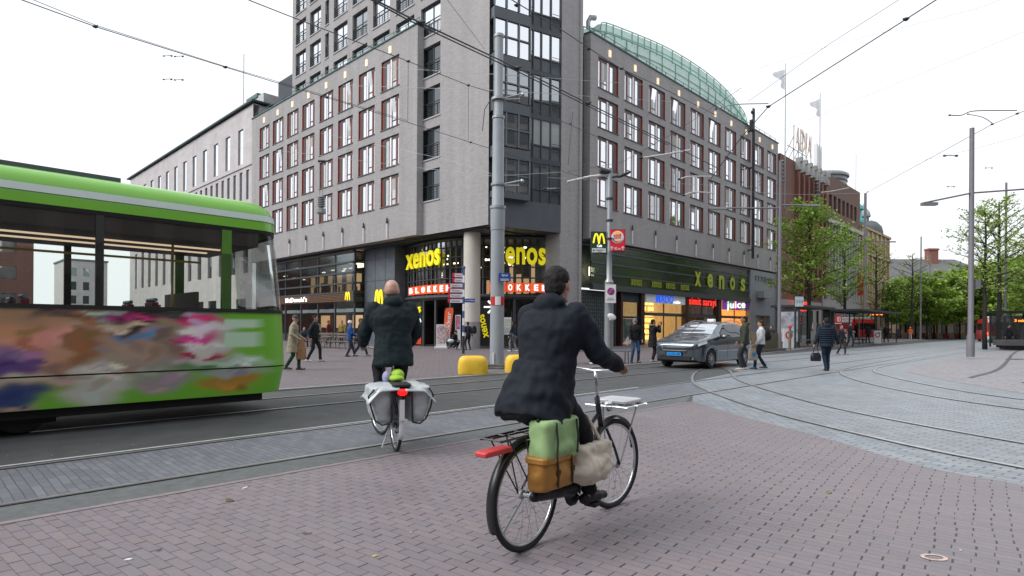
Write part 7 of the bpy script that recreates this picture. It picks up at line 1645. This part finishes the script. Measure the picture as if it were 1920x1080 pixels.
def backpack(label, loc, rz, m_=None):
    t = thing('backpack', label, 'backpack', loc, rz); mb = MB(); mb.ell((0, 0, .22), (.17, .12, .24), 16, 12); mb.ell((0, -.09, .14), (.12, .07, .12), 12, 8); mpart('pack', mb, m_ or cloth((.012, .013, .016)), t, .014, 2, disp=.01)
    mb = MB()
    for x in (-.09, .09): mb.tube([(x, .10, .05), (x*1.2, .2, .2), (x, .14, .42)], .014, 6)
    part('strap', mb, cloth((.012, .013, .016)), t)
backpack('black backpack on the person in the white vest', gnd(1427, 692)+V(.19, .0, .98), face(-70)); backpack('black backpack on the person by the striped signpost', Vector(((889-960)/F*34.6, 34.6, 1.0)), face(-40))
mb = MB(); mb.box(-.09, 0, -.13, .09, .012, .13); mb.xf(Matrix.Rotation(.6, 4, 'Y')); pz_ = gnd(1190, 680, .03); single('magazine', mb, mat('magazine cover', (.55, .42, .42), .4, var=.8, vscale=18), 'folded magazine in the hand of the person in the grey cap', 'magazine', pz_+V(-.30, -.16, .84))
mb = MB(); mb.box(-.035, -.01, -.07, .035, .01, .07); pz_ = gnd(1224, 678, .03); single('phone', mb, black, 'dark phone held up by the person in the fur hood', 'phone', pz_+V(.36, .08, 1.56), face(75))
mb = MB(); mb.ell((0, 0, 0), (.2, .14, .12), 14, 10); single('bag', mb, mat('pale cyan bag', (.45, .58, .60), .5), 'pale cyan bag held by the crouching person', 'bag', Vector(((846-960)/F*35.3, 35.1, .55)), smooth=True)
# ================================================================== BICYCLES
fr_b = mat('black bicycle frame', (.015, .016, .018), .35, var=.05); chrome = MATS['chrome']; tyre_m = mat('tyre', (.02, .02, .02), .8)
def wheel(parent, y, r=.345, x=0.0, steer=0.0):
    mb = MB(); n = 40; pts = [V(0, r*math.cos(2*math.pi*i/n), r+r*math.sin(2*math.pi*i/n)) for i in range(n+1)]
    def trs(m_): 
        M = Matrix.Rotation(steer, 4, 'Z'); M.translation = V(x, y, 0); return m_.xf(M)
    mb.tube([V(0, (r-.018)*math.cos(2*math.pi*i/n), r+(r-.018)*math.sin(2*math.pi*i/n)) for i in range(n+1)], .019, 8, caps=False); w0 = part('wheel', trs(mb), tyre_m, parent, smooth=True)
    mb = MB(); mb.tube([V(0, (r-.042)*math.cos(2*math.pi*i/n), r+(r-.042)*math.sin(2*math.pi*i/n)) for i in range(n+1)], .011, 6, caps=False); part('rim', trs(mb), chrome, w0, smooth=True)
    mb = MB()
    for i in range(28): a_ = 2*math.pi*i/28; mb.tube([V(.03*(1 if i % 2 else -1), .02*math.cos(a_+.6), r+.02*math.sin(a_+.6)), V(0, (r-.045)*math.cos(a_), r+(r-.045)*math.sin(a_))], .0014, 3, caps=False)
    part('spokes', trs(mb), steel, w0)
    mb = MB(); mb.lathe([(.018, -.05), (.03, -.045), (.03, -.03), (.015, -.02), (.015, .02), (.03, .03), (.03, .045), (.018, .05)], (0, 0, r), 12, axis='x'); part('hub', trs(mb), steel, w0)
    return w0
def fender(parent, y, a0, a1, m_, r=.375, w_=.027, rc=.345, name='mudguard'):
    mb = MB(); n = 24; rows = []
    for i in range(n+1):
        a_ = R(a0+(a1-a0)*i/n); c, s_ = math.cos(a_), math.sin(a_); rows.append([V(x, y+(r-abs(x)*.35)*c, rc+(r-abs(x)*.35)*s_) for x in (-w_, -w_*.5, 0, w_*.5, w_)]+[V(x, y+(r-.006-abs(x)*.35)*c, rc+(r-.006-abs(x)*.35)*s_) for x in (w_, w_*.5, 0, -w_*.5, -w_)])
    mb.loft(rows); return part(name, mb, m_, parent, smooth=True)
def bicycle(label, loc, rz, crank=0.3, steer=0.0, fmat=None, guard=None, wb=1.10, seat_z=.98, bar_z=1.06, front_carrier=False):
    t = thing('bicycle', label, 'bicycle', loc, rz); fm_ = fmat or fr_b; r = .345; bb = V(0, .46, .29); rh = V(0, 0, r); fh = V(0, wb, r); seat = V(0, .20, seat_z-.10); hb = V(0, wb-.24, .82); hl = V(0, wb-.20, .66)
    wheel(t, 0); wheel(t, wb, steer=steer)
    mb = MB(); mb.tube([bb, V(0, .30, .62), seat], .016, 8); mb.tube([bb, V(0, .68, .40), hl], .019, 8); mb.tube([V(0, .36, .50), V(0, .62, .60), V(0, wb-.23, .76)], .015, 8); mb.tube([hb+V(0, -.02, .06), hl+V(0, .01, -.03)], .021, 8)
    for x in (-.055, .055): mb.tube([bb+V(x*.5, 0, 0), rh+V(x, 0, 0)], .010, 6); mb.tube([V(x*.3, .27, .72), rh+V(x, 0, 0)], .008, 6); mb.tube([hl+V(x*.7, .02, -.02), V(x, wb-.08, .48), fh+V(x, 0, 0)], .011, 6)
    part('frame', mb, fm_, t, smooth=True)
    mb = MB(); mb.tube([seat-V(0, .0, .1), seat+V(0, -.02, .08)], .013, 8); part('seat_post', mb, chrome, t)
    mb = MB(); mb.ell(seat+V(0, -.08, .10), (.105, .12, .04), 14, 8); mb.cap(seat+V(0, -.04, .10), seat+V(0, .14, .11), .045, .02, 10); mpart('saddle', mb, cloth((.015, .014, .013), .5), t, .010, 2)
    mb = MB(); c = hb+V(0, -.05, bar_z-.82); mb.tube([hb, c], .012, 8); mb.tube([c+V(-.29, -.20, .03), c+V(-.27, -.08, .04), c+V(-.16, .02, .01), c, c+V(.16, .02, .01), c+V(.27, -.08, .04), c+V(.29, -.20, .03)], .011, 8); hbp = part('handlebar', mb, chrome, t, smooth=True)
    for s_ in (-1, 1): mb = MB(); mb.tube([c+V(s_*.293, -.215, .03), c+V(s_*.275, -.09, .04)], .016, 8); part('grip', mb, black, hbp); mb = MB(); mb.tube([c+V(s_*.22, -.03, .01), c+V(s_*.29, -.09, -.02)], .006, 5); part('brake_lever', mb, steel, hbp)
    fender(t, 0, 20, 205, guard or fr_b, name='rear_mudguard'); 
    if guard: mb = MB(); mb.rbox(-.028, -.395, .40, .028, -.375, .62, .008); part('mudguard_tail', mb, guard, t)
    fender(t, wb, 10, 150, fr_b, name='front_mudguard')
    mb = MB()
    for x in (-.075, .075): mb.tube([V(x, -.36, .74), V(x, .14, .745)], .007, 6); mb.tube([V(x, -.12, .74), V(x*.9, 0, r)], .005, 5); mb.tube([V(x, -.28, .74), V(x*.9, 0, r)], .005, 5)
    for y in (-.36, -.2, -.04, .12): mb.tube([V(-.075, y, .745), V(.075, y, .745)], .006, 6)
    mb.tube([V(0, -.34, .75), V(0, .12, .75)], .006, 5); part('rear_rack', mb, fr_b, t)
    mb = MB(); mb.ell(bb+V(.055, 0, 0), (.012, .12, .12), 20, 10); mb.cap(bb+V(.055, -.02, .02), rh+V(.055, 0, 0), .055, .035, 10); mpart('chain_case', mb, cloth((.014, .015, .017), .4), t, .010, 1)
    ca = crank
    for s_, q in ((1, ca), (-1, ca+math.pi)):
        e = bb+V(s_*.075, .17*math.cos(q), .17*math.sin(q)); mb = MB(); mb.tube([bb+V(s_*.06, 0, 0), e], .009, 6); part('crank', mb, chrome, t); mb = MB(); mb.rbox(e.x+(.01 if s_ > 0 else -.10), e.y-.04, e.z-.012, e.x+(.10 if s_ > 0 else -.01), e.y+.04, e.z+.012, .008); part('pedal', mb, black, t)
    mb = MB(); mb.tube([V(-.06, .03, .30), V(-.16, -.06, .06)], .008, 5); part('kick_stand', mb, steel, t)
    mb = MB(); mb.ell((0, wb-.08, .80), (.04, .045, .045), 12, 8); part('headlight', mb, chrome, t, smooth=True)
    if front_carrier:
        mb = MB()
        for i in range(5): mb.tube([V(-.16+.08*i, wb-.12, .80), V(-.16+.08*i, wb+.22, .80)], .006, 5)
        for y in (wb-.12, wb+.05, wb+.22): mb.tube([V(-.18, y, .80), V(.18, y, .80)], .007, 5)
        for x in (-.15, .15): mb.tube([V(x, wb+.1, .80), V(x*.4, wb, r)], .007, 5)
        part('front_carrier', mb, chrome, t)
    return t, bb, c
# --- rider 1: straight away
b1p = gnd(743, 846); h1 = R(21)
bk1, bb1, c1 = bicycle('black city bicycle with white mudguard tail and red rear light, ridden away', b1p, h1, crank=R(-75), steer=.25, guard=white_p, seat_z=1.03, bar_z=1.12)
mb = MB(); mb.ell((0, -.40, .70), (.055, .03, .038), 16, 10); part('rear_light', mb, mat('lit rear light', (.9, .01, .01), .3, emit=1.1, ecol=(1, .01, .01), var=0), bk1, smooth=True)
mb = MB(); mb.box(-.085, -.385, .655, .085, -.36, .745); part('light_bracket', mb, black, bk1)
L2W = lambda base, rz_, p: base + Matrix.Rotation(rz_, 3, 'Z') @ Vector(p)
def ride(label, base, rz_, sc, bb, c, crank, **k):
    """rider whose feet sit on the pedals and hands on the grips; everything given in the bicycle's frame and divided by the figure's scale"""
    def q(p): return tuple(x/sc for x in p)
    fR = (bb.x+.125, bb.y+.17*math.cos(crank)-.03, bb.z+.17*math.sin(crank)+.105); fL = (bb.x-.125, bb.y-.17*math.cos(crank)-.03, bb.z-.17*math.sin(crank)+.105)
    gL = (c.x-.285, c.y-.20, c.z+.065); gR = (c.x+.285, c.y-.20, c.z+.065)
    t = person(label, base, rz_, 1.75*sc, ankL=q(fL), ankR=q(fR), wrL=q(gL), wrR=q(gR), handL=((.1, 1, -.15), (0, -.1, -1), .95), handR=((-.1, 1, -.15), (0, -.1, -1), .95), vox=.0115, **k); return t
ride('bald person in a dark teal hooded jacket and black trousers cycling away', b1p, h1, 1.07, bb1, c1, R(-75), top=(.008, .018, .023), legs=(.008, .009, .012), shoes=(.35, .36, .38), hair='fringe', haircol=(.33, .20, .155), hood=True, bulk=1.26, hip=(0, .17, 1.03), lean=.16, hem=.12, elbow=(0, -.35, -.7), knee=(0, 1, .5), head_yaw=-.12, wide=1.12, skin=mat('pale scalp skin', (.50, .30, .23), .45, var=.06, vscale=14))
# silver panniers: a thing that hangs on the rack
pn_t = thing('panniers', 'pair of silver grey panniers with black edging hanging on the rear rack', 'panniers', b1p, h1)
silver = mat('silver tarpaulin', (.50, .54, .56), .35, var=.12, vscale=6, bump=.5, bscale=10, spec=.6); liner = mat('black pannier liner', (.02, .022, .024), .6)
for s_ in (-1, 1):
    mb = MB(); rings = []
    for z, x0, x1, y0, y1 in ((.36, .11, .24, -.28, .10), (.39, .10, .27, -.32, .14), (.52, .095, .32, -.36, .16), (.66, .09, .345, -.37, .16), (.745, .085, .33, -.36, .14), (.765, .09, .24, -.32, .10)):
        pts = []
        for i in range(20):
            a_ = 2*math.pi*i/20; cx, cy = (x0+x1)/2, (y0+y1)/2; pts.append((s_*(cx+(x1-x0)/2*math.copysign(abs(math.cos(a_))**.55, math.cos(a_))), cy+(y1-y0)/2*math.copysign(abs(math.sin(a_))**.5, math.sin(a_)), z))
        rings.append(pts)
    mb.loft(rings); pp_ = mpart('pouch', mb, silver, pn_t, .012, 2, disp=.03, dscale=.12)
    mb = MB(); mb.tube([(s_*.115, -.37, .38), (s_*.105, -.40, .52), (s_*.10, -.40, .70)], .012, 6); mb.tube([(s_*.12, -.34, .37), (s_*.2, -.345, .355), (s_*.27, -.32, .40), (s_*.315, -.35, .53)], .010, 6); mb.tube([(s_*.315, -.35, .53), (s_*.345, -.34, .66), (s_*.29, -.375, .735)], .010, 6); part('black_edging', mb, liner, pp_)
    mb = MB(); n = 12; R1 = []; 
    for i in range(n+1):
        t_ = i/n; x = .03+.335*t_; z = .785-.02*t_-.13*max(0, t_-.62)/.38; R1.append([(s_*x, y_, z+.01*math.sin(9*y_+s_)+(.012 if abs(y_) < .2 else 0)-.05*abs((y_+.12)/.3)**3) for y_ in (-.43, -.30, -.12, .05, .18)]+[(s_*x, y_, z-.015+.01*math.sin(9*y_+s_)-.05*abs((y_+.12)/.3)**3) for y_ in (.18, .05, -.12, -.30, -.43)])
    mb.loft(R1); part('lid_flap', mb, silver, pp_, smooth=True)
mb = MB(); mb.rbox(-.10, -.40, .755, .10, .14, .79, .04); part('bridge', mb, liner, pn_t)
mb = MB(); mb.ell((.02, .02, .86), (.075, .12, .06), 14, 10); mb.ell((.0, -.03, .82), (.085, .14, .045), 14, 8)
o = single('bag', mb, mat('lime green bag', (.32, .55, .04), .6, var=.15), 'lime green bag strapped under the saddle of the city bicycle', 'bag', b1p, h1, smooth=True)
mb = MB(); mb.ell((-.10, .02, .83), (.05, .07, .07), 12, 8); single('bag', mb, mat('lilac bag', (.35, .33, .55), .6), 'small lilac bag beside the lime green bag on the city bicycle', 'bag', b1p, h1, smooth=True)
# --- rider 2: near, heading away to the right
b2p = gnd(990, 1032); h2 = -R(37.5)
bk2, bb2, c2 = bicycle('black city bicycle with front carrier ridden past close to the camera', b2p, h2, crank=R(-40), steer=-.12, seat_z=.98, bar_z=1.08, wb=1.14, front_carrier=True)
ride('person in a long dark navy hooded coat and black trousers cycling close by', b2p, h2, 1.0, bb2, c2, R(-40), top=(.0075, .011, .019), legs=(.006, .007, .009), shoes=(.02, .02, .022), hair='short', haircol=(.02, .018, .018), hood=True, style='coat', bulk=1.28, hip=(0, .18, 1.02), lean=.22, hem=.13, elbow=(0, -.4, -.8), knee=(0, 1, .5), head_yaw=.1, wide=1.05)
co = thing('coat_tail', 'x', 'coat'); bpy.data.objects.remove(co)
gbt = thing('bag', 'pale green cloth bag hanging below the coat hem of the near rider', 'bag', b2p, h2); mb = MB(); mb.rbox(.07, -.12, .60, .245, .26, .84, .05); mb.ell((.16, .06, .66), (.11, .19, .08), 14, 10); mpart('pouch', mb, mat('green bag cloth', (.27, .42, .19), .75, var=.2, bump=.4, bscale=7), gbt, .012, 3, disp=.03)
rdm = mat('red strap', (.55, .05, .05), .5)
mb = MB(); mb.rbox(-.04, -.46, .66, .05, -.20, .69, .015); single('reflector_bar', mb, rdm, 'red bar sticking out behind the rack of the near bicycle', 'bar', b2p, h2)
ob = thing('pannier', 'orange brown leather pannier on the near side of the near bicycle', 'pannier', b2p, h2); mb = MB(); mb.rbox(.08, -.14, .42, .23, .22, .62, .05); mb.ell((.16, .04, .50), (.095, .2, .10), 14, 10); mpart('pouch', mb, mat('orange brown leather', (.36, .17, .03), .5, var=.25, vscale=6), ob, .012, 2, disp=.012)
mb = MB(); mb.rbox(.075, -.15, .585, .24, .23, .63, .04); part('flap', mb, MATS['orange brown leather'], ob)
wbg = thing('bag', 'bulging cream white cloth bag hanging at the right side of the near bicycle', 'bag', b2p, h2); mb = MB(); mb.rbox(.13, .24, .42, .24, .70, .62, .05); mb.ell((.19, .47, .47), (.10, .27, .10), 18, 12); mpart('pouch', mb, mat('cream cloth', (.58, .53, .44), .8, var=.15, vscale=6, bump=.4, bscale=8), wbg, .010, 1, disp=.055, dscale=.09)
mb = MB(); mb.tube([(.19, .3, .62), (.12, .36, .80), (.05, .42, .86), (.12, .52, .80), (.19, .6, .62)], .012, 6); part('strap', mb, MATS['cream cloth'], wbg)
mb = MB(); mb.rbox(-.14, 1.08, .815, .14, 1.36, .845, .02); single('tray', mb, mat('pale tray', (.6, .62, .64), .35), 'flat pale box lying on the front carrier of the near bicycle', 'box', b2p, h2)
mb = MB()
for y in (-.02, .14): mb.tube([(.235, y, .62), (.248, y, .53), (.245, y, .44)], .008, 5)
mb.box(.243, -.035, .515, .256, -.005, .545); mb.box(.243, .125, .515, .256, .155, .545); part('strap', mb, cloth((.05, .03, .015)), ob)
mb = MB(); mb.tube([(.25, -.05, .83), (.262, -.05, .72), (.258, -.05, .62)], .007, 5); mb.tube([(.25, .18, .83), (.262, .18, .72), (.258, .18, .62)], .007, 5); mb.tube([(.16, -.12, .84), (.16, .0, .90), (.16, .12, .90), (.16, .25, .84)], .010, 6); part('strap', mb, cloth((.03, .05, .03)), gbt)
# skirts of the long coat hang over saddle and thigh: part of the rider
rider2 = [o for o in COL.objects if o.get('label', '').startswith('person in a long dark navy')][0]
mb = MB(); tloft(mb, V(0, .04, .80), V(0, .16, 1.14), [(0, .245, .235), (.35, .235, .23), (.7, .215, .20), (1, .19, .16)]); mpart('coat_skirt', mb, cloth((.0075, .011, .019)), rider2, .012, 1, disp=.05, dscale=.11)
